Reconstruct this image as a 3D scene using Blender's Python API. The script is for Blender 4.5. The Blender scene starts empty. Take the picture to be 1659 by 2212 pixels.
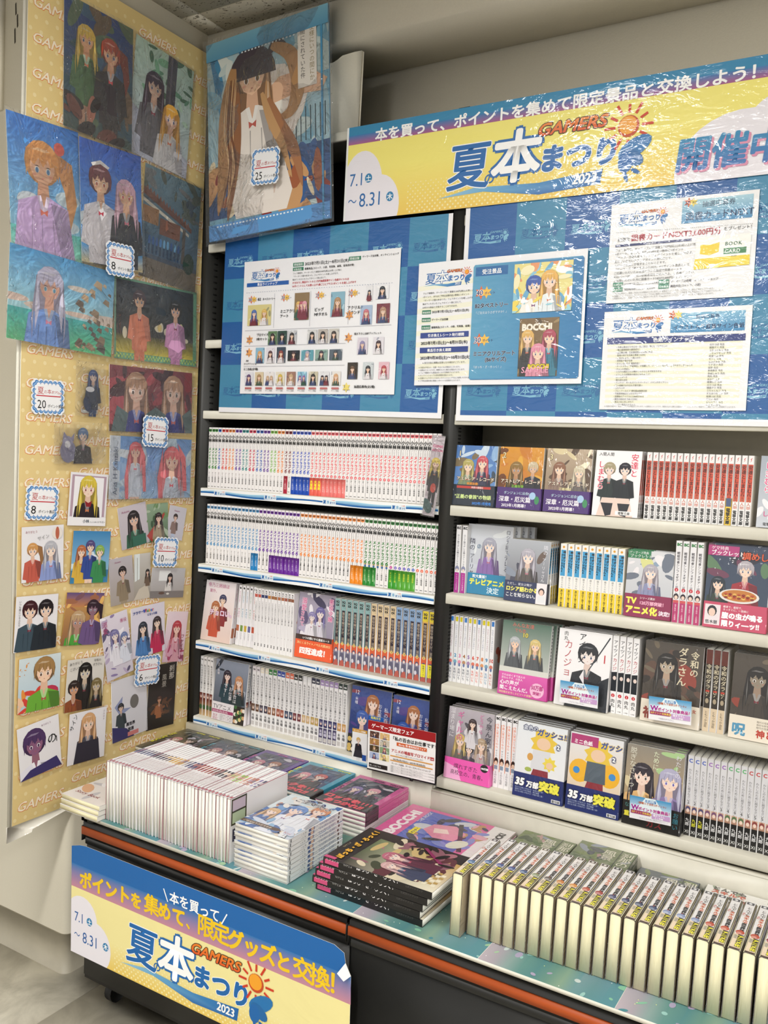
import bpy, math, random
import numpy as np
from mathutils import Matrix, Vector
from mathutils.geometry import tessellate_polygon
random.seed(7)
S = bpy.context.scene
COL = S.collection
# ------------------------------------------------------------------ camera
CAM = np.array([1.8381, -1.9818, 1.432]); YAW, PIT, ROL, FPX = .5411, -.0617, .0453, 1900.
_f = np.array([-math.sin(YAW)*math.cos(PIT), math.cos(YAW)*math.cos(PIT), math.sin(PIT)])
_r = np.array([math.cos(YAW), math.sin(YAW), 0.]); _u = np.cross(_r, _f)
RT = math.cos(ROL)*_r+math.sin(ROL)*_u; UP = -math.sin(ROL)*_r+math.cos(ROL)*_u; FW = _f
cd = bpy.data.cameras.new('camera'); cam = bpy.data.objects.new('camera', cd); COL.objects.link(cam)
cd.sensor_fit = 'VERTICAL'; cd.sensor_height = 36.; cd.lens = FPX/2212*36; cd.clip_start = .02
cam.matrix_world = Matrix(((RT[0], UP[0], -FW[0], CAM[0]), (RT[1], UP[1], -FW[1], CAM[1]), (RT[2], UP[2], -FW[2], CAM[2]), (0, 0, 0, 1)))
S.camera = cam
def bp(u, v, ax, val):                       # a measured photo point laid on the real plane (axis = value) it belongs to
    d = FW+RT*(u-829.5)/FPX-UP*(v-1106)/FPX
    return CAM+d*(val-CAM[ax])/d[ax]
# ------------------------------------------------------------------ light
W = bpy.data.worlds.new('world'); S.world = W; W.use_nodes = True
W.node_tree.nodes['Background'].inputs[0].default_value = (1, .975, .93, 1)
W.node_tree.nodes['Background'].inputs[1].default_value = .68
def ceiling_lamp(x, y, power=30., L=1.2, wd=.16):
    l = bpy.data.lights.new('tube_light', 'AREA'); l.shape = 'RECTANGLE'; l.size = wd; l.size_y = L; l.energy = power
    l.color = (1, .985, .955)
    o = bpy.data.objects.new('tube_light', l); COL.objects.link(o); o.location = (x, y, 2.555)
    for sgn in (-1, 1) if power > 10 else ():          # the bare tube also shines sideways
        s_ = bpy.data.lights.new('tube_light', 'AREA'); s_.shape = 'RECTANGLE'; s_.size = .05; s_.size_y = L; s_.energy = power*.14; s_.color = l.color
        q = bpy.data.objects.new('tube_light', s_); COL.objects.link(q); q.location = (x+sgn*.115, y, 2.58); q.rotation_euler = (0, -sgn*math.pi/2, 0)
    return o
LAMPS = [(x, y) for x in (-1.55, .72, 2.95) for y in (-1.75, -3.25, -4.75)]
for x, y in LAMPS: ceiling_lamp(x, y, 2. if x < 0 else 26.)
S.view_settings.view_transform = 'Standard'; S.view_settings.look = 'None'
S.view_settings.gamma = 1; S.view_settings.use_curve_mapping = False
S.view_settings.exposure = .15
# ------------------------------------------------------------------ colour / materials
def lin(c):
    if isinstance(c, str):
        c = c.lstrip('#')
        c = [int(c[i:i+2], 16)/255 for i in (0, 2, 4)] if len(c) == 6 else [int(q, 16)/15 for q in c]
    return tuple((v/12.92 if v <= .04045 else ((v+.055)/1.055)**2.4) for v in c)+(1.,)
def newmat(name):
    m = bpy.data.materials.new(name); m.use_nodes = True
    return m, m.node_tree, m.node_tree.nodes['Principled BSDF']
def nd(t, kind, **kw):
    n = t.nodes.new(kind)
    for k, v in kw.items():
        if k in n.inputs: n.inputs[k].default_value = v
        else: setattr(n, k, v)
    return n
def bump(t, b, src, strength, dist=.001):
    bn = nd(t, 'ShaderNodeBump'); bn.inputs['Strength'].default_value = strength; bn.inputs['Distance'].default_value = dist
    t.links.new(src, bn.inputs['Height']); t.links.new(bn.outputs[0], b.inputs['Normal'])
def printmat(name, rough, waves=None, coat=0., spec=.5):
    m, t, b = newmat(name)
    a = nd(t, 'ShaderNodeVertexColor', layer_name='Col'); t.links.new(a.outputs[0], b.inputs['Base Color'])
    b.inputs['Roughness'].default_value = rough; b.inputs['Specular IOR Level'].default_value = spec
    if coat: b.inputs['Coat Weight'].default_value = coat; b.inputs['Coat Roughness'].default_value = .06
    if waves:
        st, dist, scale, zs = waves
        tc = nd(t, 'ShaderNodeTexCoord'); mp = nd(t, 'ShaderNodeMapping'); mp.inputs['Scale'].default_value = (1, 1, zs)
        n = nd(t, 'ShaderNodeTexNoise', Scale=scale, Detail=3., Roughness=.55, Distortion=1.2)
        t.links.new(tc.outputs['Object'], mp.inputs[0]); t.links.new(mp.outputs[0], n.inputs[0])
        bn = nd(t, 'ShaderNodeBump'); bn.inputs['Strength'].default_value = st; bn.inputs['Distance'].default_value = dist
        t.links.new(n.outputs[0], bn.inputs['Height'])
        if coat: t.links.new(bn.outputs[0], b.inputs['Coat Normal'])
        else: t.links.new(bn.outputs[0], b.inputs['Normal'])
    return m
def plain(name, col, rough=.5, metal=0., noise=None):
    m, t, b = newmat(name); b.inputs['Base Color'].default_value = lin(col)
    b.inputs['Roughness'].default_value = rough; b.inputs['Metallic'].default_value = metal
    sc, amt, bm = noise or (40., .05, .02)
    n = nd(t, 'ShaderNodeTexNoise', Scale=sc, Detail=4.)
    tc = nd(t, 'ShaderNodeTexCoord'); t.links.new(tc.outputs['Object'], n.inputs[0])
    mx = nd(t, 'ShaderNodeMix', data_type='RGBA', blend_type='MULTIPLY'); mx.inputs[0].default_value = 1.
    cr = nd(t, 'ShaderNodeMapRange'); cr.inputs['To Min'].default_value = 1-amt*2; cr.inputs['To Max'].default_value = 1+amt
    t.links.new(n.outputs[0], cr.inputs[0]); t.links.new(cr.outputs[0], mx.inputs[7]); mx.inputs[6].default_value = lin(col)
    t.links.new(mx.outputs[2], b.inputs['Base Color']); bump(t, b, n.outputs[0], bm)
    return m
M = {}
M['matte'] = printmat('printed_paper', .5, spec=.3)
M['cover'] = printmat('printed_cover', .28)
M['film'] = printmat('film_wrapped_cover', .4, (.6, .008, 26., .5), coat=.9)
M['lam'] = printmat('laminated_print', .45, (.9, .006, 11., 2.6), coat=1.)
M['soft'] = printmat('soft_laminate', .38, (.35, .006, 6., 1.))
M['cloth'] = printmat('towel_fabric', .8)
M['shelf'] = plain('shelf_paint', '#dcd8ca', .35)
M['dark'] = plain('dark_grey_steel', '#282826', .45)
M['black'] = plain('black_steel', '#111110', .5)
M['slot'] = plain('slot_shadow_black', '#040404', .9)
M['orange'] = plain('orange_bumper', '#b8501a', .45)
M['body'] = plain('wagon_dark_panel', '#222221', .42)
M['wall'] = plain('wall_paper', '#eae4d3', .75, noise=(300., .03, .15))
M['pillar'] = plain('pillar_paint', '#c4bdab', .7, noise=(300., .03, .12)); M['beam'] = plain('beam_paint', '#f0eada', .7, noise=(200., .03, .1))
M['base'] = plain('baseboard_vinyl', '#aca594', .5)
M['lampw'] = plain('lamp_housing_white', '#e8e6e0', .4)
M['rubber'] = plain('caster_rubber', '#151515', .6)
def pages(name, c1, c2):
    m, t, b = newmat(name)
    tc = nd(t, 'ShaderNodeTexCoord'); mp = nd(t, 'ShaderNodeMapping'); mp.inputs['Scale'].default_value = (2200, 25, 6)
    n = nd(t, 'ShaderNodeTexNoise', Scale=1., Detail=2.); t.links.new(tc.outputs['Object'], mp.inputs[0]); t.links.new(mp.outputs[0], n.inputs[0])
    r = nd(t, 'ShaderNodeValToRGB'); r.color_ramp.elements[0].color = lin(c1); r.color_ramp.elements[1].color = lin(c2)
    r.color_ramp.elements[0].position = .35; r.color_ramp.elements[1].position = .65
    t.links.new(n.outputs[0], r.inputs[0]); t.links.new(r.outputs[0], b.inputs['Base Color']); b.inputs['Roughness'].default_value = .85
    return m
M['pagew'] = pages('white_page_block', '#e8e4d8', '#f5f3ec'); M['pagec'] = pages('cream_page_block', '#e4dbb2', '#f2ebc8')
def clearmat(name, bscale, bdist, rough=.03, haze=.05):
    m = bpy.data.materials.new(name); m.use_nodes = True; t = m.node_tree; t.nodes.clear()
    out = nd(t, 'ShaderNodeOutputMaterial'); tr = nd(t, 'ShaderNodeBsdfTransparent'); gl = nd(t, 'ShaderNodeBsdfGlossy'); gl.inputs['Roughness'].default_value = rough
    df = nd(t, 'ShaderNodeBsdfDiffuse'); df.inputs[0].default_value = (.9, .9, .88, 1)
    fr = nd(t, 'ShaderNodeFresnel', IOR=1.5); tc = nd(t, 'ShaderNodeTexCoord')
    n = nd(t, 'ShaderNodeTexNoise', Scale=bscale, Detail=3., Roughness=.6, Distortion=2.5); t.links.new(tc.outputs['Object'], n.inputs[0])
    bn = nd(t, 'ShaderNodeBump'); bn.inputs['Strength'].default_value = 1.; bn.inputs['Distance'].default_value = bdist
    t.links.new(n.outputs[0], bn.inputs['Height']); t.links.new(bn.outputs[0], gl.inputs['Normal']); t.links.new(bn.outputs[0], fr.inputs['Normal'])
    m1 = nd(t, 'ShaderNodeMixShader'); m1.inputs[0].default_value = haze; t.links.new(tr.outputs[0], m1.inputs[1]); t.links.new(df.outputs[0], m1.inputs[2])
    m2 = nd(t, 'ShaderNodeMixShader'); fm = nd(t, 'ShaderNodeMath', operation='MULTIPLY'); fm.inputs[1].default_value = .75; t.links.new(fr.outputs[0], fm.inputs[0]); t.links.new(fm.outputs[0], m2.inputs[0]); t.links.new(m1.outputs[0], m2.inputs[1]); t.links.new(gl.outputs[0], m2.inputs[2])
    t.links.new(m2.outputs[0], out.inputs[0]); return m
M['clear'] = clearmat('crinkled_clear_bag', 11., .03); M['acryl'] = clearmat('clear_acrylic', 4., .002)
def tilemat():
    m, t, b = newmat('fissured_ceiling_tile'); tc = nd(t, 'ShaderNodeTexCoord'); b.inputs['Roughness'].default_value = .9
    mp = nd(t, 'ShaderNodeMapping'); mp.inputs['Scale'].default_value = (70, 150, 70)
    n = nd(t, 'ShaderNodeTexNoise', Scale=1., Detail=2., Distortion=1.); n2 = nd(t, 'ShaderNodeTexNoise', Scale=18.)
    t.links.new(tc.outputs['Object'], mp.inputs[0]); t.links.new(mp.outputs[0], n.inputs[0]); t.links.new(tc.outputs['Object'], n2.inputs[0])
    ad = nd(t, 'ShaderNodeMath', operation='MULTIPLY_ADD'); t.links.new(n2.outputs[0], ad.inputs[0]); ad.inputs[1].default_value = .25; t.links.new(n.outputs[0], ad.inputs[2])
    r = nd(t, 'ShaderNodeValToRGB'); r.color_ramp.elements[0].color = lin('#cdc8ba'); r.color_ramp.elements[1].color = lin('#5d574a')
    r.color_ramp.elements[0].position = .745; r.color_ramp.elements[1].position = .775
    t.links.new(ad.outputs[0], r.inputs[0]); t.links.new(r.outputs[0], b.inputs['Base Color']); return m
M['tile'] = tilemat()
def floormat():
    m, t, b = newmat('marbled_vinyl_floor'); tc = nd(t, 'ShaderNodeTexCoord'); b.inputs['Roughness'].default_value = .33
    n = nd(t, 'ShaderNodeTexNoise', Scale=7., Detail=6., Roughness=.6, Distortion=.6); t.links.new(tc.outputs['Object'], n.inputs[0])
    r = nd(t, 'ShaderNodeValToRGB'); r.color_ramp.elements[0].color = lin('#a19b8c'); r.color_ramp.elements[1].color = lin('#cbc5b4')
    r.color_ramp.elements[0].position = .35; r.color_ramp.elements[1].position = .62
    t.links.new(n.outputs[0], r.inputs[0]); t.links.new(r.outputs[0], b.inputs['Base Color']); return m
M['floor'] = floormat()
# ------------------------------------------------------------------ mesh builder
class MB:
    def __init__(s): s.V = []; s.n = 0; s.F = []; s.C = []; s.M = []
    def add(s, V, F, C, mat=0):              # V (n,3); F index lists; C one colour or per-vertex colours
        V = np.asarray(V, float); s.V.append(V); k = s.n; s.n += len(V)
        pv = not isinstance(C[0], float)
        for f in F:
            s.F.append([k+i for i in f]); s.M.append(mat); s.C.extend([C[i] for i in f] if pv else [C]*len(f))
    def box(s, x0, x1, y0, y1, z0, z1, col='#fff', mat=0):
        V = [(x, y, z) for x in (x0, x1) for y in (y0, y1) for z in (z0, z1)]
        s.add(V, [(0, 1, 3, 2), (4, 6, 7, 5), (0, 4, 5, 1), (2, 3, 7, 6), (0, 2, 6, 4), (1, 5, 7, 3)], lin(col), mat); return s
    def prism(s, pts, axis, a0, a1, col='#fff', mat=0):   # extrude polygon pts (in the two other axes, cyclic) along axis
        n = len(pts); V = []
        for a in (a0, a1):
            for p, q in pts:
                V.append({0: (a, p, q), 1: (p, a, q), 2: (p, q, a)}[axis])
        F = [tuple(range(n)), tuple(range(2*n-1, n-1, -1))]+[(i, (i+1) % n, n+(i+1) % n, n+i) for i in range(n)]
        s.add(V, F, lin(col), mat); return s
    def build(s, name, mats):
        m = bpy.data.meshes.new(name); V = np.concatenate(s.V); nl = sum(map(len, s.F))
        m.vertices.add(len(V)); m.vertices.foreach_set('co', V.ravel())
        m.loops.add(nl); m.polygons.add(len(s.F))
        ln = np.array([len(f) for f in s.F]); st = np.concatenate([[0], np.cumsum(ln)[:-1]])
        m.loops.foreach_set('vertex_index', np.concatenate([np.array(f) for f in s.F]))
        m.polygons.foreach_set('loop_start', st); m.polygons.foreach_set('loop_total', ln)
        m.polygons.foreach_set('material_index', np.array(s.M)); m.update(calc_edges=True)
        a = m.color_attributes.new('Col', 'FLOAT_COLOR', 'CORNER'); a.data.foreach_set('color', np.array(s.C, dtype=np.float32).ravel())
        for k in mats: m.materials.append(M[k])
        m.validate(); return m
def link(name, mesh, parent=None, mat=None):
    o = bpy.data.objects.new(name, mesh); COL.objects.link(o)
    if parent: o.parent = parent
    elif mat is not None: o.matrix_world = mat
    return o
def tag(o, label, cat, group=None):
    o['label'] = label; o['category'] = cat
    if group: o['group'] = group
    return o
def empty(name, mat, label, cat, group=None):
    o = bpy.data.objects.new(name, None); COL.objects.link(o); o.matrix_world = mat; o.empty_display_size = .05
    return tag(o, label, cat, group)
def T(x, y, z): return Matrix.Translation((x, y, z))
def RX(a): return Matrix.Rotation(math.radians(a), 4, 'X')
def RY(a): return Matrix.Rotation(math.radians(a), 4, 'Y')
def RZ(a): return Matrix.Rotation(math.radians(a), 4, 'Z')
# ------------------------------------------------------------------ flat print: polygons in a sheet's own metres
GL = {}
_tc = bpy.data.curves.new('lettering', 'FONT'); _to = bpy.data.objects.new('lettering', _tc); COL.objects.link(_to)
_tc.fill_mode = 'FRONT'
def glyph(s, off=0., res=2):
    k = (s, round(off, 4), res)
    if k not in GL:
        _tc.body = s; _tc.offset = off; _tc.resolution_u = res; bpy.context.view_layer.update()
        m = bpy.data.meshes.new_from_object(_to.evaluated_get(bpy.context.evaluated_depsgraph_get()))
        V = np.zeros(len(m.vertices)*3); m.vertices.foreach_get('co', V); V = V.reshape(-1, 3)[:, :2]
        GL[k] = (V, [tuple(p.vertices) for p in m.polygons]); bpy.data.meshes.remove(m)
    return GL[k]
ADV = {}
def adv(ch):
    if ch == ' ': return .3
    if ord(ch) > 0x2000: return 1.
    if ch not in ADV:
        a, _ = glyph(ch+ch); b, _ = glyph(ch); ADV[ch] = max(.15, a[:, 0].max()-b[:, 0].max())
    return ADV[ch]
class CV:
    def __init__(s, w, h, bg=None, dz=3e-5):
        s.w = w; s.h = h; s.L = 1; s.dz = dz; s.A = []; s.ls = 1
        if bg: s.rect(0, 0, w, h, bg)
    def raw(s, V, F, C):
        V = np.asarray(V, float); s.A.append((V, F, C, s.L))
    def clip(s, P, C):                       # convex polygon with per-vertex colours against the sheet
        P = [(p[0], p[1], c) for p, c in zip(P, C)]
        for ax, sg, lim in ((0, 1, 0.), (0, -1, -s.w), (1, 1, 0.), (1, -1, -s.h)):
            Q = []
            for i in range(len(P)):
                a, b = P[i-1], P[i]; da = sg*a[ax]-lim; db = sg*b[ax]-lim
                if (da >= 0) != (db >= 0):
                    t = da/(da-db); Q.append((a[0]+(b[0]-a[0])*t, a[1]+(b[1]-a[1])*t, tuple(x+(y-x)*t for x, y in zip(a[2], b[2]))))
                if db >= 0: Q.append(b)
            P = Q
            if len(P) < 3: return
        s.raw([p[:2] for p in P], [tuple(range(len(P)))], [p[2] for p in P])
    def poly(s, P, col, step=1):
        if step == 0:
            if s.ls: s.L += 1
            s.ls = 0
        else: s.L += step; s.ls = 1
        C = [lin(col)]*len(P) if not isinstance(col, list) else [lin(c) for c in col]
        inside = all(-1e-9 <= p[0] <= s.w+1e-9 and -1e-9 <= p[1] <= s.h+1e-9 for p in P)
        ar = 0; cvx = True; sg = 0
        for i in range(len(P)):
            a, b, c = P[i-2], P[i-1], P[i]; z = (b[0]-a[0])*(c[1]-b[1])-(b[1]-a[1])*(c[0]-b[0])
            if abs(z) > 1e-14:
                if sg and (z > 0) != (sg > 0): cvx = False
                sg = sg or z
        if cvx:
            if sg < 0: P = P[::-1]; C = C[::-1]
            if inside: s.raw(P, [tuple(range(len(P)))], C)
            else: s.clip(P, C)
        else:
            for t in tessellate_polygon([[Vector((p[0], p[1], 0)) for p in P]]):
                q = [P[i] for i in t]; qc = [C[i] for i in t]
                z = (q[1][0]-q[0][0])*(q[2][1]-q[1][1])-(q[1][1]-q[0][1])*(q[2][0]-q[1][0])
                if z < 0: q = q[::-1]; qc = qc[::-1]
                if inside: s.raw(q, [(0, 1, 2)], qc)
                else: s.clip(q, qc)
        return s
    def rect(s, x, y, w, h, col, top=None, step=1):
        return s.poly([(x, y), (x+w, y), (x+w, y+h), (x, y+h)], [col, col, top, top] if top else col, step)
    def ell(s, cx, cy, rx, ry, col, n=18, rot=0., a0=0, a1=360, step=1):
        r = math.radians(rot); P = []
        full = a1-a0 >= 360
        for i in range(n if full else n+1):
            a = math.radians(a0+(a1-a0)*i/n); x = rx*math.cos(a); y = ry*math.sin(a)
            P.append((cx+x*math.cos(r)-y*math.sin(r), cy+x*math.sin(r)+y*math.cos(r)))
        return s.poly(P, col, step)
    def star(s, cx, cy, r, r2, n, col):
        return s.poly([(cx+(r if i % 2 == 0 else r2)*math.cos(math.pi*(i/n)+1.57), cy+(r if i % 2 == 0 else r2)*math.sin(math.pi*(i/n)+1.57)) for i in range(2*n)], col)
    def text(s, t, x, y, size, col, bold=0., out=None, rot=0., shear=0., sx=1., res=2, vert=False, pitch=1., top=None, center=False):
        # horizontal: x,y baseline left; vertical: x column centre, y top
        if center: x -= sum(adv(c) for c in t)*size*sx*pitch/2
        def ring(r, n): return [(r*math.cos(2*math.pi*i/n+.6), r*math.sin(2*math.pi*i/n+.6)) for i in range(n)]
        big = res > 2; cp = lambda r: [(0, 0)] if r < .008 else (ring(r, 8)+[(0, 0)] if big or r > .09 else ([(-.7*r, -.5*r), (.7*r, .5*r)] if r < .05 else ring(r, 4)))
        passes = ([(cp(bold+out[1]), out[0])] if out else [])+[(cp(bold), col)]
        cr, sr = math.cos(math.radians(rot)), math.sin(math.radians(rot))
        for offs, c in passes:
            s.L += 1; s.ls = 1; px = 0.; lc = lin(c); lt = lin(top) if top and c == col else None; L0 = s.L
            for k_, ch in enumerate(t):
                if ch != ' ':
                    V, F = glyph(ch, 0., res)
                    if vert:
                        if ch in 'ー～…―': V2 = np.stack([V[:, 1]-.37, .12-V[:, 0]], 1)
                        elif ch in '、。': V2 = V-[0., .27]
                        elif ord(ch) < 0x2000: V2 = V-[adv(ch)/2, .85]
                        else: V2 = V-[.5, .88]
                        P0 = V2+[0, -px]
                    else: P0 = V+[px, 0]
                    for q_, o_ in enumerate(offs):
                        s.L = L0+.5*(k_ % 2)+.05*q_
                        P = (P0+o_)*size*[sx, 1]
                        P = P+np.outer(P[:, 1], [shear, 0])
                        P = np.stack([P[:, 0]*cr-P[:, 1]*sr+x, P[:, 0]*sr+P[:, 1]*cr+y], 1)
                        if P[:, 0].min() > -.0003 and P[:, 0].max() < s.w+.0003 and P[:, 1].min() > -.0003 and P[:, 1].max() < s.h+.0003:
                            if lt:
                                k = np.clip((P[:, 1]-y)/size+.1, 0, 1); s.raw(P, F, [tuple(a+(b-a)*q for a, b in zip(lc, lt)) for q in k])
                            else: s.raw(P, F, lc)
                        else:
                            for f in F: s.clip([tuple(P[i]) for i in f], [lc]*len(f))
                px += ((1. if vert else adv(ch)) if ch != ' ' else .35)*pitch
            s.L = L0+(.5 if len(offs) < 3 else .9)
        return s
    def v(s, t, x, y, size, col, **k): return s.text(t, x, y, size, col, vert=True, **k)
    def put(s, mb, O, U, Vv, N, mat=0, off=2e-4):
        O, U, Vv, N = map(np.array, (O, U, Vv, N))
        for V, F, C, L in s.A: mb.add(O+np.outer(V[:, 0], U)+np.outer(V[:, 1], Vv)+N*(off+L*s.dz), F, C, mat)
def mixc(a, b, t):
    h = lambda c: [int((c if len(c) == 7 else '#'+''.join(q*2 for q in c[1:]))[i:i+2], 16) for i in (1, 3, 5)]
    return '#%02x%02x%02x' % tuple(int(x+(y-x)*t) for x, y in zip(h(a), h(b)))
# ------------------------------------------------------------------ generic stand-in artwork
def person(c, x, y, s, hair, top, skin='#f2cdb2', style=0, eye='#4a4a66', rng=random, legs=None):
    y -= .12*s; s *= 1.28
    dk = mixc(hair, '#20141c', .35); lt = mixc(hair, '#ffffff', .35); tdk = mixc(top, '#101018', .3)
    if style == 0: c.poly([(x-.62*s, y+.75*s), (x-.75*s, y-.6*s), (x-.9*s, y-2.1*s), (x-.3*s, y-1.7*s), (x+.3*s, y-1.8*s), (x+.85*s, y-2.2*s), (x+.72*s, y-.5*s), (x+.62*s, y+.75*s)], dk)
    if style == 2: c.poly([(x+.3*s, y+1.0*s), (x+1.1*s, y+.7*s), (x+1.25*s, y-.5*s), (x+.95*s, y-1.4*s), (x+.8*s, y-.2*s), (x+.45*s, y+.6*s)], dk)
    c.ell(x, y+.52*s, .64*s, .66*s, dk)
    if legs: c.poly([(x-.5*s, y-2.6*s), (x+.5*s, y-2.6*s), (x+.45*s, y-5*s), (x+.1*s, y-5*s), (x, y-3.2*s), (x-.12*s, y-5*s), (x-.45*s, y-5*s)], legs)
    c.poly([(x-.2*s, y-.45*s), (x+.2*s, y-.45*s), (x+.9*s, y-.72*s), (x+1.12*s, y-2.3*s), (x+.72*s, y-2.4*s), (x+.7*s, y-3.1*s), (x-.7*s, y-3.1*s), (x-.72*s, y-2.4*s), (x-1.12*s, y-2.3*s), (x-.9*s, y-.72*s)], top)
    c.poly([(x+.25*s, y-.6*s), (x+.9*s, y-.72*s), (x+1.12*s, y-2.3*s), (x+.6*s, y-2.2*s)], tdk)
    c.poly([(x-.17*s, y+.1*s), (x+.17*s, y+.1*s), (x+.22*s, y-.48*s), (x, y-.78*s), (x-.22*s, y-.48*s)], mixc(skin, '#b07860', .25))
    c.poly([(x-.42*s, y+.7*s), (x-.44*s, y+.3*s), (x-.3*s, y+.02*s), (x, y-.14*s), (x+.3*s, y+.02*s), (x+.44*s, y+.3*s), (x+.42*s, y+.7*s)], skin)
    for q in (-1, 1):
        c.ell(x+q*.2*s, y+.3*s, .085*s, .1*s, '#ffffff', 8); c.ell(x+q*.2*s, y+.29*s, .06*s, .085*s, eye, 8, step=1)
        c.poly([(x+q*.2*s-.11*s, y+.4*s), (x+q*.2*s+.11*s, y+.4*s), (x+q*.2*s, y+.43*s)], '#2a1c22', step=0)
    c.poly([(x-.05*s, y+.07*s), (x+.05*s, y+.07*s), (x, y+.04*s)], '#b05a58', step=0)
    c.poly([(x-.6*s, y+.05*s), (x-.58*s, y+.85*s), (x-.3*s, y+1.12*s), (x+.05*s, y+1.18*s), (x+.38*s, y+1.05*s), (x+.6*s, y+.75*s), (x+.58*s, y+.05*s), (x+.46*s, y+.5*s), (x+.28*s, y+.44*s), (x+.2*s, y+.66*s), (x+.02*s, y+.4*s), (x-.14*s, y+.66*s), (x-.3*s, y+.42*s), (x-.46*s, y+.55*s)], hair)
    c.poly([(x-.42*s, y+.85*s), (x-.15*s, y+.95*s), (x+.3*s, y+.9*s), (x+.1*s, y+.84*s), (x-.2*s, y+.86*s)], lt)
    for q in (-.36, -.12, .12, .34): c.poly([(x+q*s, y+.5*s), (x+(q+.03)*s, y+.5*s), (x+(q*.7+.02)*s, y+1.0*s)], dk, step=0)
    for q in (-1, 1): c.ell(x+q*.29*s, y+.15*s, .07*s, .035*s, mixc(skin, '#e07870', .35), 7, step=0)
    for q in (-.45, -.1, .3, .62): c.poly([(x+q*s, y-1.1*s), (x+(q+.035)*s, y-1.1*s), (x+(q*1.15+.02)*s, y-2.6*s)], tdk, step=0)
    c.poly([(x-.24*s, y-.46*s), (x-.1*s, y-.44*s), (x, y-.8*s), (x+.1*s, y-.44*s), (x+.24*s, y-.46*s), (x+.06*s, y-1.0*s), (x-.06*s, y-1.0*s)], mixc(top, '#ffffff', .45))
    c.poly([(x-.14*s, y-.84*s), (x, y-.92*s), (x+.14*s, y-.84*s), (x+.12*s, y-1.04*s), (x, y-.96*s), (x-.12*s, y-1.04*s)], mixc(hair, '#c03048', .5))
    if style == 0:
        for q in (-1, 1): c.poly([(x+q*.56*s, y+.6*s), (x+q*.66*s, y-.4*s), (x+q*.6*s, y-1.3*s), (x+q*.42*s, y-.4*s)], hair); c.poly([(x+q*.57*s, y+.5*s), (x+q*.6*s, y-.3*s), (x+q*.58*s, y-1.1*s), (x+q*.54*s, y-.3*s)], lt); c.poly([(x+q*.7*s, y+.1*s), (x+q*.78*s, y-.9*s), (x+q*.72*s, y-1.7*s), (x+q*.7*s, y-.8*s)], mixc(hair, dk, .5))
def sea(c, x, y, w, h, hor=.4, sky=('#8cc4e8', '#3a7cc0'), water=('#3f9fa8', '#2c6f9e'), cl='#e8eef2', rng=random):
    c.rect(x, y+h*hor, w, h*(1-hor), sky[0], sky[1]); c.rect(x, y, w, h*hor, water[0], water[1], step=0)
    for i in range(7): c.ell(x+w*rng.random(), y+h*(hor+.03+.35*rng.random()**2), w*(.08+.12*rng.random()), h*(.03+.04*rng.random()), mixc(cl, sky[0], .3*rng.random()), 12, step=1 if i == 0 else .3)
def splash(c, cols, n, rng, x=0, y=0, w=None, h=None, s=.12):   # loose brushed shapes
    w = w or c.w; h = h or c.h
    for i in range(n):
        a = rng.random()*6.28; cx = x+w*rng.random(); cy = y+h*rng.random(); L = w*s*(.6+1.4*rng.random()); b = L*(.15+.3*rng.random())
        c.ell(cx, cy, L*.8, b*1.1, rng.choice(cols), 12, rot=math.degrees(a), step=1 if i % 4 == 0 else .25)
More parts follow.
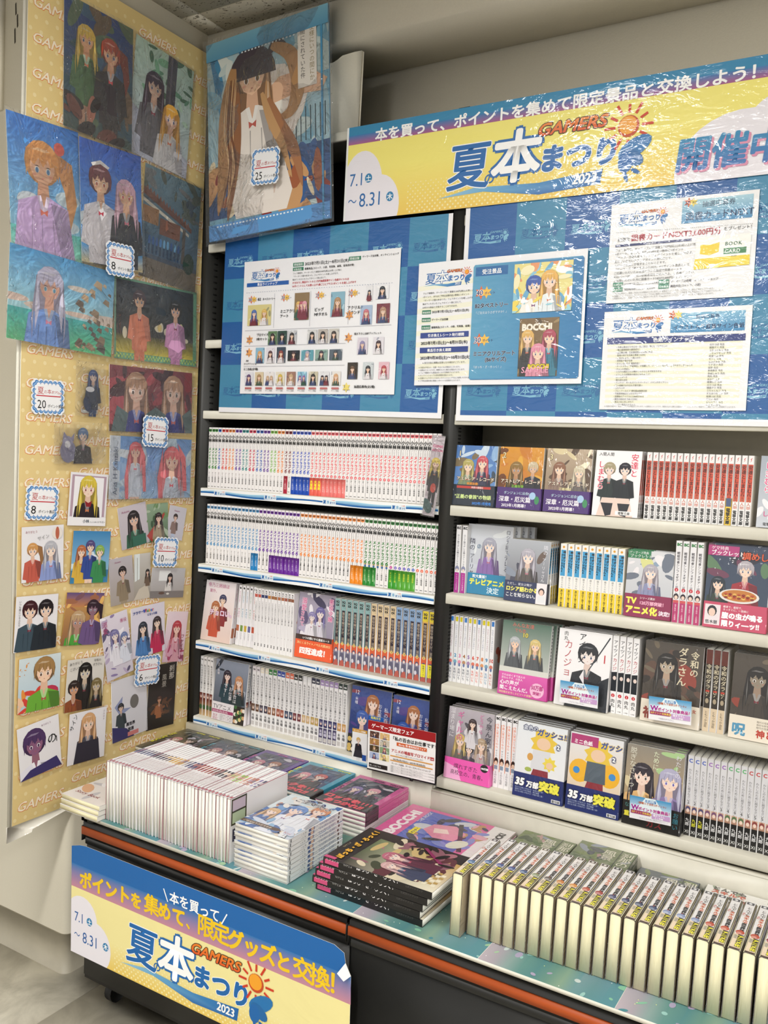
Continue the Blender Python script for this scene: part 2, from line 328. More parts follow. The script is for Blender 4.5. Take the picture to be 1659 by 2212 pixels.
def fes_logo(c, x, y, k, mono=None, res=2):  # festival logo, about 10 x 3.4 units of k
    b = mono or '#1566ae'; wt = mono or '#ffffff'
    c.poly([(x-.6*k, y-.35*k), (x+1.5*k, y+.0*k), (x+5*k, y-.15*k), (x+8.2*k, y+.15*k), (x+8.1*k, y-.55*k), (x+5*k, y-.72*k), (x+2*k, y-.25*k)], [mono or '#9cc8e0', mono or '#7ab4d8', mono or '#3a86c0', b, b, b, mono or '#6aaad4'])
    c.text('夏', x-.2*k, y+.2*k, 2.5*k, b, bold=.018, shear=.08, res=res, out=None if mono else ('#ffffff', .02))
    c.text('の', x+2.0*k, y+.15*k, .6*k, b, bold=.02, res=res)
    c.text('本', x+2.3*k, y+.3*k, 2.7*k, wt, bold=.03, shear=.08, out=None if mono else (b, .05), res=res)
    c.text('まつり', x+4.9*k, y+.45*k, 1.35*k, b, bold=.05, shear=.08, out=None if mono else ('#ffffff', .03), res=res)
    c.text('GAMERS', x+4.75*k, y+2.12*k, .8*k, mono or '#e0521c', bold=.03, shear=.3, sx=1.15, res=res, out=None if mono else ('#2c1008', .05), top=None if mono else '#f0902c')
    for i in range(12):
        a = i*math.pi/6; X = x+9.3*k; Y = y+1.95*k; r0, r1, d = .62*k, (1.0 if i % 2 else 1.15)*k, .06*k
        c.poly([(X+r0*math.cos(a)-d*math.sin(a), Y+r0*math.sin(a)+d*math.cos(a)), (X+r0*math.cos(a)+d*math.sin(a), Y+r0*math.sin(a)-d*math.cos(a)), (X+r1*math.cos(a)+d*math.sin(a), Y+r1*math.sin(a)-d*math.cos(a)), (X+r1*math.cos(a)-d*math.sin(a), Y+r1*math.sin(a)+d*math.cos(a))], mono or '#d0381c', step=0)
    c.ell(x+9.65*k, y+.95*k, .85*k, .42*k, mono or '#2274b4', 14, rot=28); c.ell(x+9.55*k, y+.5*k, .6*k, .34*k, mono or '#1c68a8', 14, rot=-30, step=.3); c.ell(x+9.25*k, y+.3*k, .35*k, .5*k, b, 14, step=.3)
    c.ell(x+9.3*k, y-.35*k, .1*k, .3*k, b, 8, rot=20); c.ell(x+9.75*k, y-.15*k, .1*k, .26*k, b, 8, rot=60, step=0)
    c.ell(x+9.3*k, y+1.95*k, .5*k, .5*k, mono or '#c8481c', 18); c.ell(x+9.27*k, y+2.0*k, .42*k, .42*k, mono or '#f4a428', 16)
    c.text('2023', x+6.7*k, y-.42*k, .62*k, '#ffffff' if not mono else '#3a78b0', bold=.03, shear=.08, res=res)
def lines(c, x, y, w, n, pitch, size, col, txts, rng=random, bold=0.):
    for i in range(n): c.text(txts[i % len(txts)], x, y-i*pitch, size, col, bold=bold); c.L -= 1
    c.L += 1
def strand(c, P, wd, col, n=18, step=1):      # tapering brushed lock of hair through control points
    P = [P[0]]+list(P)+[P[-1]]; Q = []
    for i in range(1, len(P)-2):
        for k in range(n//3):
            t = k/(n//3); Q.append(tuple(.5*((2*P[i][d])+(-P[i-1][d]+P[i+1][d])*t+(2*P[i-1][d]-5*P[i][d]+4*P[i+1][d]-P[i+2][d])*t*t+(-P[i-1][d]+3*P[i][d]-3*P[i+1][d]+P[i+2][d])*t**3) for d in (0, 1)))
    Q.append(P[-2]); m = len(Q); L = []; R = []
    for i, (x, y) in enumerate(Q):
        a = Q[max(0, i-1)]; b = Q[min(m-1, i+1)]; dx, dy = b[0]-a[0], b[1]-a[1]; d = math.hypot(dx, dy) or 1; w = wd*math.sin(math.pi*(.12+.86*i/(m-1)))
        L.append((x-dy/d*w, y+dx/d*w)); R.append((x+dy/d*w, y-dx/d*w))
    c.L += step
    for i in range(m-1): c.poly([R[i], R[i+1], L[i+1], L[i]], col, step=1 if i == 0 else .01)
# ------------------------------------------------------------------ sheets / cards
def sheet_mesh(c, th=.0006, mat='matte', rim='#f4f2ee', name='sheet'):
    mb = MB(); mb.box(0, c.w, -th, 0, 0, c.h, rim)       # front looks to -y, z up
    c.put(mb, (0, -th, 0), (1, 0, 0), (0, 0, 1), (0, -1, 0), off=5e-5)
    return mb.build(name, [mat])
def fitm(corners, ax, val, w, h):            # rigid placement of a w x h sheet over measured corners TL TR BR BL on a wall plane
    P = [bp(*p, ax, val) for p in corners]; cen = sum(P)/4; d = (P[1]-P[0])+(P[2]-P[3])
    ang = math.atan2(d[2], d[0] if ax == 1 else d[1])
    base = T(*cen) @ (Matrix.Identity(4) if ax == 1 else RZ(90))
    return base @ Matrix.Rotation(-ang, 4, 'Y') @ T(-w/2, 0, -h/2)
def meas(corners, ax, val):
    P = [bp(*p, ax, val) for p in corners]; n = np.linalg.norm
    return (n(P[1]-P[0])+n(P[2]-P[3]))/2, (n(P[3]-P[0])+n(P[2]-P[1]))/2
def zr(o, s): return lambda *p: [(o[0]+x/s, o[1]+y/s) for x, y in p]
r1 = zr((0, 0), 3.456); r3 = zr((0, 600), 3.456); r4 = zr((0, 1150), 3.456)
z6 = zr((940, 900), 2.307); z7 = zr((940, 1350), 2.307)
def ordn(n): return str(n)+('th' if 10 < n % 100 < 14 else {1: 'st', 2: 'nd', 3: 'rd'}.get(n % 10, 'th'))
def K(o, kind): o['kind'] = kind; return o
def bag(w, h, parent, y=-.004, amp=.0016, seed=0, name='clear_sleeve', mat='clear', nx=12, nz=16):
    g = random.Random(seed); ph = [g.random()*6.28 for _ in range(6)]; mb = MB(); V = []; F = []
    for j in range(nz+1):
        for i in range(nx+1):
            u, v = i/nx, j/nz; e = min(u, 1-u, v, 1-v)
            d = amp*(math.sin(9*u+5*v+ph[0])+math.sin(13*v-7*u+ph[1])+.6*math.sin(23*u+11*v+ph[2])+.5*math.sin(31*v+ph[3]))*min(1, e*5)
            V.append((u*w, y+d, v*h))
    for j in range(nz):
        for i in range(nx): a = j*(nx+1)+i; F.append((a, a+1, a+nx+2, a+nx+1))
    mb.add(V, F, (1., 1., 1., 1.)); me = mb.build(name, [mat]); me.polygons.foreach_set('use_smooth', [True]*len(me.polygons))
    return link(name, me, parent)
# ================================================================== SETTING
def simple(name, mat, parent=None, **kw):
    return lambda *boxes: None
def boxes(name, mats, bl, parent=None, mtx=None):
    mb = MB()
    for b in bl: mb.box(*b[:6], col=b[6] if len(b) > 6 else '#ffffff', mat=b[7] if len(b) > 7 else 0)
    return link(name, mb.build(name, mats), parent, mtx)
CZ = 2.643
K(boxes('floor', ['base'], [(-3.6, 5., -6., .3, -.08, -.004)]), 'structure')
fl = bpy.data.objects['floor']
mb = MB(); mb.box(-.2242, .2242, -.2242, .2242, -.0035, 0); ftile = mb.build('floor_tile', ['floor'])
for i in range(-6, 8):
    for j in range(-6, 1):
        o = link('floor_tile', ftile, fl); o.location = (.078+.225+.45*i, .11-.225+.45*j, 0); o.rotation_euler.z = random.choice((0, 1, 2, 3))*math.pi/2
K(boxes('ceiling', ['black'], [(-3.6, 5., -6., .0, CZ+.012, CZ+.06)]), 'structure')
ce = bpy.data.objects['ceiling']
mb = MB(); mb.box(-.4535, .4535, -.226, .226, 0, .012); ct = mb.build('ceiling_tile', ['tile'])
for i in range(-4, 5):
    for j in range(0, 13):
        x, y = .04+.455+.91*i, -.11+.2275-.455*j
        if j == 0: continue
        if y > -.66 and x < -.03: continue
        o = link('ceiling_tile', ct, ce); o.location = (x, y, CZ)
mb = MB(); mb.box(-.4535, .4535, -.0535, .0535, 0, .012); ct2 = mb.build('ceiling_tile_cut', ['tile'])
for i in range(0, 5): o = link('ceiling_tile', ct2, ce); o.location = (.04+.455+.91*i, -.0545, CZ)
mb = MB(); mb.box(0, .0665, -.226, .226, 0, .012); ct3 = mb.build('ceiling_tile_strip', ['tile'])
mb = MB(); mb.box(0, .0665, -.0535, .0535, 0, .012); ct4 = mb.build('ceiling_tile_corner', ['tile']); o = link('ceiling_tile', ct4, ce); o.location = (-.029, -.0545, CZ)
for j in range(1, 3): o = link('ceiling_tile', ct3, ce); o.location = (-.029, -.11+.2275-.455*j, CZ)
# wall behind the shelves, bulkhead beam, pillar on the left
K(boxes('wall_back', ['wall'], [(-.03, 5., .215, .32, 0, 2.70)]), 'structure')
K(boxes('trim_1', ['beam'], [(-.03, 5., .001, .215, 2.53, 2.70)]), 'structure')
mb = MB(); R_ = .022; pts = [(-.03, .32), (-3.6, .32), (-3.6, -.433)]+[(-.03-R_+R_*math.sin(a*math.pi/12), -.433+R_-R_*math.cos(a*math.pi/12)) for a in range(7)]
mb.prism(pts, 2, 0, 2.70); wl = K(link('wall_left', mb.build('wall_left', ['pillar'])), 'structure')
mb = MB(); e = .003; pts = [(-.03+e, .0), (-.03, .0), (-.03, -.41)]
ptsb = [(-.029, .1), (-3.55, .1), (-3.55, -.433-e)]+[(-.03-R_+(R_+e)*math.sin(a*math.pi/12), -.433+R_-(R_+e)*math.cos(a*math.pi/12)) for a in range(7)]+[(-.03+e, .1)]
mb.prism(ptsb, 2, 0, .11); K(link('baseboard_left', mb.build('baseboard_left', ['base'])), 'structure')
# cracked caulk seam high on the pillar
mb = MB(); random.seed(3)
zc_ = 2.60
for i in range(3):
    h = .02+.02*random.random(); x = -.315+.012*math.sin(i*1.3)-.004*i
    mb.prism([(x-.002, zc_), (x+.001, zc_+.004), (x+.003, zc_-h), (x, zc_-h-.004)], 1, -.4345, -.4325, '#3a352c'); zc_ -= h+.012*random.random()
link('wall_crack', mb.build('wall_crack', ['matte']), wl)
# dropped header box above the passage left of the pillar
K(boxes('trim_2', ['beam'], [(-3.6, -.36, -.452, -.433, 2.33, 2.643)]), 'structure')
# lamp housings
for k, (x, y) in enumerate(LAMPS):
    h = MB()
    h.prism([(-.04, 2.642), (-.10, 2.575), (-.10, 2.560), (.10, 2.560), (.10, 2.575), (.04, 2.642)], 1, -.64, .64)
    # housing of each tube light
    o = link('ceiling_light', h.build('ceiling_light', ['lampw'])); o.location = (x, y, 0)
    tag(o, 'long white ceiling fixture out of view, '+['left', 'middle', 'right'][k//3]+' line, '+['nearest the shelves', 'second from the shelves', 'farthest from the shelves'][k % 3], 'ceiling light', 'ceiling lights over the shop floor')
# ================================================================== BOOKCASES
ZL = [2.296, 2.038, 1.757, 1.548, 1.317, 1.087, .852, .619]
ZR = [2.296, 2.038, 1.79, 1.548, 1.320, 1.096, .863, .620]
def upright(parent, x0, x1, z0=.56, z1=2.3, side=1):
    u = boxes('upright', ['dark'], [(x0, x1, .0, .175, z0, z1)], parent)
    mb = MB(); n = int((z1-z0-.03)/.018); xx = x1 if side > 0 else x0
    for k in range(n):
        z = z0+.02+k*.018; mb.box(xx-.001, xx+.0006, .026, .042, z, z+.0045); mb.box(xx-.001, xx+.0006, .128, .144, z, z+.0045)
    s = link('slots', mb.build('slots', ['slot']), u); s['kind'] = 'stuff'
    return u
def shelfboard(parent, x0, x1, z, d=.17, h=.024):
    mb = MB(); y0 = .0
    mb.prism([(y0+.002, z), (y0, z-.002), (y0, z-h+.002), (y0+.002, z-h), (y0+.012, z-h), (y0+.012, z-.014), (d, z-.014), (d, z)], 0, x0, x1)
    return link('shelf_board', mb.build('shelf_board', ['shelf']), parent)
bl = empty('bookcase', T(0, 0, 0), 'left grey steel bookcase bay with white shelves beside the yellow poster board', 'bookcase')
upright(bl, -.03, 0); up2 = upright(bl, .81, .84, z0=.602)
mb = MB()
for k in range(int(1.69/.018)):
    z = .612+k*.018; mb.box(.8395, .8404, .026, .042, z, z+.0045); mb.box(.8395, .8404, .128, .144, z, z+.0045)
s = link('slots', mb.build('slots', ['slot']), up2); s['kind'] = 'stuff'
boxes('back_panel', ['dark'], [(0, .81, .17, .178, .6, 2.3)], bl)
for z in ZL: shelfboard(bl, .0005, .8095, z)
boxes('base_panel', ['shelf'], [(-.012, .835, -.018, -.004, .50, .600), (-.012, .835, -.004, .16, .586, .594)], bl)
br = empty('bookcase', T(0, 0, 0), 'right bookcase bay with plain white shelf fronts and beige back panel', 'bookcase')
boxes('back_panel', ['base'], [(.8412, 1.9, .17, .178, .6, 2.3)], br)
for z in ZR: shelfboard(br, .8412, 1.9, z, h=.026)
boxes('base_panel', ['shelf'], [(.8362, 1.9, -.018, -.004, .50, .588), (.8362, 1.9, -.0175, .0, .588, .592)], br)
# shelf price strips with a blue wave
def strip():
    w, h = .806, .022; c = CV(w, h, '#f2f5f6')
    n = 40; up = [(w*i/n, h*(.66+.10*math.sin(i*.55)+.06*math.sin(i*.23))) for i in range(n+1)]; lo = [(w*i/n, h*(.30+.16*math.sin(i*.35+1))) for i in range(n+1)]
    for i in range(n):
        c.poly([lo[i], lo[i+1], up[i+1], up[i]], ['#1b6fb4', '#1b6fb4', '#a9d8ee', '#a9d8ee'], step=0)
    c.L += 1
    for i in range(n): c.poly([(lo[i][0], lo[i][1]-.001), (lo[i+1][0], lo[i+1][1]-.001), (lo[i+1][0], lo[i+1][1]+.0035), (lo[i][0], lo[i][1]+.0035)], '#1763a8', step=0)
    for x in (.075, .265, .47, .69):
        c.rect(x-.022, .004, .044, .013, '#e4eef4'); c.text('夏', x-.020, .0065, .010, '#1763a8', bold=.05); c.text('本', x-.009, .0065, .010, '#4f9cc8', bold=.03); c.text('まつり', x+.002, .0065, .0062, '#1763a8', bold=.05)
        c.poly([(x+.006, .015), (x+.018, .0165), (x+.019, .0145)], '#e0602c')
    return sheet_mesh(c, .0008, 'cover', name='price_strip')
sm = strip()
for z, nm in ((1.317, 'topmost row of books'), (1.087, 'second row of books'), (.852, 'third row of books'), (.619, 'lowest row of books')):
    o = link('price_strip', sm, None, T(.002, -.0003, z-.0235)); tag(o, f'blue wave shelf strip under the {nm} in the left bookcase bay', 'shelf strip')
# ================================================================== WAGONS
def wagon(x0, x1, lab, left_end=False):
    g = empty('display_wagon', T(x0, -.25, 0), lab, 'display wagon'); L = x1-x0
    def P(name, mats, bl): return boxes(name, mats, [(b[0]-x0, b[1]-x0, b[2]+.25, b[3]+.25)+tuple(b[4:]) for b in bl], g)
    P('body', ['body'], [(x0+.004, x1-.004, -.485, -.03, .10, .5105)])
    P('front_panel', ['body'], [(x0, x1, -.492, -.4855, .085, .445)])
    P('kick_rail', ['black'], [(x0, x1, -.489, -.46, .075, .098)])
    mb = MB(); mb.prism([(-.505+.25, .487), (-.4855+.25, .490), (-.4855+.25, .446), (-.500+.25, .446), (-.505+.25, .4605)], 0, 0, L); link('rail_core', mb.build('rail_core', ['black']), g)
    P('bumper_strip', ['orange'], [(x0, x1, -.5105, -.5052, .4575, .4765)])
    mb = MB(); mb.prism([(-.495+.25, .446), (-.49+.25, .44), (-.4925+.25, .425), (-.4975+.25, .428), (-.498+.25, .446)], 0, 0, L); link('rail_lip', mb.build('rail_lip', ['body']), g)
    P('end_cap', ['black'], [(x1-.0008, x1+.0012, -.509, -.4855, .44, .478)]); P('end_cap', ['black'], [(x0-.0012, x0+.0008, -.509, -.4855, .44, .478)])
    for cx in (x0+.05, x1-.06):
        for cy in (-.43, -.09):
            mb = MB(); n = 16; mb.prism([(cy+.25+.028*math.cos(i*2*math.pi/n), .029+.028*math.sin(i*2*math.pi/n)) for i in range(n)], 0, cx-x0-.011, cx-x0+.011)
            w = link('caster_wheel', mb.build('caster_wheel', ['rubber']), g)
            mb = MB(); mb.prism([(cy+.25-.02, .099), (cy+.25+.02, .099), (cy+.25+.008, .026), (cy+.25-.008, .026)], 0, cx-x0-.016, cx-x0-.0125); mb.prism([(cy+.25-.02, .099), (cy+.25+.02, .099), (cy+.25+.008, .026), (cy+.25-.008, .026)], 0, cx-x0+.0125, cx-x0+.016); link('caster_fork', mb.build('caster_fork', ['black']), w)
    return g
wagon(.112, .907, 'left dark book wagon with orange bumper, festival banner taped to its front')
wagon(.913, 1.95, 'right dark book wagon with orange bumper and bare front panel')
tb = boxes('display_board', ['shelf'], [(.145, 1.95, -.531, -.0205, .5115, .5192)])
tag(tb, 'long white display board lying over both book wagons', 'board')
boxes('support_bracket', ['black'], [(.122, .16, -.52, -.487, .4985, .511), (.122, .143, -.52, -.487, .4985, .5205)], tb)
rg = random.Random(5)
sx = .146
for i, wd in enumerate((.245, .245, .30, .275, .255, .255, .22)):
    if sx > 1.94: break
    wd = min(wd, 1.949-sx); c = CV(wd-.001, .509)
    n = 10; cols = ['#b8acb8', '#a8a0ac', '#88a0a0', '#608e8c', '#528488', '#668e84', '#84a08c', '#6c949a', '#5c8c92', '#588c98']
    for k in range(n): c.poly([(c.w*k/n, 0), (c.w*(k+1)/n, 0), (c.w*(k+1)/n, c.h), (c.w*k/n, c.h)], [cols[k], cols[min(k+1, 9)], cols[(k+3) % 10], cols[(k+2) % 10]], step=0)
    for k in range(64):
        c.ell(c.w*rg.random(), c.h*rg.random(), .0025+.009*rg.random(), .002+.006*rg.random(), rg.choice(['#c4d0d0', '#98c4c0', '#84bca0', '#4c8a96', '#a0c4a0', '#a8a0bc']), 10, rot=rg.random()*90, step=1 if k % 8 == 0 else .25)
    for k in range(60): c.ell(c.w*rg.random(), c.h*rg.random(), .001, .0012, rg.choice(['#f4ffd8', '#ffffff', '#e8f0a0']), 6, step=0)
    mb = MB(); mb.box(0, c.w, 0, c.h, 0, .0003, '#c8d4d4'); c.put(mb, (0, 0, .0003), (1, 0, 0), (0, 1, 0), (0, 0, 1), off=2e-5)
    o = link('backdrop_sheet', mb.build('backdrop_sheet', ['matte']), tb); o.location = (sx, -.5305, .5193); sx += wd
# ================================================================== YELLOW BOARD + CARDS ON THE LEFT
bw, bh = .609, 2.112
c = CV(bw, bh, '#e2c98c')
rg = random.Random(1)
for j in range(int(bh/.03)):
    for i in range(int(bw/.03)+1):
        c.ell(.008+.03*i+(.015 if j % 2 else 0), .012+.03*j, .0052, .0052, '#ecd9a6', 7, step=0)
c.L += 1
for col, x0 in enumerate((.012, .175, .338, .50)):
    for j in range(30):
        y = .03+j*.0815+(.028 if col % 2 else 0)-(.012 if col == 2 else 0)
        if y > bh-.03: continue
        if x0+.145 > bw and y < 0: continue
        b0 = c.L; c.text('GAMERS', x0, y, .032, '#dc8a52', bold=.055, shear=.28, sx=1.16); c.text('GAMERS', x0, y+.0008, .032, '#f6ead2', bold=.025, shear=.28, sx=1.16); c.L = b0
c.L += 2
mb = MB(); mb.box(0, bw, 0, .006, 0, bh, '#f0ece0'); c.put(mb, (0, 0, 0), (1, 0, 0), (0, 0, 1), (0, -1, 0))
board = link('poster_board', mb.build('poster_board', ['soft']), None, T(-.0225, -.612, .475) @ RZ(90))
tag(board, 'tall yellow dotted board repeating the orange and white shop lettering, hung on the left pillar', 'board')
# clear film wrapper edges
boxes('film_edge', ['shelf'], [(-.010, -.0005, .001, .005, .0, bh-.01)], board)
mb = MB(); mb.prism([(-.012, -.04), (.06, -.035), (.062, -.028), (.17, -.012), (.19, .0), (0, .0), (-.012, .0)], 1, .0015, .0045, '#ddd8cc'); link('film_fold', mb.build('film_fold', ['film']), board)
XW = -.0213
def brt(k, b):
    m = min(b, .82/max(.05, max(k[:3]))); return tuple(q*m+.012 for q in k[:3])+(1.,)
def card(name, label, cat, corners, draw, group=None, x=XW, w=None, h=None, th=.0006, mat='cover', rim='#f4f2ee', sleeve=None, sleeve_mat='clear', margin=.006, ax=0, bright=0):
    mw, mh = meas(corners, ax, x); w = w or mw; h = h or mh
    c = CV(w, h); draw(c); m = fitm(corners, ax, x, w, h)
    if bright: c.A = [(V, F, [brt(k, bright) for k in C] if not isinstance(C[0], float) else brt(C, bright), L) for V, F, C, L in c.A]
    if sleeve:
        g = empty(name, m, label, cat, group); link('printed_sheet', sheet_mesh(c, th, mat, rim, 'printed_sheet'), g)
        o = bag(w+2*margin, h+2*margin, g, y=-th-.0035, seed=len(label)+int(w*1e5) % 97, mat=sleeve_mat, amp=sleeve); o.location = (-margin, 0, -margin)
        return g
    return tag(link(name, sheet_mesh(c, th, mat, rim, name), None, m), label, cat, group)
G8 = 'clear files offered for eight points'
def f1(c):
    g = random.Random(11); c.rect(0, 0, c.w, c.h, '#3a4a46', '#22386c'); splash(c, ['#2a4452', '#4a5a48', '#33506a', '#5a4a3c'], 30, g, s=.16)
    person(c, .068, .215, .036, '#b59a48', '#3f5a3c', '#b08a6c', 0, legs='#8a6a58'); person(c, .145, .205, .04, '#8c3c2c', '#2e2a2e', '#b08a70', 2, legs='#302a2c'); splash(c, ['#241e20', '#5a3630', '#8a5a4c'], 9, g, 0, 0, c.w, .09, s=.14)
def f2(c):
    g = random.Random(12); c.rect(0, 0, c.w, c.h, '#9aa4ae', '#9fb3a8'); splash(c, ['#55806a', '#6f9a80', '#a8c0b0', '#40604e'], 40, g, .05, .13, c.w-.05, .19, s=.1)
    c.rect(.12, .14, .035, .185, '#3c3a48'); c.rect(.132, .14, .006, .185, '#55505e', step=0); c.poly([(0, 0), (c.w, 0), (c.w, .05), (0, .13)], '#a9aebe')
    person(c, .078, .185, .042, '#33243a', '#56565e', '#cdb0a0', 0); person(c, .145, .125, .04, '#cc9a44', '#c8c8cc', '#cdb0a0', 0)
def f3(c):
    g = random.Random(13); sea(c, 0, 0, c.w, c.h, .2, ('#7fb4cc', '#2c6cb4'), ('#7cb8a4', '#4c9c98'), rng=g); person(c, .095, .185, .062, '#e0a05c', '#b79cc4', '#e8b898', 2, eye='#3c6488', legs='#b494c0'); c.ell(.145, .262, .016, .016, '#c8584c', 10)
def f4(c):
    g = random.Random(14); sea(c, 0, 0, c.w, c.h, .15, ('#4c8cc4', '#2850a0'), ('#e0d0a0', '#2c7cb0'), rng=g)
    person(c, .065, .19, .046, '#5c2c34', '#e9e4ea', '#ecc4a4', 1, eye='#80402c', legs='#30303a'); person(c, .15, .175, .042, '#c8a4b4', '#26262e', '#ecc4a4', 0, eye='#a04040', legs='#e0dcdc')
    c.poly([(.035, .25), (.065, .262), (.095, .25), (.09, .244), (.065, .252), (.04, .243)], '#f0ecec')
def f5(c):
    g = random.Random(15); c.rect(0, 0, c.w, c.h, '#2b4058', '#54707e'); c.rect(0, 0, c.w, .06, '#5c5348'); c.rect(0, .055, c.w, .012, '#3a4452'); splash(c, ['#4a5450', '#3c4a58', '#5f6468'], 16, g, 0, .2, c.w, .1)
    c.poly([(0, .245), (.17, .185), (.19, .178), (.19, .165), (0, .225)], '#5c3c34')
    for i in range(14): c.poly([(.008+.0125*i, .243-.0045*i), (.013+.0125*i, .252-.0045*i), (.018+.0125*i, .239-.0045*i)], '#6c4438', step=0)
    c.poly([(0, .215), (.18, .16), (.18, .152), (0, .205)], '#a8a49a'); c.rect(.0, .15, .06, .045, '#7c5c40'); c.rect(.065, .13, .08, .045, '#6a4434'); c.rect(.155, .07, .012, .1, '#4a4440')
    for i in range(9): c.ell(.03+.014*i, .105, .005, .014, g.choice(['#3c6c9c', '#2c4c7c', '#5c8cac']), 8); c.rect(.027+.014*i, .07, .006, .025, '#20344c', step=0)
    c.ell(.185, .075, .022, .03, '#20342c')
def f6(c):
    g = random.Random(16); sea(c, 0, 0, c.w, c.h, .35, ('#9cc4cc', '#3c8cbc'), ('#4c9c6c', '#2c8c8c'), '#e8c8b8', rng=g)
    for i in range(34): c.poly([(a, b) for a, b in (lambda X, Y, r: [(X-r, Y), (X-.3*r, Y+r*.9), (X+r*.8, Y+.5*r), (X+r*.7, Y-.7*r)])(.2+.11*g.random(), .01+.17*g.random()**1.3, .006+.012*g.random())], g.choice(['#5c4c40', '#7c6854', '#a48c70', '#4a4440']), step=1 if i % 6 == 0 else 0)
    person(c, .115, .122, .05, '#a8a4b8', '#5c7cb0', '#ecb8a0', 0, eye='#4c7c94', legs='#4c6c9c')
def f7(c):
    g = random.Random(17); c.rect(0, 0, c.w, c.h, '#5c8c74'); 
    for i in range(26):
        for j in (0, 1): c.rect(.012*i+.006*(j % 2), .004+.006*j, .006, .006, '#9cb464', step=0)
    c.rect(.006, .018, c.w-.02, c.h-.024, '#2a2a24', '#14202e'); c.rect(.006, .018, c.w-.02, .05, '#c8b84c', '#3a3a24')
    for i in range(14): c.ell(.02+.27*g.random(), .07+.03*g.random(), .005+.012*g.random(), .006+.014*g.random(), g.choice(['#f4ecb0', '#e8d080', '#fff4d8']), 10)
    person(c, .088, .15, .03, '#30202a', '#d88464', '#e8c0a0', 1, legs='#d88464'); person(c, .225, .14, .03, '#141418', '#c08cb0', '#e0b8a0', 1, legs='#b880a8')
def A4(n, lab, cor, fn, w, h, dx=0.): card('clear_file', lab, 'clear file', cor, fn, G8, w=w, h=h, sleeve=.0016, x=XW+dx, bright=1.9)
A4('f2', 'bagged clear file with a dark haired and a blonde girl under green trees', r1((1010, 220), (1450, 520), (1390, 1360), (950, 1145)), f2, .22, .31)
A4('f1', 'topmost clear file, two girls against a deep blue sky, in a plastic bag', r1((500, -75), (1010, 208), (945, 1145), (470, 958)), f1, .22, .315, .007)
A4('f5', 'dark clear file showing a temple gate and small blue figures at dusk', r1((1080, 1225), (1505, 1400), (1450, 2200), (1040, 2040)), f5, .22, .306, .0)
A4('f4', 'clear file with a maroon haired and a pink haired girl by the sea', r1((590, 1010), (1075, 1210), (1035, 2000), (610, 1955)), f4, .205, .305, .012)
A4('f3', 'large clear file with an orange haired girl overhanging the left board edge', r1((37, 797), (580, 1000), (600, 1950), (105, 1890)), f3, .205, .318, .005)
A4('f7', 'landscape clear file with two girls in summer kimono at night', r3((862, 0), (1475, 100), (1455, 680), (840, 580)), f7, .312, .217, .003)
A4('f6', 'landscape clear file with a silver haired girl at a rocky sea shore', [(14.5, 517), (249, 596), (244.5, 766), (10.7, 733)], f6, .315, .222, .010)
# price tags with scalloped outline
def ptag(n, cor, x=XW+.022, ax=0, w=.098, h=.088, small=False):
    c = CV(w, h)
    def cloud(m, col):
        P = []; a, b = w/2-m, h/2-m
        for nx, ny, k, horiz in ((1, 1, 6, 1), (1, -1, 5, 0), (-1, -1, 6, 1), (-1, 1, 5, 0)):
            for i in range(k):
                r0 = (a if horiz else b)/k*.98
                for q in range(5):
                    t = math.pi*q/5
                    if horiz: ux = nx*(-a+.006+(2*a-.012)*(i+.5)/k-(a-.006)/k*math.cos(t)); P.append((w/2+ux, h/2+ny*(b-.006+.006*math.sin(t))))
                    else: uy = -nx*(-b+.006+(2*b-.012)*(i+.5)/k-(b-.006)/k*math.cos(t)); P.append((w/2+nx*(a-.006+.006*math.sin(t)), h/2+uy))
        c.poly(P, col); return P
    out = cloud(0., '#eef0f4'); cloud(.0035, '#3f78bc'); cloud(.006, '#9cc4e4'); cloud(.0075, '#3f78bc'); cloud(.0092, '#f2f2f4')
    c.text('夏', .017, .052, .020, '#b8302c', bold=.0); c.text('の', .036, .053, .010, '#b8302c'); c.text('本', .046, .053, .013, '#b8302c'); c.text('まつり', .058, .054, .0085, '#b8302c', pitch=.8); c.text('2023', .078, .053, .006, '#b8302c')
    c.rect(.014, .0455, .072, .0025, '#c83040'); c.text(n, .017, .016, .029, '#141414', bold=-.01 if len(n) > 1 else 0., sx=.9 if len(n) > 1 else 1.1); c.text('ポイント景品', .017+(.030 if len(n) > 1 else .022), .019, .0088, '#202020', pitch=.9)
    mb = MB(); mb.prism([(p[0], p[1]) for p in out][::-1], 1, -.0006, 0, '#f2f2f2'); c.put(mb, (0, -.0006, 0), (1, 0, 0), (0, 0, 1), (0, -1, 0), off=5e-5)
    return link('price_tag', mb.build('price_tag', ['matte']), None, fitm(cor, ax, x, w, h))
TG = 'hand-lettered points tags'
def tg(n, cor, lab, **k): tag(ptag(n, cor, **k), lab, 'price tag', TG)
tg('8', r1((757, 1790), (1035, 1850), (1030, 2095), (757, 2030)), 'upper cloud-shaped tag reading 8 points, stuck between the clear files', x=XW+.024)
tg('20', r3((193, 740), (522, 775), (510, 1032), (193, 1018)), 'cloud-shaped tag reading 20 points on the yellow board', x=XW+.004)
tg('8', r3((147, 1545), (478, 1560), (470, 1815), (143, 1800)), 'lower cloud-shaped tag reading 8 points, left of the signature boards', x=XW+.004)
tg('15', r3((1035, 1020), (1288, 1045), (1280, 1278), (1028, 1250)), 'cloud-shaped tag reading 15 points over the wide girl prints', x=XW+.02)
tg('10', r3((1120, 1932), (1358, 1940), (1350, 2165), (1112, 2158)), 'cloud-shaped tag reading 10 points over the photo prints', x=XW+.012)
tg('6', r4((985, 925), (1220, 890), (1212, 1130), (978, 1170)), 'cloud-shaped tag reading 6 points over the booklets', x=XW+.012)
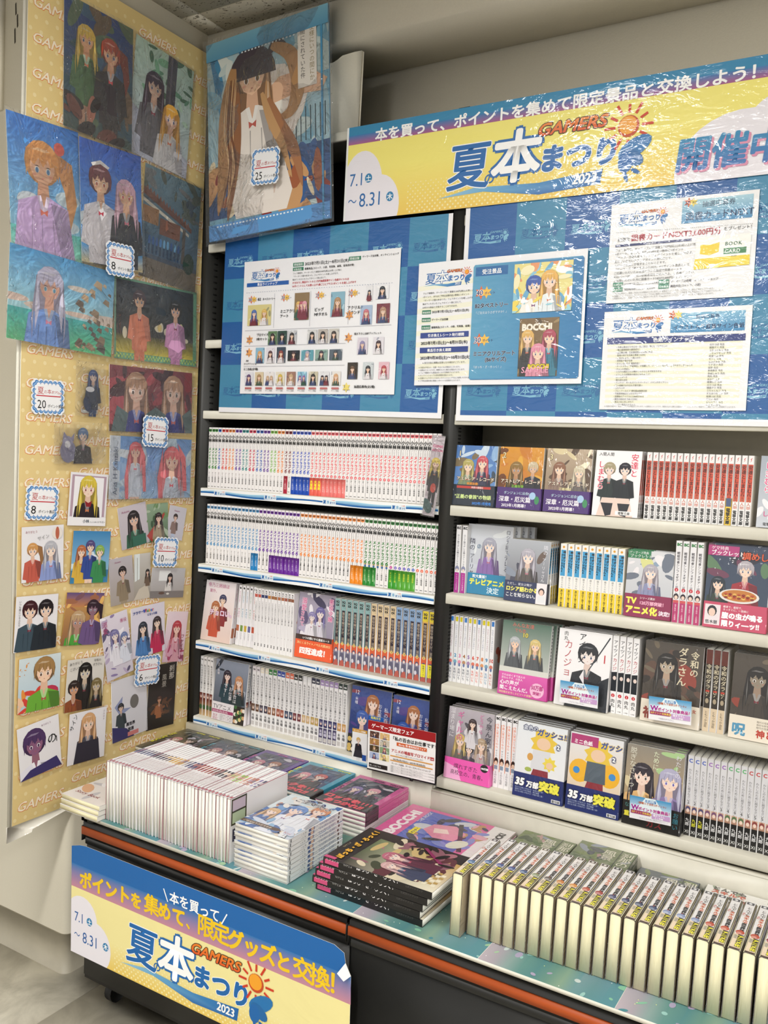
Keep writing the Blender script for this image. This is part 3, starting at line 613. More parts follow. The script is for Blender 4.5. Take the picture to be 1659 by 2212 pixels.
# acrylic figures in bags
def acr(label, cor, fn):
    mw, mh = meas(cor, 0, XW+.003); c = CV(mw, mh); m = fitm(cor, 0, XW+.003, mw, mh)
    g = empty('acrylic_stand', m, label, 'acrylic stand', 'bagged acrylic stands on the yellow board')
    fn(c); mb = MB(); c.put(mb, (0, -.003, 0), (1, 0, 0), (0, 0, 1), (0, -1, 0)); mb.box(mw*.25, mw*.75, -.003, 0, mh*.06, mh*.12, '#c8ccd0')
    link('acrylic_figure', mb.build('acrylic_figure', ['cover']), g); bag(mw, mh, g, y=-.007, seed=int(mw*1e4), amp=.001, name='clear_bag', nx=8, nz=8)
acr('bagged acrylic stand of a blue haired figure in a dark dress', r3((555, 615), (785, 645), (768, 1045), (545, 1025)), lambda c: (person(c, c.w*.6, c.h*.68, .019, '#34508c', '#22304c', '#dcc0b0', 0, legs='#24406c'), c.ell(c.w*.5, c.h*.5, .014, .007, '#e4e4ea'), c.ell(c.w*.42, c.h*.22, .012, .02, '#1c3460', rot=20)))
acr('bagged acrylic stand of a grey wolf beside a figure in black', r3((395, 1070), (785, 1085), (775, 1390), (380, 1385)), lambda c: (c.ell(c.w*.28, c.h*.3, .024, .03, '#8684a4'), c.ell(c.w*.27, c.h*.52, .016, .015, '#9896b4'), c.poly([(c.w*.18, c.h*.58), (c.w*.2, c.h*.76), (c.w*.28, c.h*.62)], '#8684a4'), c.poly([(c.w*.32, c.h*.6), (c.w*.4, c.h*.74), (c.w*.38, c.h*.52)], '#8684a4'), c.ell(c.w*.27, c.h*.46, .009, .009, '#dcdce4'), person(c, c.w*.56, c.h*.6, .021, '#5c7ca8', '#2c2c34', '#e0c8b8', 1, legs='#241c20')))
def mat15a(c):
    g = random.Random(21); c.rect(0, 0, c.w, c.h, '#5a2c34', '#7c3440'); splash(c, ['#8c3440', '#40202c', '#54303c', '#a04450'], 26, g, s=.1)
    for x in (.095, .235): person(c, x, .095, .05, '#a8846c', '#2a3480', '#e4c4b4', 0, eye='#503c34'); c.poly([(x-.07, .07), (x-.03, .05), (x-.04, 0), (x-.09, 0)], '#54686c'); c.poly([(x+.07, .07), (x+.035, .05), (x+.05, 0), (x+.09, 0)], '#54686c')
def mat15b(c):
    g = random.Random(22); c.rect(0, 0, c.w, c.h, '#90acc8', '#5c88bc'); c.rect(0, 0, .036, c.h, '#c4ccd8'); splash(c, ['#b8ccdc', '#8cacd0', '#dce4ec', '#6c90c0'], 26, g, .04, s=.1)
    for x, s in ((.09, .028), (.23, .042)): person(c, x, .12-(s-.028)*2, s, '#c8646c', '#d4dcea', '#ecc8b4', 0, eye='#802c34', legs='#ecc8b4'); c.poly([(x-s*.9, .1+s), (x-s*1.35, .06), (x-s*1.2, 0), (x-s*.8, 0), (x-s*.85, .06)], '#c8646c'); c.poly([(x+s*.5, .16), (x+s*1.3, .12), (x+s*1.5, .02), (x+s*1.1, .02), (x+s*.9, .1)], '#c8646c')
    c.text('Aria H Kanzaki', .026, .012, .022, '#44546c', rot=90, sx=.95)
card('wide_print', 'wide dark red print with two brown haired girls, 15 points goods', 'print', r3((820, 650), (1435, 710), (1420, 1165), (805, 1140)), mat15a, 'wide prints on the yellow board', sleeve=.0012, bright=1.5, th=.002, x=XW+.004)
card('wide_print', 'wide pale blue print with two pink haired girls in the sky', 'print', r3((822, 1180), (1430, 1205), (1410, 1645), (805, 1650)), mat15b, 'wide prints on the yellow board', sleeve=.0012, bright=1.5, th=.002, x=XW+.004)
# signature boards
def shik(label, cor, fn):
    card('signature_board', label, 'signature board', cor, lambda c: (c.rect(0, 0, c.w, c.h, '#e8e6ea'), fn(c)), 'small signature boards on the yellow board', w=.124, h=.138, th=.0022, rim='#b08a3c', x=XW+.003, mat='matte')
g9 = random.Random(9)
shik('signature board with a blonde figure in a maid apron and red ribbon', r3((512, 1455), (800, 1470), (793, 1855), (500, 1840)), lambda c: (c.rect(.006, .024, .112, .108, '#b49aa8'), c.rect(.014, .024, .096, .104, '#f0eef2'), person(c, .06, .085, .034, '#d8c048', '#2a2026', '#f0d4c0', 0, eye='#903428'), c.poly([(.05, .066), (.062, .06), (.074, .066), (.07, .05), (.056, .05)], '#8c2028'), c.rect(0, 0, .124, .022, '#f0eef0'), c.text('小林', .048, .008, .0105, '#203040', bold=.04), c.text('さんちの', .070, .008, .005, '#203040'), c.text('メイドラゴン', .087, .008, .0058, '#203040', bold=.04)))
shik('signature board with two swimsuit beach sketches and a striped ball', r3((145, 1860), (475, 1840), (475, 2240), (153, 2285)), lambda c: (person(c, .032, .07, .02, '#d09858', '#c05c4c', '#f0d0b8', 2, legs='#f0d0b8'), person(c, .085, .066, .024, '#b8b8c0', '#8c9cd0', '#f0dccc', 0), c.ell(.104, .118, .016, .016, '#e8e0d8'), c.ell(.104, .118, .006, .016, '#b8644c'), c.text('ありがとう', .01, .122, .007, '#a05464'), c.text('サイン', .045, .102, .012, '#888', rot=10)))
shik('signature board with three girls in swimwear on a sunny beach', r3((545, 1885), (840, 1885), (795, 2280), (500, 2288)), lambda c: (sea(c, 0, 0, .124, .138, .25, ('#8cbcdc', '#3c84b8'), ('#3c84b0', '#3c7ca8'), rng=g9), person(c, .03, .075, .019, '#b86c44', '#d8b048', '#f0d0b8', 0, legs='#f0d0b8'), person(c, .058, .088, .019, '#54487c', '#344c94', '#f0d0b8', 1, legs='#f0d0b8'), person(c, .09, .075, .019, '#8cb458', '#3c8c54', '#f0d0b8', 1, legs='#f0d0b8')))
shik('signature board with two dark haired people back to back', r4((105, 480), (440, 445), (415, 865), (92, 905)), lambda c: (person(c, .042, .088, .028, '#3c141c', '#3a4c58', '#e8ccb8', 1, legs='#6c1c28'), person(c, .088, .088, .028, '#1c1418', '#202830', '#e8ccb8', 1, legs='#20242c'), c.v('いつも隣にいるふたり', .012, .128, .0065, '#404040'), c.text('サイン', .09, .02, .011, '#303030', rot=60)))
shik('signature board with two girls at an orange sunset sea', r4((490, 450), (788, 450), (730, 835), (445, 845)), lambda c: (c.rect(0, 0, .124, .138, '#8c6044', '#c89858'), c.rect(0, .1, .124, .038, '#c4844c', '#5c4c80'), splash(c, ['#e8b868', '#7c5460', '#a0684c'], 12, g9, 0, .06, .124, .078), person(c, .045, .05, .03, '#c0a078', '#4c9c3c', '#b08878', 0), person(c, .09, .085, .026, '#33202c', '#6c5484', '#8c6878', 2, legs='#6c5484')))
shik('signature board with a brown haired girl in a green dress, flowers around', r4((122, 945), (452, 880), (450, 1300), (125, 1370)), lambda c: (c.rect(0, 0, .124, .138, '#b0c8d8', '#d0dce0'), splash(c, ['#d04438', '#e09040', '#b83450', '#e8c0a0'], 26, g9, 0, 0, .124, .05), splash(c, ['#d04438', '#e09040'], 8, g9, 0, .08, .03, .05), person(c, .075, .08, .04, '#a07c4c', '#6aa838', '#f0ccb0', 1, eye='#604030')))
shik('signature board with a long black haired woman and two children', r4((495, 960), (783, 905), (755, 1305), (475, 1345)), lambda c: (c.rect(0, 0, .124, .138, '#d8d4cc'), person(c, .06, .088, .028, '#1c1a18', '#26221f', '#cfc4b0', 0, legs='#26221f'), person(c, .026, .05, .024, '#302420', '#8c4c2c', '#c89878', 1), person(c, .1, .05, .022, '#7c6c44', '#2c2824', '#c4b498', 0), c.text('ありがとう', .006, .122, .0085, '#222', rot=6), c.text('ございます', .008, .108, .0085, '#222', rot=6), c.text('令和の', .085, .126, .008, '#222'), c.text('ダラさん', .082, .115, .008, '#222')))
shik('signature board with a purple haired face in white shirt and black autograph', r4((105, 1475), (440, 1350), (458, 1725), (150, 1870)), lambda c: (person(c, .048, .066, .042, '#4c3460', '#e4e2ee', '#8a5c7c', 1, eye='#503058'), c.poly([(.03, .02), (.11, .03), (.124, 0), (.0, 0)], '#3c3468'), c.text('の', .085, .07, .03, '#181818', bold=.02), c.text('1', .108, .068, .022, '#181818'), c.text('ありがとう', .07, .122, .006, '#8c5878')))
shik('signature board with a wavy blonde girl in grey jacket, lowest on the board', r4((515, 1365), (800, 1295), (775, 1665), (483, 1745)), lambda c: (person(c, .064, .09, .03, '#d8a878', '#504e58', '#f0d0b8', 0, eye='#706048', legs='#4c4450'), c.poly([(.03, .055), (.1, .055), (.108, 0), (.02, 0)], '#34303c'), c.v('ファイト', .115, .13, .007, '#8c6478'), c.text('サイン', .012, .09, .015, '#181818', rot=70)))
# photo prints of women
def photo(label, cor, fn): card('photo_print', label, 'photo', cor, fn, 'photo prints under the points tag', x=XW+.003, th=.0005, mat='cover')
photo('photo print of a long dark haired woman in a green checked shirt', r3((885, 1710), (1080, 1680), (1120, 1960), (900, 2050)), lambda c: (c.rect(0, 0, c.w, c.h, '#bcb4bc', '#c8c0c8'), person(c, c.w*.52, c.h*.55, .027, '#20181a', '#2c5c44', '#dcb8a4', 0), c.rect(c.w*.4, 0, .05, .03, '#2c6450'), c.text('Autumn', .012, c.h-.018, .009, '#a05078')))
photo('photo print of a woman in a green garden holding a red thing', r3((1080, 1680), (1260, 1690), (1245, 1945), (1110, 1990)), lambda c: (c.rect(0, 0, c.w, c.h, '#4c6848', '#8ca488'), splash(c, ['#3a5438', '#6c8c5c', '#a8b8a0'], 20, g9), c.poly([(0, .02), (c.w*.8, c.h*.75), (c.w*.85, c.h*.7), (.02, 0)], '#a84038'), person(c, c.w*.55, c.h*.55, .017, '#2a1c1c', '#a89880', '#e0bca8', 0)))
photo('photo print of a small standing woman in a long knit coat', r3((1260, 1690), (1395, 1725), (1355, 1960), (1240, 1945)), lambda c: (c.rect(0, 0, c.w, c.h, '#c4c0ca', '#ccc8d0'), person(c, c.w*.42, c.h*.62, .011, '#2a1c1c', '#8c746c', '#e0bca8', 1, legs='#b8c4dc'), c.text('Autumn', .02, c.h-.016, .007, '#a05078')))
photo('photo print of a woman in a beige vest by a pale curtain', r4((830, 205), (995, 165), (995, 510), (805, 560)), lambda c: (c.rect(0, 0, c.w, c.h, '#a49a90', '#bcb6bc'), person(c, c.w*.55, c.h*.62, .018, '#1c1414', '#8c7c64', '#dcb8a4', 1, legs='#9c8c74'), c.text('Autumn', .02, c.h-.014, .007, '#a05078')))
photo('photo print of a bright white window corridor', r4((995, 165), (1130, 150), (1115, 485), (1000, 510)), lambda c: (c.rect(0, 0, c.w, c.h, '#989084', '#c8c4be'), c.poly([(.004, c.h*.4), (.022, c.h*.45), (.022, c.h), (.004, c.h)], '#dfe6e6'), c.rect(.012, c.h*.42, .0015, c.h*.5, '#6c665c'), c.poly([(0, 0), (c.w, .0), (c.w*.8, .04), (.02, .03)], '#c8beae'), person(c, c.w*.82, c.h*.55, .009, '#1c1414', '#6c5848', '#dcb8a4', 0)))
photo('photo print of a long haired woman seated behind a dining table', r4((1140, 270), (1383, 260), (1365, 490), (1110, 485)), lambda c: (c.rect(0, 0, c.w, c.h, '#a49e9a', '#c4c2c4'), c.rect(.03, .05, .045, .03, '#e8eaea'), person(c, c.w*.55, c.h*.62, .013, '#141012', '#e4e0dc', '#dcb8a4', 0), c.rect(0, 0, c.w, .02, '#7c7674'), c.ell(.045, .014, .012, .004, '#5c4438'), c.ell(.07, .012, .006, .003, '#d8d4cc')))
# booklets
def bkl(label, cor, fn, dx=0., **k): card('booklet', label, 'booklet', cor, fn, 'story booklets under the points tag', x=XW+.002+dx, th=.0012, mat='cover', **k)
bkl('dark brown booklet with two glowing figures and white title, rightmost of the booklets', r4((1090, 1010), (1320, 960), (1290, 1430), (1110, 1475)), lambda c: (c.rect(0, 0, c.w, c.h, '#241c18', '#2c241e'), splash(c, ['#5c3c24', '#7c4c28', '#3c2c20'], 24, g9, .01, .04, c.w-.03, .05), person(c, c.w*.42, c.h*.42, .012, '#4c3020', '#a0643c', '#c08860', 1), c.v('刹那', c.w*.82, c.h-.006, .022, '#d8d0c4'), c.v('風景', c.w*.56, c.h-.03, .020, '#b8b0a4')))
bkl('booklet with a seated man, a dragon and a cooking pot on white', r4((820, 1115), (1085, 1040), (1105, 1465), (845, 1580)), lambda c: (c.rect(0, 0, c.w, c.h, '#d8d6dc'), c.poly([(.01, .1), (.04, .125), (.035, .09), (.07, .085), (.03, .07)], '#8c94b8'), person(c, c.w*.25, c.h*.5, .014, '#1c1c24', '#3c4448', '#e0c0a8', 1), c.ell(.082, .1, .016, .02, '#6c6864'), c.poly([(0, 0), (.08, 0), (.05, .03), (0, .045)], '#3c3868'), c.text('異世界', .05, .035, .011, '#28242c', bold=.05), c.text('放浪', .056, .02, .011, '#28242c', bold=.05), c.rect(.055, .004, .04, .012, '#d0807c')))
bkl('booklet with a red haired figure and vertical red title lettering', r4((1245, 590), (1410, 590), (1355, 960), (1215, 970)), lambda c: (c.rect(0, 0, c.w, c.h, '#d8b8c8', '#e8d8e0'), person(c, c.w*.52, c.h*.6, .024, '#b8404c', '#d8a0ac', '#ecc8b8', 0, eye='#7c2c34', legs='#c46c84'), splash(c, ['#b04c6c', '#d8a0b4', '#8c3c5c'], 14, g9, 0, 0, c.w, .04), c.v('ファイア', c.w*.85, c.h*.55, .014, '#8c2c4c', bold=.02)))
bkl('white booklet with two schoolgirls, colourful title and red dress', r4((955, 578), (1245, 512), (1210, 880), (1000, 945)), lambda c: (c.rect(0, 0, c.w, c.h, '#dcd6e2'), person(c, c.w*.34, c.h*.5, .021, '#1c2434', '#4c80bc', '#ecd0bc', 0), person(c, c.w*.76, c.h*.55, .02, '#2c1a20', '#c02c54', '#ecd0bc', 0), c.text('アラサーが', .006, c.h-.02, .010, '#3c4c8c', bold=.05, rot=3), *[c.text(ch, .045+.0068*i, c.h-.019, .0125, k, bold=.06, rot=3) for i, (ch, k) in enumerate(zip('VTuber', ['#3c4cbc', '#d03c5c', '#38a05c', '#e0a030', '#3c80d0', '#c8405c']))], c.text('になった話', .06, c.h-.030, .0075, '#3c4c8c', bold=.05)), dx=.001)
bkl('tall pale booklet with two silver haired figures in white and purple flowers', r4((765, 640), (955, 570), (985, 1030), (780, 1130)), lambda c: (c.rect(0, 0, c.w, c.h, '#cfc8d4', '#e0d8e4'), splash(c, ['#5c5474', '#8c7ca8', '#b8a8c4', '#f0ecf4'], 30, g9, s=.12), person(c, c.w*.45, c.h*.62, .019, '#7c78a8', '#e8e6ee', '#ecdcd4', 0), person(c, c.w*.78, c.h*.55, .016, '#6c7cac', '#dce0ec', '#ecdcd4', 1), c.v('溺愛', .012, c.h-.012, .018, '#b84c7c'), c.text('悪役', c.w-.03, c.h-.03, .012, '#b84c7c')), dx=.004)
# ================================================================== TOWEL, SHEETS, BANNERS ON THE SHELF FRONTS
def towel(c):
    g = random.Random(31); c.rect(0, 0, c.w, c.h, '#6fa4bc', '#b8ccd0')
    for i in range(9): c.poly([(c.w*i/8-.05, c.h), (c.w*i/8-.02, c.h), (c.w*i/8+.06, .2), (c.w*i/8+.02, .2)], g.choice(['#a8c8d4', '#7cb0c8', '#c8d4d4', '#4c8cb4']), step=.3)
    splash(c, ['#8cb8cc', '#c8d8d8', '#5c9cbc', '#dce4e0'], 26, g, s=.12)
    c.rect(0, .06, c.w, .15, '#2c4c7c'); splash(c, ['#a05c3c', '#c89868', '#8c2c24', '#e0d0b0', '#345c94'], 34, g, 0, .04, c.w, .16, s=.1)
    for i in range(12): c.poly([(.25+.016*i, .22), (.253+.016*i, .22), (.253+.016*i, .31), (.25+.016*i, .31)], '#2c4450', step=0)
    c.poly([(.08, .42), (.17, .46), (.28, .44), (.36, .36), (.34, .30), (.27, .20), (.30, .10), (.28, .05), (.10, .05), (.08, .12), (.12, .22), (.09, .30)], '#e9e0d8'); c.poly([(.1, .33), (.27, .35), (.27, .31), (.11, .29)], '#f6f2ea'); c.poly([(.12, .18), (.26, .2), (.24, .1), (.12, .09)], '#d8c4b8')
    c.poly([(.26, .41), (.36, .41), (.42, .37), (.40, .34), (.3, .35), (.22, .34), (.2, .37)], '#e8bc9c')
    person(c, .165, .405, .078, '#c09468', '#ece4dc', '#f0c8a8', 0, eye='#6c5038'); c.poly([(.165+.085*math.cos(a_/10*math.pi), .43+.078*math.sin(a_/10*math.pi)+.01*math.sin(a_/10*math.pi*1)) for a_ in range(11)], '#4a4048'); strand(c, [(.225, .48), (.255, .50), (.30, .45), (.315, .40)], .016, '#4a4048')
    for q, (P, wd) in enumerate((([(.10, .47), (.075, .36), (.06, .22), (.035, .07)], .028), ([(.11, .42), (.105, .28), (.09, .16), (.07, .05)], .02), ([(.235, .50), (.30, .46), (.325, .38), (.30, .31), (.25, .30)], .024), ([(.22, .36), (.26, .28), (.31, .20), (.335, .10)], .02), ([(.20, .38), (.23, .30), (.27, .22), (.30, .13)], .014))): strand(c, P, wd, ['#b08458', '#946444', '#b88c60', '#a87450', '#c89c6c'][q])
    for i in range(14): x = .05+.05*g.random(); strand(c, [(x+.02, .44), (x+.005, .3), (x+.02*g.random(), .2), (x-.03+.03*g.random(), .08)], .0018, g.choice(['#d8b084', '#7c5038', '#e0bc90']), step=.05)
    c.rect(.325, .36, .062, .215, '#e2dcd4'); c.v('隣の天使様にいつの間にか', .372, .57, .0165, '#8c7c4c'); c.v('駄目人間にされていた件', .342, .565, .0165, '#3a3434')
    c.rect(0, 0, c.w, .045, '#5c98d0'); [c.rect(.03+.012*i, .036, .006, .004, '#e8f0f4', step=0) for i in range(26)]
    c.rect(.40, 0, .006, c.h, '#4c94c0'); c.rect(0, c.h-.05, c.w, .05, '#5c9cc0', '#7cb4cc'); [c.rect(.13+.012*i, c.h-.055, .006, .004, '#e8f0f4', step=0) for i in range(16)]
tc_ = [(459, 100), (702, 12), (722, 470), (449, 524)]
tw = card('hanging_towel', 'big blue anime towel in a crinkled clear bag hanging in the room corner', 'towel', tc_, towel, x=-.035, ax=1, w=.425, h=.56, th=.004, mat='cloth', rim='#5c98c8', sleeve=.006, margin=.012)
tg('25', [(536, 326), (608, 316), (611, 392), (538, 402)], 'cloud-shaped tag reading 25 points on the bagged towel', x=-.062, ax=1, w=.1, h=.1)
# beige card leaning above the shelf end
mb = MB(); P0 = [(.375, 2.298), (.50, 2.298), (.503, 2.506), (.48, 2.507), (.44, 2.505), (.425, 2.497), (.41, 2.492), (.375, 2.492)]
mb.prism(P0, 1, .02, .03, '#ffffff'); o = link('cardboard_panel', mb.build('cardboard_panel', ['beam'])); tag(o, 'stained beige panel with wavy torn top standing beside the towel', 'panel')
# blue check posters
def check(n, m, q, w, h, x0=0., x1=None, phase=0, logos=()):
    c = CV(w, h, '#f0f0f4'); x1 = x1 or w; y0 = h-m*q+ (q*m-(h-.014))*0
    for j in range(m+1):
        for i in range(-1, n+1):
            a, b = max(x0, x0+q*i-q*phase*0), min(x1, x0+q*(i+1)); lo, hi = max(.014, h-q*(j+1)), h-q*j
            if b <= a or hi <= lo: continue
            c.rect(a, lo, b-a, hi-lo, '#185a9e' if (i+j+phase) % 2 else '#3c86ac', step=0)
    b0 = c.L+1
    for i, j in logos:
        c.L = b0; fes_logo(c, x0+q*i+.014, h-q*j-.085, .0088, mono='#7cb6d2' if (i+j+phase) % 2 else '#2a6a9e')
    return c
def poster(c, cor, y, label, w, h, mat='lam', name='check_poster', cat='poster', th=.0008):
    return tag(link(name, sheet_mesh(c, th, mat, name=name), None, fitm(cor, 1, y, w, h)), label, cat)
q = .1235
cl_ = check(6, 4, q, .74, .508, .0, .728, phase=1, logos=[(i, j) for i in range(6) for j in range(4)])
poster(cl_, [(490, 508), (978, 460), (958, 905), (469, 893)], -.004, 'left blue checked poster with faint festival logos and white border', .74, .508)
wR = .90; cor = [(1006, 450), None, None, (983, 912)]
cr_ = check(8, 4, q, wR, .52, .012, wR, phase=1, logos=[(i, j) for i in range(7) for j in range(4)])
o = link('check_poster', sheet_mesh(cr_, .0008, 'lam', name='check_poster'), None, T(.846, -.004, 1.532)); tag(o, 'right blue checked poster with faint festival logos behind the laminated notices', 'poster')
BODY = ['フェア期間中、ゲーマーズにて書籍を500円(税込)お買い上げ毎に', '1ポイント、またはご予約(全額内金)1冊毎に1ポイント', '「ゲーマーズ夏の本まつり」フェアポイントを差し上げます。', '集めていただいたフェアポイント数に応じて、', 'お好きな景品と交換することができます。']
FINE = ['※内容は予告なく、変更・中止になる場合がございます。', '※画像はイメージです。実際のものと異なる場合がございます。', '※フェア期間内でも景品はなくなり次第終了となります。', '※オンラインショップは受付期間が異なります。', '※店舗のフェアポイントはオンラインショップではご使用いただけません。', '※ご予約(全額内金)1冊毎に1ポイントは対象外となります。']
def burst(c, x, y, s, n): 
    c.star(x-.35*s, y, s, .5*s, 6, '#d8693c'); c.star(x+.5*s, y, .9*s, .45*s, 6, '#f0c050'); c.text(n, x-1.1*s, y-.35*s, 1.05*s, '#243a70', bold=.03, out=('#ffffff', .05)); c.text('ポイント', x+.2*s, y-.25*s, .42*s, '#243a70', bold=.03); c.L -= 4
def thumb(c, x, y, w, h, seed, bg, hair, n=1):
    g = random.Random(seed); t = CV(w, h, bg); splash(t, [mixc(bg, '#ffffff', .4), mixc(bg, '#203050', .3)], 6, g)
    for i in range(n): person(t, w*(.5 if n == 1 else .28+.44*i/(n-1)), h*.5, min(w, h)*(.3 if n == 1 else .2), hair[i % len(hair)], g.choice(['#e8e4e8', '#3c4c78', '#7c3440', '#385848']), rng=g)
    for V, F, C, L in t.A: c.A.append((V+[x, y], F, C, c.L+L))
    return c
cA = CV(.519, .375, '#f0f0f4'); w, h = .519, .375
fes_logo(cA, .028, h-.052, .0098); cA.rect(.012, h-.072, .15, .011, '#1c5cac'); cA.text('景品ラインナップ', .05, h-.070, .009, '#ffffff', bold=.03)
cA.rect(.175, h-.025, .036, .010, '#2c7c5c'); cA.text('開催期間', .178, h-.023, .0075, '#fff'); cA.text('2023年7月1日(土)～8月31日(木)', .215, h-.024, .0105, '#222', bold=.03); cA.rect(.36, h-.022, .038, .010, '#2c7c5c'); cA.text('開催店舗', .363, h-.020, .0075, '#fff'); cA.text('ゲーマーズ全店舗、オンラインショップ', .402, h-.017, .0062, '#222', bold=.02)
cA.rect(.175, h-.037, .036, .009, '#2c7c5c', step=0); cA.text('対象商品', .178, h-.036, .0068, '#fff'); cA.text('書籍商品(コミック、小説、写真集、画集、音楽商材等)', .215, h-.036, .0066, '#222', bold=.02)
lines(cA, .175, h-.046, .2, 3, .0085, .0056, '#333', BODY[:1]+BODY[2:]); lines(cA, .175, h-.072, .2, 2, .0095, .0066, '#c02030', ['かきおろし景品タイトルと1万円抽選直筆サイン色紙タイトルは', 'Wポイントとしてお買い上げ1冊ごとにプラス1ポイントを差し上げます'], bold=.03)
for i in range(60): cA.rect(.012+.0082*i, h-.0885, .003, .0008, '#4c6c9c', step=0)
cA.L += 1
for i, (x, n, t1, t2) in enumerate(((.035, '40', 'B2', 'タペストリー'), (.152, '30', 'ミニアクリル', 'アート'), (.27, '25', 'ビッグ', 'MFタオル'), (.378, '20', 'アクリル', 'スタンド'))):
    burst(cA, x, h-.108, .012, n); cA.text(t1, x+(.02 if i == 0 else -.016), h-(.112 if i == 0 else .150), .0105, '#222', bold=.04); cA.text(t2, x+(.036 if i == 0 else -.016), h-(.112 if i == 0 else .163), .0105 if i else .0078, '#222', bold=.04); cA.L -= 2
cA.L += 6; base = cA.L
thumb(cA, .02, h-.182, .085, .058, 1, '#d8cc8c', ['#4c6cb0', '#e0b860'], 2); thumb(cA, .186, h-.172, .05, .074, 2, '#8c7450', ['#e0b464', '#b85468', '#e09cac'], 3); thumb(cA, .308, h-.168, .045, .066, 3, '#88b4c8', ['#b08860'])
thumb(cA, .42, h-.132, .02, .042, 4, '#e8e8ec', ['#2c3440']); thumb(cA, .45, h-.128, .04, .036, 5, '#e8e8ec', ['#202834']); thumb(cA, .405, h-.192, .036, .05, 6, '#a8bcd8', ['#c8707c']); thumb(cA, .455, h-.19, .04, .05, 7, '#7c3c48', ['#b08870'])
for x in (.115, .24, .366): cA.rect(x, h-.19, .0007, .095, '#889', step=0)
for y in (.196, .24, .298): cA.rect(.012, h-y, .35 if y > .2 else .49, .0007, '#889', step=0)
cA.L = base
for x, n, y in ((.035, '10', .222), (.035, '8', .258), (.375, '15', .165), (.375, '6', .225), (.375, '1', .357)): cA.star(x-.005, h-y, .014, .007, 6, '#e8a054' if n != '1' else '#ecd870'); cA.text(n, x-.013, h-y-.001, .0115, '#243a70', bold=.03); cA.text('ポイント', x-.013, h-y-.0085, .0052, '#243a70'); cA.L -= 3
cA.L += 3
cA.text('ブロマイド', .055, h-.212, .0088, '#222', bold=.04); cA.text('3枚セット', .055, h-.224, .0088, '#222', bold=.04); cA.text('A4', .02, h-.284, .008, '#222', bold=.04); cA.text('クリアファイル', .012, h-.293, .0068, '#222', bold=.04); cA.text('ミニ色紙(全9種)', .012, h-.308, .0075, '#222', bold=.04); cA.text('抽選応募券(全2種)', .395, h-.358, .008, '#222', bold=.04); cA.text('描き下ろしSSBPブックレット', .388, h-.218, .0066, '#222', bold=.04); base = cA.L
pb = [('#5c7c54', '#2c2020'), ('#28443a', '#1c1416'), ('#c4c4c8', '#2a2020'), ('#d0d0d0', '#181414'), ('#b8b0a8', '#181414'), ('#c8c4bc', '#2a201c')]
for i, (b, hh) in enumerate(pb): cA.L = base; thumb(cA, (.098+.034*i if i < 3 else .235+.036*(i-3)), h-.238, .032, .038, 20+i, b, [hh])
bx = [('#8cb8d0', '#e0a460'), ('#e0dce4', '#503038'), ('#3c4858', '#8c3c34'), ('#1c2024', '#402830'), ('#5c9cac', '#b0a8bc'), ('#8ca89c', '#342838'), ('#54606c', '#3a4048')]
for i, (b, hh) in enumerate(bx): cA.L = base; thumb(cA, (.055+.038*i if i < 3 else .17+.047*(i-3)), h-(.289 if i < 3 else .284), .031 if i < 3 else .041, .044 if i < 3 else .029, 30+i, b, [hh])
sk = [('#dcdce4', '#54386c'), ('#d8c8a8', '#a8845c'), ('#e8e4e4', '#c8a888'), ('#e0d8c8', '#d4b848'), ('#9c7464', '#c8a880'), ('#8cc0d8', '#8c5ca0'), ('#c8c0a8', '#241c1c'), ('#e0e0e4', '#301c24'), ('#e4e0dc', '#d8a474')]
for i, (b, hh) in enumerate(sk): cA.L = base; thumb(cA, .018+.0378*i, h-.352, .031, .038, 40+i, b, [hh], 1+(i in (2, 5, 7))); cA.L = base+2; cA.rect(.02+.0378*i, h-.362, .024, .005, '#c06c6c', step=0); cA.text('サイン色紙', .019+.0378*i, h-.368, .005, '#333'); cA.L -= 1
for i, (b, hh) in enumerate([('#d8d0dc', '#8c84b0'), ('#e0dce4', '#382430'), ('#30261c', '#5c4028'), ('#c8d0d4', '#2c3038'), ('#e0b8c4', '#b8404c')]): cA.L = base; thumb(cA, (.40+.05*i if i < 2 else .372+.049*(i-2)), h-(.27 if i < 2 else .335), .032, .044, 60+i, b, [hh])
poster(cA, [(527.6, 566), (867.6, 533.3), (853, 853.9), (518.4, 851)], -.0078, 'white prize line-up notice with rows of thumbnails on the left blue poster', .519, .375, name='prize_notice', cat='notice')
# B: order prizes
w, h = .439, .306; cB = CV(w, h, '#f0f0f4'); c = cB
for i in range(9): c.poly([(.0, .012+.028*i), (.0, .024+.028*i), (.16, .036+.028*i), (.16, .024+.028*i)], '#f0efdc', step=0)
fes_logo(c, .022, h-.054, .0122); lines(c, .015, h-.078, .2, 5, .0088, .0054, '#333', BODY)
for y, t, d in ((.128, '開催期間', '2023年7月1日(土)～8月31日(木)'), (.147, '開催店舗', 'ゲーマーズ全店舗'), (.166, '対象商品', '書籍商品(コミック、小説、写真集、画集)')): c.rect(.015, h-y, .025, .010, '#2c7c5c', step=0); c.L += 1; c.text(t, .0165, h-y+.002, .0056, '#fff'); c.text(d, .043, h-y+.002, .0075 if y < .13 else .0058, '#222', bold=.03); c.L -= 2
c.L += 2
for y, t, d in ((.188, '引き換えレシート発行期間', '2023年7月1日(土)～8月31日(木)'), (.225, '景品引き換え期間', '2023年9月30日(土)～10月31日(火)')): c.rect(.013, h-y, .135, .0135, '#26408c'); c.text(t, .034, h-y+.003, .0085, '#fff', bold=.04); c.text(d, .015, h-y-.016, .0095, '#223', bold=.04); c.L -= 2
c.L += 3; c.text('※各引き換え期間は変更となる場合がございます。', .022, h-.252, .0054, '#333'); lines(c, .012, h-.263, .2, 6, .0067, .0046, '#444', FINE)
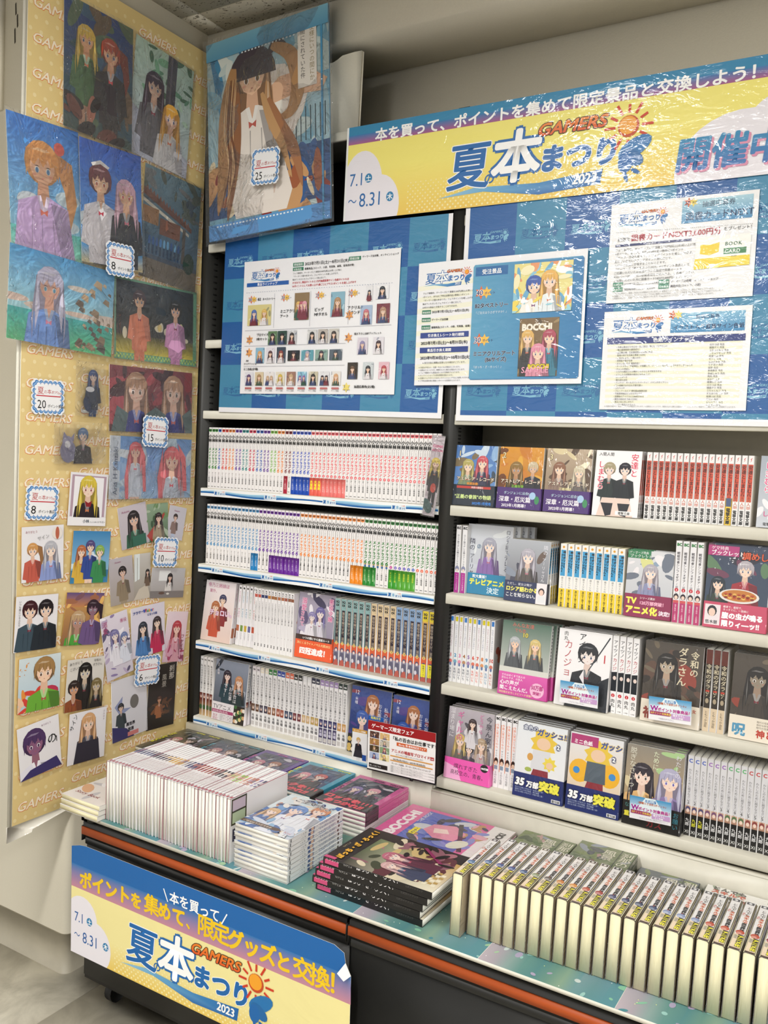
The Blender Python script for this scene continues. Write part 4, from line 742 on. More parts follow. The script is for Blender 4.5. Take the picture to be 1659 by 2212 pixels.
P = [(.158, .012), (.428, .012), (.432, .016), (.432, .285), (.428, .290), (.158, .290), (.154, .285), (.154, .016)]; c.poly(P, ['#2c78b0']*4+['#5ca0c4']*4)
c.rect(.16, .262, .085, .022, '#2467a4'); c.text('受注景品', .177, .267, .013, '#fff', bold=.03)
burst(c, .183, .222, .017, '40'); c.text('B2タペストリー', .162, .186, .0125, '#16284c', bold=.05, out=('#e4f0f6', .04)); c.text('『ご注文はうさぎですか？』', .162, .171, .0068, '#eaf2f8')
burst(c, .183, .108, .017, '30'); c.text('ミニアクリルアート', .162, .070, .0125, '#16284c', bold=.05, out=('#e4f0f6', .04)); c.text('(B6サイズ)', .195, .056, .0120, '#16284c', bold=.05, out=('#e4f0f6', .04)); c.text('『ぼっち・ざ・ろっく！』', .162, .040, .0068, '#eaf2f8')
base = c.L; t = CV(.145, .115, '#e8dc90'); g = random.Random(70); splash(t, ['#f4ecc0', '#8cc4dc', '#e8c84c', '#ffffff', '#e89c6c', '#6cacd0'], 60, g, s=.1); person(t, .052, .05, .026, '#3c5cac', '#f4f0e8', '#f4d4bc', 1); person(t, .09, .06, .026, '#e8b45c', '#e8f0f4', '#f4d4bc', 0); splash(t, ['#ffffff', '#f0d860', '#9cd4e4'], 16, g, 0, 0, .145, .03, s=.08)
for V, F, C, L in t.A: c.A.append((V+[.262, .168], F, C, base+L))
t = CV(.098, .136, '#7c6444'); g = random.Random(71); splash(t, ['#8c7450', '#a08860', '#5c4c38'], 20, g); t.text('BOCCHI', .006, .108, .021, '#f4ecdc', bold=.07, sx=.95); person(t, .022, .082, .02, '#e0b468', '#3a3a3c', '#f0d0b8', 0); person(t, .076, .08, .021, '#b04c60', '#3c7c94', '#f0d0b8', 0); person(t, .05, .045, .023, '#e090a8', '#d890a4', '#f0d0b8', 0); t.text('BOCCHI', .026, .018, .014, '#e0c830', bold=.08, out=('#28402c', .06)); t.text('SAMPLE', .01, .008, .02, '#f0a8c0', bold=.02)
for V, F, C, L in t.A: c.A.append((V+[.282, .018], F, C, base+L))
poster(cB, [(904.8, 569), (1270.9, 535.6), (1257.9, 829.3), (894, 833.6)], -.012, 'laminated order prize notice with blue panel, spanning the dark upright', w, h, name='prize_notice', cat='notice')
# C: book card raffle
w, h = .309, .218; c = CV(w, h, '#f0f0f2'); fes_logo(c, .018, h-.046, .0103); c.rect(.155, h-.056, .143, .048, '#3c88bc', '#a8d0e0'); c.star(.168, h-.012, .011, .005, 6, '#d8693c'); c.star(.178, h-.013, .010, .005, 6, '#e8d060'); c.text('1P', .160, h-.017, .011, '#222c60', bold=.03); c.text('景品', .175, h-.015, .005, '#222')
c.text('抽選応募券', .196, h-.024, .0135, '#182c50', bold=.0); c.text('図書カードNEXT', .163, h-.049, .0185, '#18305c', bold=.01, sx=.98)
for i in range(72): c.rect(.014+.004*i, h-.0625-.0001*i, .002, .0008, '#777', step=0)
c.L += 1; c.text('抽選で', .018, h-.082, .0095, '#333'); c.text('図書カードNEXT3,000円分', .048, h-.083, .0162, '#b01c38', bold=.02); c.text('をプレゼント！', .243, h-.078, .0088, '#333')
c.rect(.014, h-.094, .165, .0048, '#28346c'); c.text('応募購入方法', .083, h-.0933, .0035, '#fff'); lines(c, .014, h-.104, .2, 9, .0084, .0062, '#444', BODY+['「ゲーマーズ「夏の本まつり2023」の1ポイント景品として', 'ご応募いただいたお客様の中から抽選で図書カードを', '申込ページ内に記載の必要事項をご記入の上、ご応募ください。', 'ご応募いただいた方に図書カードNEXT3,000円分をプレゼント'])
c.L += 1; c.poly([(.190, h-.156), (.295, h-.153), (.299, h-.15), (.299, h-.138), (.296, h-.136), (.299, h-.134), (.299, h-.092), (.295, h-.088), (.193, h-.088), (.189, h-.092), (.187, h-.153)], '#f6f6f2'); c.poly([(.187, h-.156), (.299, h-.153), (.2985, h-.132), (.188, h-.134)], '#f2d43c'); c.poly([(.198, h-.124), (.217, h-.128), (.236, h-.122), (.237, h-.102), (.218, h-.106), (.198, h-.104)], '#f2d43c')
c.text('BOOK', .248, h-.110, .0105, '#3a6c50', bold=.04, pitch=1.15); c.rect(.246, h-.128, .045, .0125, '#3a8050'); c.text('CARD', .248, h-.1255, .0105, '#fff', bold=.03, pitch=1.12); c.text('¥3,000', .262, h-.134, .0038, '#444')
for x, y, t, d in ((.014, .182, '応募期間', '2023年7月1日(土)～8月31日(木)'), (.014, .193, '応募締切', '2023年9月10日(月・祝)23:59'), (.115, .182, '開催店舗', 'ゲーマーズ全店舗、オンラインショップ'), (.115, .192, '対象商品', '書籍商品(コミック、小説)')): c.rect(x, h-y, .022, .009, '#3c8c70', step=0); c.L += 1; c.text(t, x+.0012, h-y+.002, .005, '#fff'); c.text(d, x+.025, h-y+.002, .0055, '#334', bold=.02); c.L -= 2
c.L += 2; lines(c, .014, h-.199, .2, 3, .0052, .0040, '#777', [FINE[0]+FINE[1], FINE[4]+FINE[2]]); poster(c, [(1320, 443.7), (1643.4, 407.5), (1626, 640.4), (1309.8, 656.3)], -.0078, 'upper laminated raffle notice with yellow book card picture', w, h, name='raffle_notice', cat='notice')
# D: signed board line-up
w, h = .313, .219; c = CV(w, h, '#f0f0f2')
for i in range(12): c.rect(.012, .014+.0128*i, .286, .0064, '#efeed6', step=0)
fes_logo(c, .020, h-.044, .0108); c.rect(.148, h-.052, .152, .042, '#3c88bc', '#7cb4d4'); c.star(.152, h-.014, .011, .005, 6, '#d8693c'); c.star(.163, h-.014, .010, .005, 6, '#e8d060'); c.text('1', .146, h-.019, .012, '#223', bold=.03); c.text('抽選応募券', .2, h-.023, .0098, '#20406c', bold=.02); c.text('イラスト入り直筆サイン色紙', .154, h-.045, .0112, '#182c58', bold=.03)
c.rect(.010, h-.073, .293, .0145, '#28387c'); c.text('色紙ラインナップ', .112, h-.070, .0110, '#fff', bold=.04)
TT = ['今泉ん家はどうやらギャルの溜まり場になってるらしい', '俺は星間国家の悪徳領主！', '追放騎士様、乙女達世界から召喚される', '聖者の弟子を名乗る賢者 COMIC', 'ごきげんよう、一局いかが？', '将棋指す猫の日常', 'だらしないです 堀田先生！', 'チートスキル「死者蘇生」が覚醒して、いにしえの魔王軍を復活させてしまいました', 'チェンの恩返し', 'となりの魔王さんは俺のことがひとまず好きすぎる', 'どうしたら幼馴染の彼女になれますか？', 'ばっどがーる', '憧れ娘れ日和', 'バンドリ！ ガールズバンドパーティ！ イヤングダイアリー', '蛇ヶ崎椿子は今日も不要可愛い', 'ふたりべや', 'ブルーアーカイブ 便利屋68業務日誌', '千束家姉妹はどっちもやんでる', '放課後のアイドルには秘密がある', '魔王の始め方 THE COMIC', '魔法少女にあこがれて', 'ヤンキー転生ハナちゃん']
AU = ['のりつば 先生', '鍋島テツ 先生', 'うりゃくもつ 先生', 'すえみつぢっか 先生', '前津つば 先生', 'モリィ 先生', 'なかだまお 先生', 'りすまい 先生', '冠享 先生', '新島新五 先生', '奈樹しゅう 先生', '肉丸 先生', 'おかだ 先生', '綾瀬しこ 先生']
for i in range(22): y = h-.0815-.0061*i; c.text('・'+TT[i], .030, y, .0046, '#444', sx=.95); c.text(AU[i % 14], .232, y, .0048, '#444'); c.L -= 2
c.L += 2; c.text(FINE[0]+FINE[1]+FINE[2], .012, .006, .0035, '#777'); poster(c, [(1305.4, 673.7), (1627.5, 657.8), (1612, 887.8), (1294, 885)], -.0078, 'lower laminated notice listing signed illustration boards in two columns', w, h, name='raffle_notice', cat='notice')
# big top banner
def dots(c, x0, x1, y0, y1, p, r, col, keep=lambda x, y: True):
    j = 0; y = y0
    while y < y1:
        x = x0+(p/2 if j % 2 else 0)
        while x < x1:
            if keep(x, y): c.ell(x, y, r*(1-.35*(y-y0)/(y1-y0)), r*(1-.35*(y-y0)/(y1-y0)), col, 8, step=0)
            x += p
        y += p/2; j += 1
    c.L += 1
w, h = 1.30, .2425; c = CV(w, h, '#f6ea7c'); c.rect(0, 0, w, .13, '#eec85c', '#f6ea7c', step=0)
c.rect(0, h-.023, w, .023, '#2a86b4', '#2a86b4'); c.rect(0, h-.046, w, .024, '#a8588c', '#2a78b4', step=0)
dots(c, .13, .93, .006, .085, .0145, .0026, '#f6e8ac', lambda x, y: x > .19 or y > .08)
c.ell(.055, .085, .062, .092, '#ece8f0', 30); c.ell(.11, .03, .06, .08, '#ece8f0', 30, step=.4); c.rect(0, 0, .115, .10, '#ece8f0', step=.4); c.rect(0, 0, .006, h, '#f0f0f0')
c.ell(1.0, .02, .14, .12, '#ece8f0', 30); c.ell(1.12, .06, .14, .12, '#ece8f0', 30, step=.4); c.rect(.88, 0, .42, .08, '#ece8f0', step=.4)
c.text('7.1', .014, .089, .046, '#1c68ac', bold=.0, sx=.85, res=4); c.ell(.074, .105, .011, .012, '#2c80b4', 20); c.text('土', .0655, .098, .017, '#fff', res=4, bold=.02)
c.text('～', .012, .036, .036, '#1c68ac', sx=.8, res=4); c.text('8.31', .047, .033, .050, '#1c68ac', sx=.85, res=4); c.ell(.142, .051, .011, .0125, '#2c80b4', 20); c.text('木', .1335, .044, .017, '#fff', res=4, bold=.02)
TX = '本を買って、ポイントを集めて限定景品と交換しよう！'
c.text(TX, .088, .199, .0345, '#ffffff', bold=.028, res=4, sx=1.10)
fes_logo(c, .312, .046, .0475, res=4)
c.text('開催中！', .862, .028, .074, '#d88cac', bold=.04, res=4, shear=.1, sx=1.); c.text('開催中！', .858, .032, .074, '#3c70b4', bold=.032, res=4, shear=.1, top='#1c88b8')
sh = sheet_mesh(c, .001, 'lam', name='festival_banner'); o = link('festival_banner', sh, None, T(.485, -.008, 2.0545) @ RY(.35)); tag(o, 'long festival banner across the bookcase tops, blue top edge and yellow ground', 'banner')
# lower banner taped to the wagon
w, h = .845, .288; c = CV(w, h)
c.poly([(0, 0), (w-.01, .0), (w, .02), (w, h-.03), (w-.02, h), (.045, h), (0, h-.012)], '#f4f4f4'); c.A = []; c.L = 1
outl = [(0, .004), (w-.004, 0), (w, .02), (w-.002, h-.055), (w-.016, h-.032), (w-.02, h-.012), (w-.045, h-.002), (.05, h), (.03, h-.003), (0, h-.012)]
c.poly(outl, '#f3e7a2'); c.poly([(0, .07), (w, .07), (w, 0), (0, 0)], ['#f3e7a2', '#f3e7a2', '#eccb62', '#eccb62'])
c.poly([(0, h-.115), (w, h-.115), (w-.002, h-.055), (w-.002, h-.055), (0, h-.055)], ['#c88a9c', '#c88a9c', '#2a74b4', '#2a74b4', '#2a74b4'])
c.poly([(0, h-.0552), (w-.002, h-.0552), (w-.016, h-.032), (w-.02, h-.012), (w-.045, h-.002), (.05, h), (.03, h-.003), (0, h-.012)], '#1764ac')
dots(c, .16, w-.1, .006, .075, .0145, .0026, '#f8ecb4')
c.ell(.04, .10, .055, .055, '#ece8f0', 26); c.ell(.09, .04, .055, .062, '#ece8f0', 26, step=.4); c.rect(0, 0, .10, .10, '#ece8f0', step=.4); c.ell(w-.02, .0, .12, .07, '#ece8f0', 26, step=.4)
c.text('7.1', .012, .085, .036, '#1c5ca4', sx=.85, res=4); c.ell(.068, .097, .010, .0105, '#2c80b4', 18); c.text('土', .0603, .091, .0155, '#fff', res=4, bold=.02)
c.text('～', .012, .040, .030, '#1c5ca4', sx=.75, res=4); c.text('8.31', .043, .037, .040, '#1c5ca4', sx=.85, res=4); c.ell(.127, .052, .010, .0105, '#2c80b4', 18); c.text('木', .1193, .046, .0155, '#fff', res=4, bold=.02)
for i, (ch, sz) in enumerate(zip('ポイントを集めて、限定グッズと交換！', [1, 1, 1, 1, .85, 1.1, .95, .95, .7, 1.15, 1.15, 1.05, 1.05, 1.05, .95, 1.15, 1.15, 1.2])):
    b0 = c.L; c.text(ch, .030+.0452*i+(0 if i < 9 else -.012), h-.105+.008*math.sin(i/17*3.14), .046*sz, '#f2c81c', bold=.045 if ord(ch) < 0x3400 else .026, res=4); c.L = b0
c.L += 1; c.text('本を買って', .338, h-.053, .031, '#fff', bold=.02, res=4); c.poly([(.318, h-.028), (.321, h-.027), (.335, h-.055), (.332, h-.056)], '#fff'); c.poly([(.512, h-.028), (.515, h-.029), (.500, h-.056), (.497, h-.055)], '#fff', step=0)
fes_logo(c, .205, .048, .0425, res=4)
mb = MB(); mb.prism([(p[0], p[1]) for p in outl][::-1], 1, -.0008, 0, '#f4f4f4'); c.put(mb, (0, -.0008, 0), (1, 0, 0), (0, 0, 1), (0, -1, 0), off=5e-5)
mb.add([(w-.002, -.001, h-.055), (w-.016, -.001, h-.032), (w-.026, -.016, h-.05), (w-.012, -.012, h-.064)], [(0, 1, 2, 3), (3, 2, 1, 0)], lin('#f2f0ee'))
me = mb.build('wagon_banner', ['soft']); o = link('wagon_banner', me, None, T(.086, -.5118, .146) @ RX(1.0)); tag(o, 'lower festival banner with yellow lettering taped to the left wagon front', 'banner')
# red headed fair sign
w, h = .200, .128; c = CV(w, h, '#f2f0ee'); c.rect(0, h-.024, w, .024, '#9c1c20'); c.text('ゲーマーズ限定フェア', .010, h-.0175, .0128, '#fff', bold=.04)
for i in range(8):
    x = .006+.031*(i % 2); y = h-.044-.0185*(i//2); base = c.L; thumb(c, x, y, .029, .017, 80+i, ['#5c3c30', '#d8b478', '#a87c48', '#c8c0ac', '#4c3c28', '#88a078', '#b0bcd8', '#e8d8a0'][i], [['#302020', '#e0b878', '#e0a858', '#a89c80', '#a08050', '#b04c54', '#4c5c98', '#e8c060'][i]]); c.L = base
c.L += 30; c.text('「私の百合はお仕事です！」', .070, h-.039, .0118, '#1c1c1c', bold=.04, sx=.98); c.rect(.088, h-.052, .088, .009, '#d0602c'); c.text('Blu-ray 第1巻発売記念フェア', .094, h-.050, .0062, '#fff', bold=.02)
c.text('アニメの場面写ブロマイド', .072, h-.070, .0095, '#b82c2c', bold=.04); c.rect(.186, h-.071, .011, .008, '#b82c2c', step=0); c.text('全8種', .1865, h-.069, .0036, '#fff'); c.text('をランダムで1枚プレゼントいたします！', .086, h-.077, .0045, '#333')
for y in (.082, .094): c.rect(.070, h-y, .124, .0028, '#d89c4c', step=0)
c.text('2023年6月27日(火)～2023年7月30日(日)', .078, h-.0905, .0055, '#222', bold=.02); c.text('ゲーマーズ全店、ゲーマーズオンラインショップ', .074, h-.102, .0052, '#222', bold=.02); lines(c, .070, h-.108, .1, 5, .0036, .0029, '#555', [FINE[1]+FINE[3], FINE[4]])
c.rect(.006, .006, .056, .011, '#2c2422'); c.text('詳しくはこちら', .008, .009, .005, '#fff')
g = empty('fair_sign', fitm([(792.6, 1556), (943, 1583), (937.8, 1693), (797.6, 1657.6)], 1, -.045, w, h), 'white sign with red header about a limited fair, clipped to the lowest left shelf', 'sign')
link('sign_sheet', sheet_mesh(c, .001, 'matte', name='sign_sheet'), g); boxes('sign_holder', ['black'], [(-.0015, w+.0015, .0005, .002, -.004, .02), (w*.3, w*.34, .002, .044, .02, .03), (w*.64, w*.68, -.001, .004, -.008, 0)], g)
# W point cards on the front covers
def wcard(cor, txt, lab):
    w, h = .092, .052; c = CV(w, h, '#f2f0f4'); c.poly([(0, .018), (w, .018), (w, h), (0, h)], ['#d8ecf4', '#d8ecf4', '#3c94c8', '#3c94c8']); c.poly([(.012, .018), (w*.38, h), (w*.62, h), (w-.012, .018)], '#e8f4f8')
    fes_logo(c, .034, .0425, .0024, mono='#2c7cc0'); c.text('1冊購入で合計2ポイント♪', .018, .037, .0058, '#c05828', bold=.03, sx=.95); c.text('W', .004, .0215, .016, '#9c2c94', bold=.05, out=('#ffffff', .05)); c.text('ポイント対象商品！', .0195, .0225, .0083, '#b0308c', bold=.06, out=('#ffffff', .05)); c.poly([(.003, .0125), (.046, .0125), (.050, .0165), (.046, .0205), (.003, .0205)], '#a02c6c'); c.text('8ポイント交換景品', .005, .0145, .0052, '#f4e04c', bold=.03)
    c.rect(.050, .0085, .04, .011, '#c8a0d0'); c.text('描き下ろし', .053, .0145, .0052, '#fff', bold=.03); c.text('ミニ色紙', .056, .0092, .0048, '#fff', bold=.03); c.text(txt, .02, .0035, .0042, '#9a9aa8')
    o = link('points_card', sheet_mesh(c, .0006, 'cover', name='points_card'), None, fitm(cor, 1, -.004, w, h)); tag(o, lab, 'card')
z7w = z7
wcard(z7((625, 280), (825, 312), (810, 413), (610, 375)), '『アイツノカノジョ』', 'blue and purple points card on the white cover with a black suited couple')
wcard(z7((1063, 355), (1288, 385), (1278, 500), (1055, 465)), '『令和のダラさん』', 'blue and purple points card on the dark snake woman cover')
wcard(z7((968, 843), (1192, 890), (1178, 1003), (955, 958)), '『わたしのために脱ぎなさいっ！』', 'blue and purple points card on the lowest shelf two-girl cover')
# ================================================================== BOOKS
# local frame of a book: x = thickness, spine on y = 0 facing -y, z = height; front cover on x = 0 (looks to -x)
BDZ = 1.5e-5
def ucase(t, w, h, ch, bt, col, z0=0.):
    mb = MB(); mb.prism([(0, w), (0, ch), (ch, 0), (t-ch, 0), (t, ch), (t, w), (t-bt, w), (t-bt, ch+bt*.5), (t-ch-bt*.5, bt), (ch+bt*.5, bt), (bt, ch+bt*.5), (bt, w)][::-1], 2, z0, z0+h, col); return mb
def prints(mb, t, w, h, ch, fns, e=0.):
    top = 0
    for k, fn in enumerate(fns):
        if not fn: continue
        c = CV((t-2*ch) if k == 0 else (w-ch), h, dz=BDZ); fn(c); top = max(top, c.L)
        if k == 0: c.put(mb, (ch, -e, 0), (1, 0, 0), (0, 0, 1), (0, -1, 0), off=3e-5)
        elif k == 1: c.put(mb, (-e, w, 0), (0, -1, 0), (0, 0, 1), (-1, 0, 0), off=3e-5)
        else: c.put(mb, (t+e, ch, 0), (0, 1, 0), (0, 0, 1), (1, 0, 0), off=3e-5)
    return top
BC = {}
def bmesh_(key, sp, split):
    if (key, split) in BC: return BC[(key, split)]
    t, w, h = sp['t'], sp['w'], sp['h']; ch = sp.get('ch', .0009); bt = sp.get('bt', .0006)
    mb = ucase(t, w, h, ch, bt, sp.get('cov', '#f0eeee')); L = prints(mb, t, w, h, ch, (sp.get('spine'), sp.get('front'), sp.get('back')))
    out = []
    pg = lambda m_, k: m_.box(bt+.0001, t-bt-.0001, bt+.0003, w-.0015, .0005, h-.0005, '#ffffff', k)
    if split:
        out.append(('cover', mb.build('cover', [sp.get('mat', 'cover')]))); p = MB(); pg(p, 0); out.append(('pages', p.build('pages', [sp.get('page', 'pagew')])))
    else: pg(mb, 1); out.append(('cover', mb.build('book', [sp.get('mat', 'cover'), sp.get('page', 'pagew')])))
    if sp.get('band'):
        bh, bc, f0, f1, f2 = sp['band']; e = L*BDZ+.0002
        b = MB(); V0 = ucase(t+2*e, w+e, bh, ch, .00015, bc)
        V0.V = [v-[e, e, 0] for v in V0.V]  # shift outward
        b = V0; prints(b, t, w, bh, ch, (f0, f1, f2), e); out.append(('paper_band', b.build('paper_band', [sp.get('mat', 'cover')])))
    BC[(key, split)] = out; return out
def book(key, sp, mtx, label, group=None, name='comic_book', split=False):
    ms = bmesh_(key, sp, split)
    if len(ms) == 1: return tag(link(name, ms[0][1], None, mtx), label, 'book', group)
    g = empty(name, mtx, label, 'book', group)
    for n, m in ms: link(n, m, g)
    return g
def FACE(x1, y, z, lean=4.): return T(x1, y, z) @ RX(-lean) @ RZ(90)
def SPUP(x, y, z, w, yaw=0., ry=0.): return T(x, y, z) @ RZ(yaw) @ RY(ry) @ T(0, 0, w) @ RX(-90)
def FLAT(x1, y, z, rz=0.): return T(x1, y, z) @ RZ(rz) @ RX(-90) @ RZ(90)
def LMAG(x1, y, z, rz=0.): return T(x1, y, z) @ RZ(rz) @ RY(-90)
YB = .034
def fx(x, y=YB): return x+(x-1.838)/2.0*(y-.02)      # measured on y = .02, moved onto the row's own depth
def faceout(key, sp, x0, x1, z, lab, n=3, y=None, name='comic_book', lean=5., dx=0., group='copies stacked behind each front-facing cover'):
    y = .010 if y is None else y; xr = fx(x1, y+.005)
    sp = dict(sp); sp['w'] = min(sp['w'], fx(x1, y+.005)-fx(x0, y+.005)) if x0 else sp['w']
    for k in range(n):
        l = lab if k == 0 else f'{["", "second", "third", "fourth", "fifth"][k]} copy behind the '+lab
        l = ' '.join(l.split()[:15]); book(key, sp, FACE(xr+dx*k, y+k*(sp['t']+(.0036 if sp.get('band') else .0019))/math.cos(math.radians(lean)), z+.0004+(sp['t']+.001)*math.sin(math.radians(lean)), lean), l, name=name, split=(k == 0))
# ---- spine styles
WH = '#f1eeee'
def circ(c, z, r, col, n, tc='#fff', y=None):
    c.ell(c.w/2, z, r, r, col, 14); c.text(n, c.w/2, z-r*.62, r*1.5, tc, bold=.03, center=True)
def kob(col, num, band=None, t=.0124, dark=None, kind=0):
    def spine(c):
        w = c.w; c.rect(0, 0, w, c.h, WH); m = w/2
        c.poly([(0, .170), (w*.5, .168), (w, .170), (w, .176), (w*.8, .178), (w*.6, .176), (w*.4, .178), (w*.2, .176), (0, .178)], col); c.rect(w*.15, .1715, w*.7, .0035, mixc(col, '#181018', .6))
        c.v('小林', m, .161, .0118, '#0c0c0c', bold=.06); c.v('さんちの', m, .137, .0046, '#26262a'); c.v('メイドラゴン', m, .122, .0097, col, bold=.06)
        if kind == 1: c.v('カンナの日常', m-.001, .065, .0036, '#444')
        elif kind == 2: c.v('エルマのOL日記', m, .065, .0042, '#20242c', bold=.05)
        elif kind == 3: c.ell(m, .058, .004, .005, '#e0b070', 8); c.ell(m, .053, .0035, .004, '#3c6c9c', 8, step=.3)
        if num: circ(c, .062 if kind != 1 else .0405 if kind == 1 and 0 else .056, .0042, dark or col, num)
        c.v('クール教信者', m, .049, .0052, '#1c1c20', bold=.03); c.text('双葉社', m, .0045, .0026, '#222', center=True, bold=.04)
    sp = dict(t=t, w=.128, h=.182, spine=spine, back=lambda c: backc(c, '#f3f1f1'))
    if band:
        bc, tx, tcol = band
        sp['band'] = (.050, bc, lambda c: c.v(tx, c.w/2, .043, .0088 if len(tx) < 4 else .0052, tcol, bold=.05 if len(tx) < 4 else .0), None, None)
    return sp
def backc(c, bg, blob=None):
    c.rect(0, 0, c.w, c.h, bg)
    for r in (0, 1):
        for i in range(22): c.rect(c.w-.048+.0018*i, c.h-.030-.018*r, .0009 if i % 3 else .0013, .012, '#222', step=0)
        c.L += 1
    if blob:
        g = random.Random(3)
        for i in range(5): c.ell(c.w*.2+.05*g.random(), c.h*.35+.04*g.random(), .012, .01, blob[i % len(blob)], 8, step=.4)
def nth(i, n=None): return ordn(i+1)
def spinerow(items, x0, x1, y, z, lab, group, name='comic_book', t=None, jit=.0012, seed=1, tilt=0.):
    g = random.Random(seed); n = len(items); xa, xb = fx(x0, y), fx(x1, y)
    for i, (key, sp, extra) in enumerate(items):
        x = xa+(xb-xa)*i/n; m = T(x, y+jit*(g.random()-.5)*2, z+.0002) @ RY(tilt)
        book(key, sp, m, f'{lab} {extra}, {nth(i)} from left'.replace('  ', ' '), group, name)
# ---- left bay row 1
Q = []
names = {'#3f8a3c': 'green', '#2a5cb4': 'blue', '#d8483c': 'red', '#e8883c': 'orange', '#6a3ca0': 'purple', '#2c8c8c': 'teal', '#c8284c': 'crimson', '#7a2430': 'dark red', '#7cb848': 'light green', '#e8626a': 'salmon', '#4c94c8': 'sky blue', '#2c7c34': 'dark green', '#2c50c0': 'bright blue'}
seq = [('#3f8a3c', '1')]*3+[('#2a5cb4', '2')]+[('#d8483c', '3')]*2+[('#e8883c', '4')]*2+[('#6a3ca0', '5')]*2+[('#2c8c8c', '6')]*2+[('#c8284c', '7')]*2+[('#2a5cb4', '8')]*2+[('#6a3ca0', '9')]*2+[('#7cb848', '10')]*2+[('#e8883c', '11')]*2+[('#7a2430', '12')]*2+[('#2c50c0', '13')]*5
for i, (c_, n_) in enumerate(seq):
    b_ = ('#b02840', 'クール教信者', '#f4e0e0') if i == 22 else ('#2450b8', 'クール教信者', '#dce4f4') if i >= 24 else None
    Q.append((('k', c_, n_, b_ is not None), kob(c_, n_, b_), names[c_]+' lettering'+(', lower band' if b_ else '')))
rn = '1 1 1 2 2 3 3 3 3 4 4 4 5 5 6 7 6 7 7 7 8 8 8 9 9 9 10 10 10 11 11'.split()
for i, n_ in enumerate(rn):
    b_ = ('#ee6a5c', '大増刷', '#f8e83c') if i < 3 else ('#ee7c78', 'クール教信者', '#f8dcd8') if i < 9 else None
    Q.append((('k2', n_, i < 3, i < 9), kob('#e8626a', n_, b_, kind=1), 'salmon lettering'+(', yellow text band' if i < 3 else ', salmon band' if i < 9 else '')))
spinerow(Q, .007, .797, .012, 1.317, 'white comic on the topmost left row,', 'white comic spines on the topmost left row', t=.0124, seed=2)
Q = []
for i in range(15): Q.append((('s2a', i < 13, '123456'[min(i//3, 5)]), kob('#4c94c8', str(min(i//3+1, 6)) if i < 13 else '7', None if i < 13 else ('#2484c4', 'クール教信者', '#e4f0f8')), 'sky blue lettering'+('' if i < 13 else ', blue band')))
for i in range(11): Q.append((('s2b', i < 3, str(i//3+1)), kob('#6a2ca0', str(i//3+1), None if i < 3 else ('#6c2a9c', 'クール教信者', '#e4d4f0'), kind=2), 'purple lettering'+('' if i < 3 else ' and purple band')))
for i in range(16): Q.append((('s2c', i < 13), kob('#ee8c3c', '1', None if i < 13 else ('#f09028', 'クール教信者', '#fff0dc'), kind=2), 'orange lettering'+('' if i < 13 else ' and orange band')))
for i in range(17):
    bd = ('#2f8c38', 'クール教信者', '#d8f0c0') if i < 3 else None if i < 6 else ('#3c9c30', 'アニメ2期', '#f4f048') if i < 8 else ('#58a838', '放送開始', '#f4f048') if i < 12 else None
    nn = '1' if i < 6 else ['1', '2', '1', '1', '2', '2', '3', '3', '4', '4', '5'][i-6]
    Q.append((('s2d', i < 3, 2 < i < 6, 5 < i < 8, bd is None, nn), kob('#2c7c34', nn, bd, kind=3 if i < 6 else 1, dark=['#2c7c34', '#c8449c', '#6c5cc0', '#3c5cc0', '#e8643c', '#e8643c', '#e8643c'][min(6, max(0, (i-5)//2+(i > 5)))]), 'green lettering'+(' and green band' if bd else '')))
spinerow(Q, .011, .806, .012, 1.087, 'white comic on the second left row,', 'white comic spines on the second left row', seed=3)
# ---- generic cover
def cov(bg, people, titles, spl=None, seed=1, extra=None):
    def f(c):
        g = random.Random(seed); c.rect(0, 0, c.w, c.h, bg[0], bg[1])
        if spl: splash(c, spl[0], spl[1], g, s=spl[2] if len(spl) > 2 else .15)
        for p in people: person(c, c.w*p[0], c.h*p[1], c.w*p[2], *p[3:], rng=g)
        if extra: extra(c, g)
        for t_ in titles:
            s_, x, y, z_, col = t_[:5]; o = t_[5] if len(t_) > 5 else {}
            c.text(s_, c.w*x, c.h*y, c.w*z_, col, **o)
    return f
VT = dict(vert=True)
def OUT(c, e=.05, **k): return dict(out=(c, e), bold=.03, **k)
def spt(bg, segs, low=None):              # spine: background + [(text, ztop, size, colour, bold)]
    def f(c):
        c.rect(0, 0, c.w, c.h, bg)
        for b in (low or []): c.rect(0, b[0]*c.h, c.w, (b[1]-b[0])*c.h, b[2], b[3] if len(b) > 3 else None)
        for s_ in segs: c.v(s_[0], c.w/2, s_[1]*c.h, s_[2]*c.w, s_[3], bold=s_[4] if len(s_) > 4 else 0.)
    return f
B6 = dict(w=.128, h=.182); BK = dict(w=.106, h=.151)
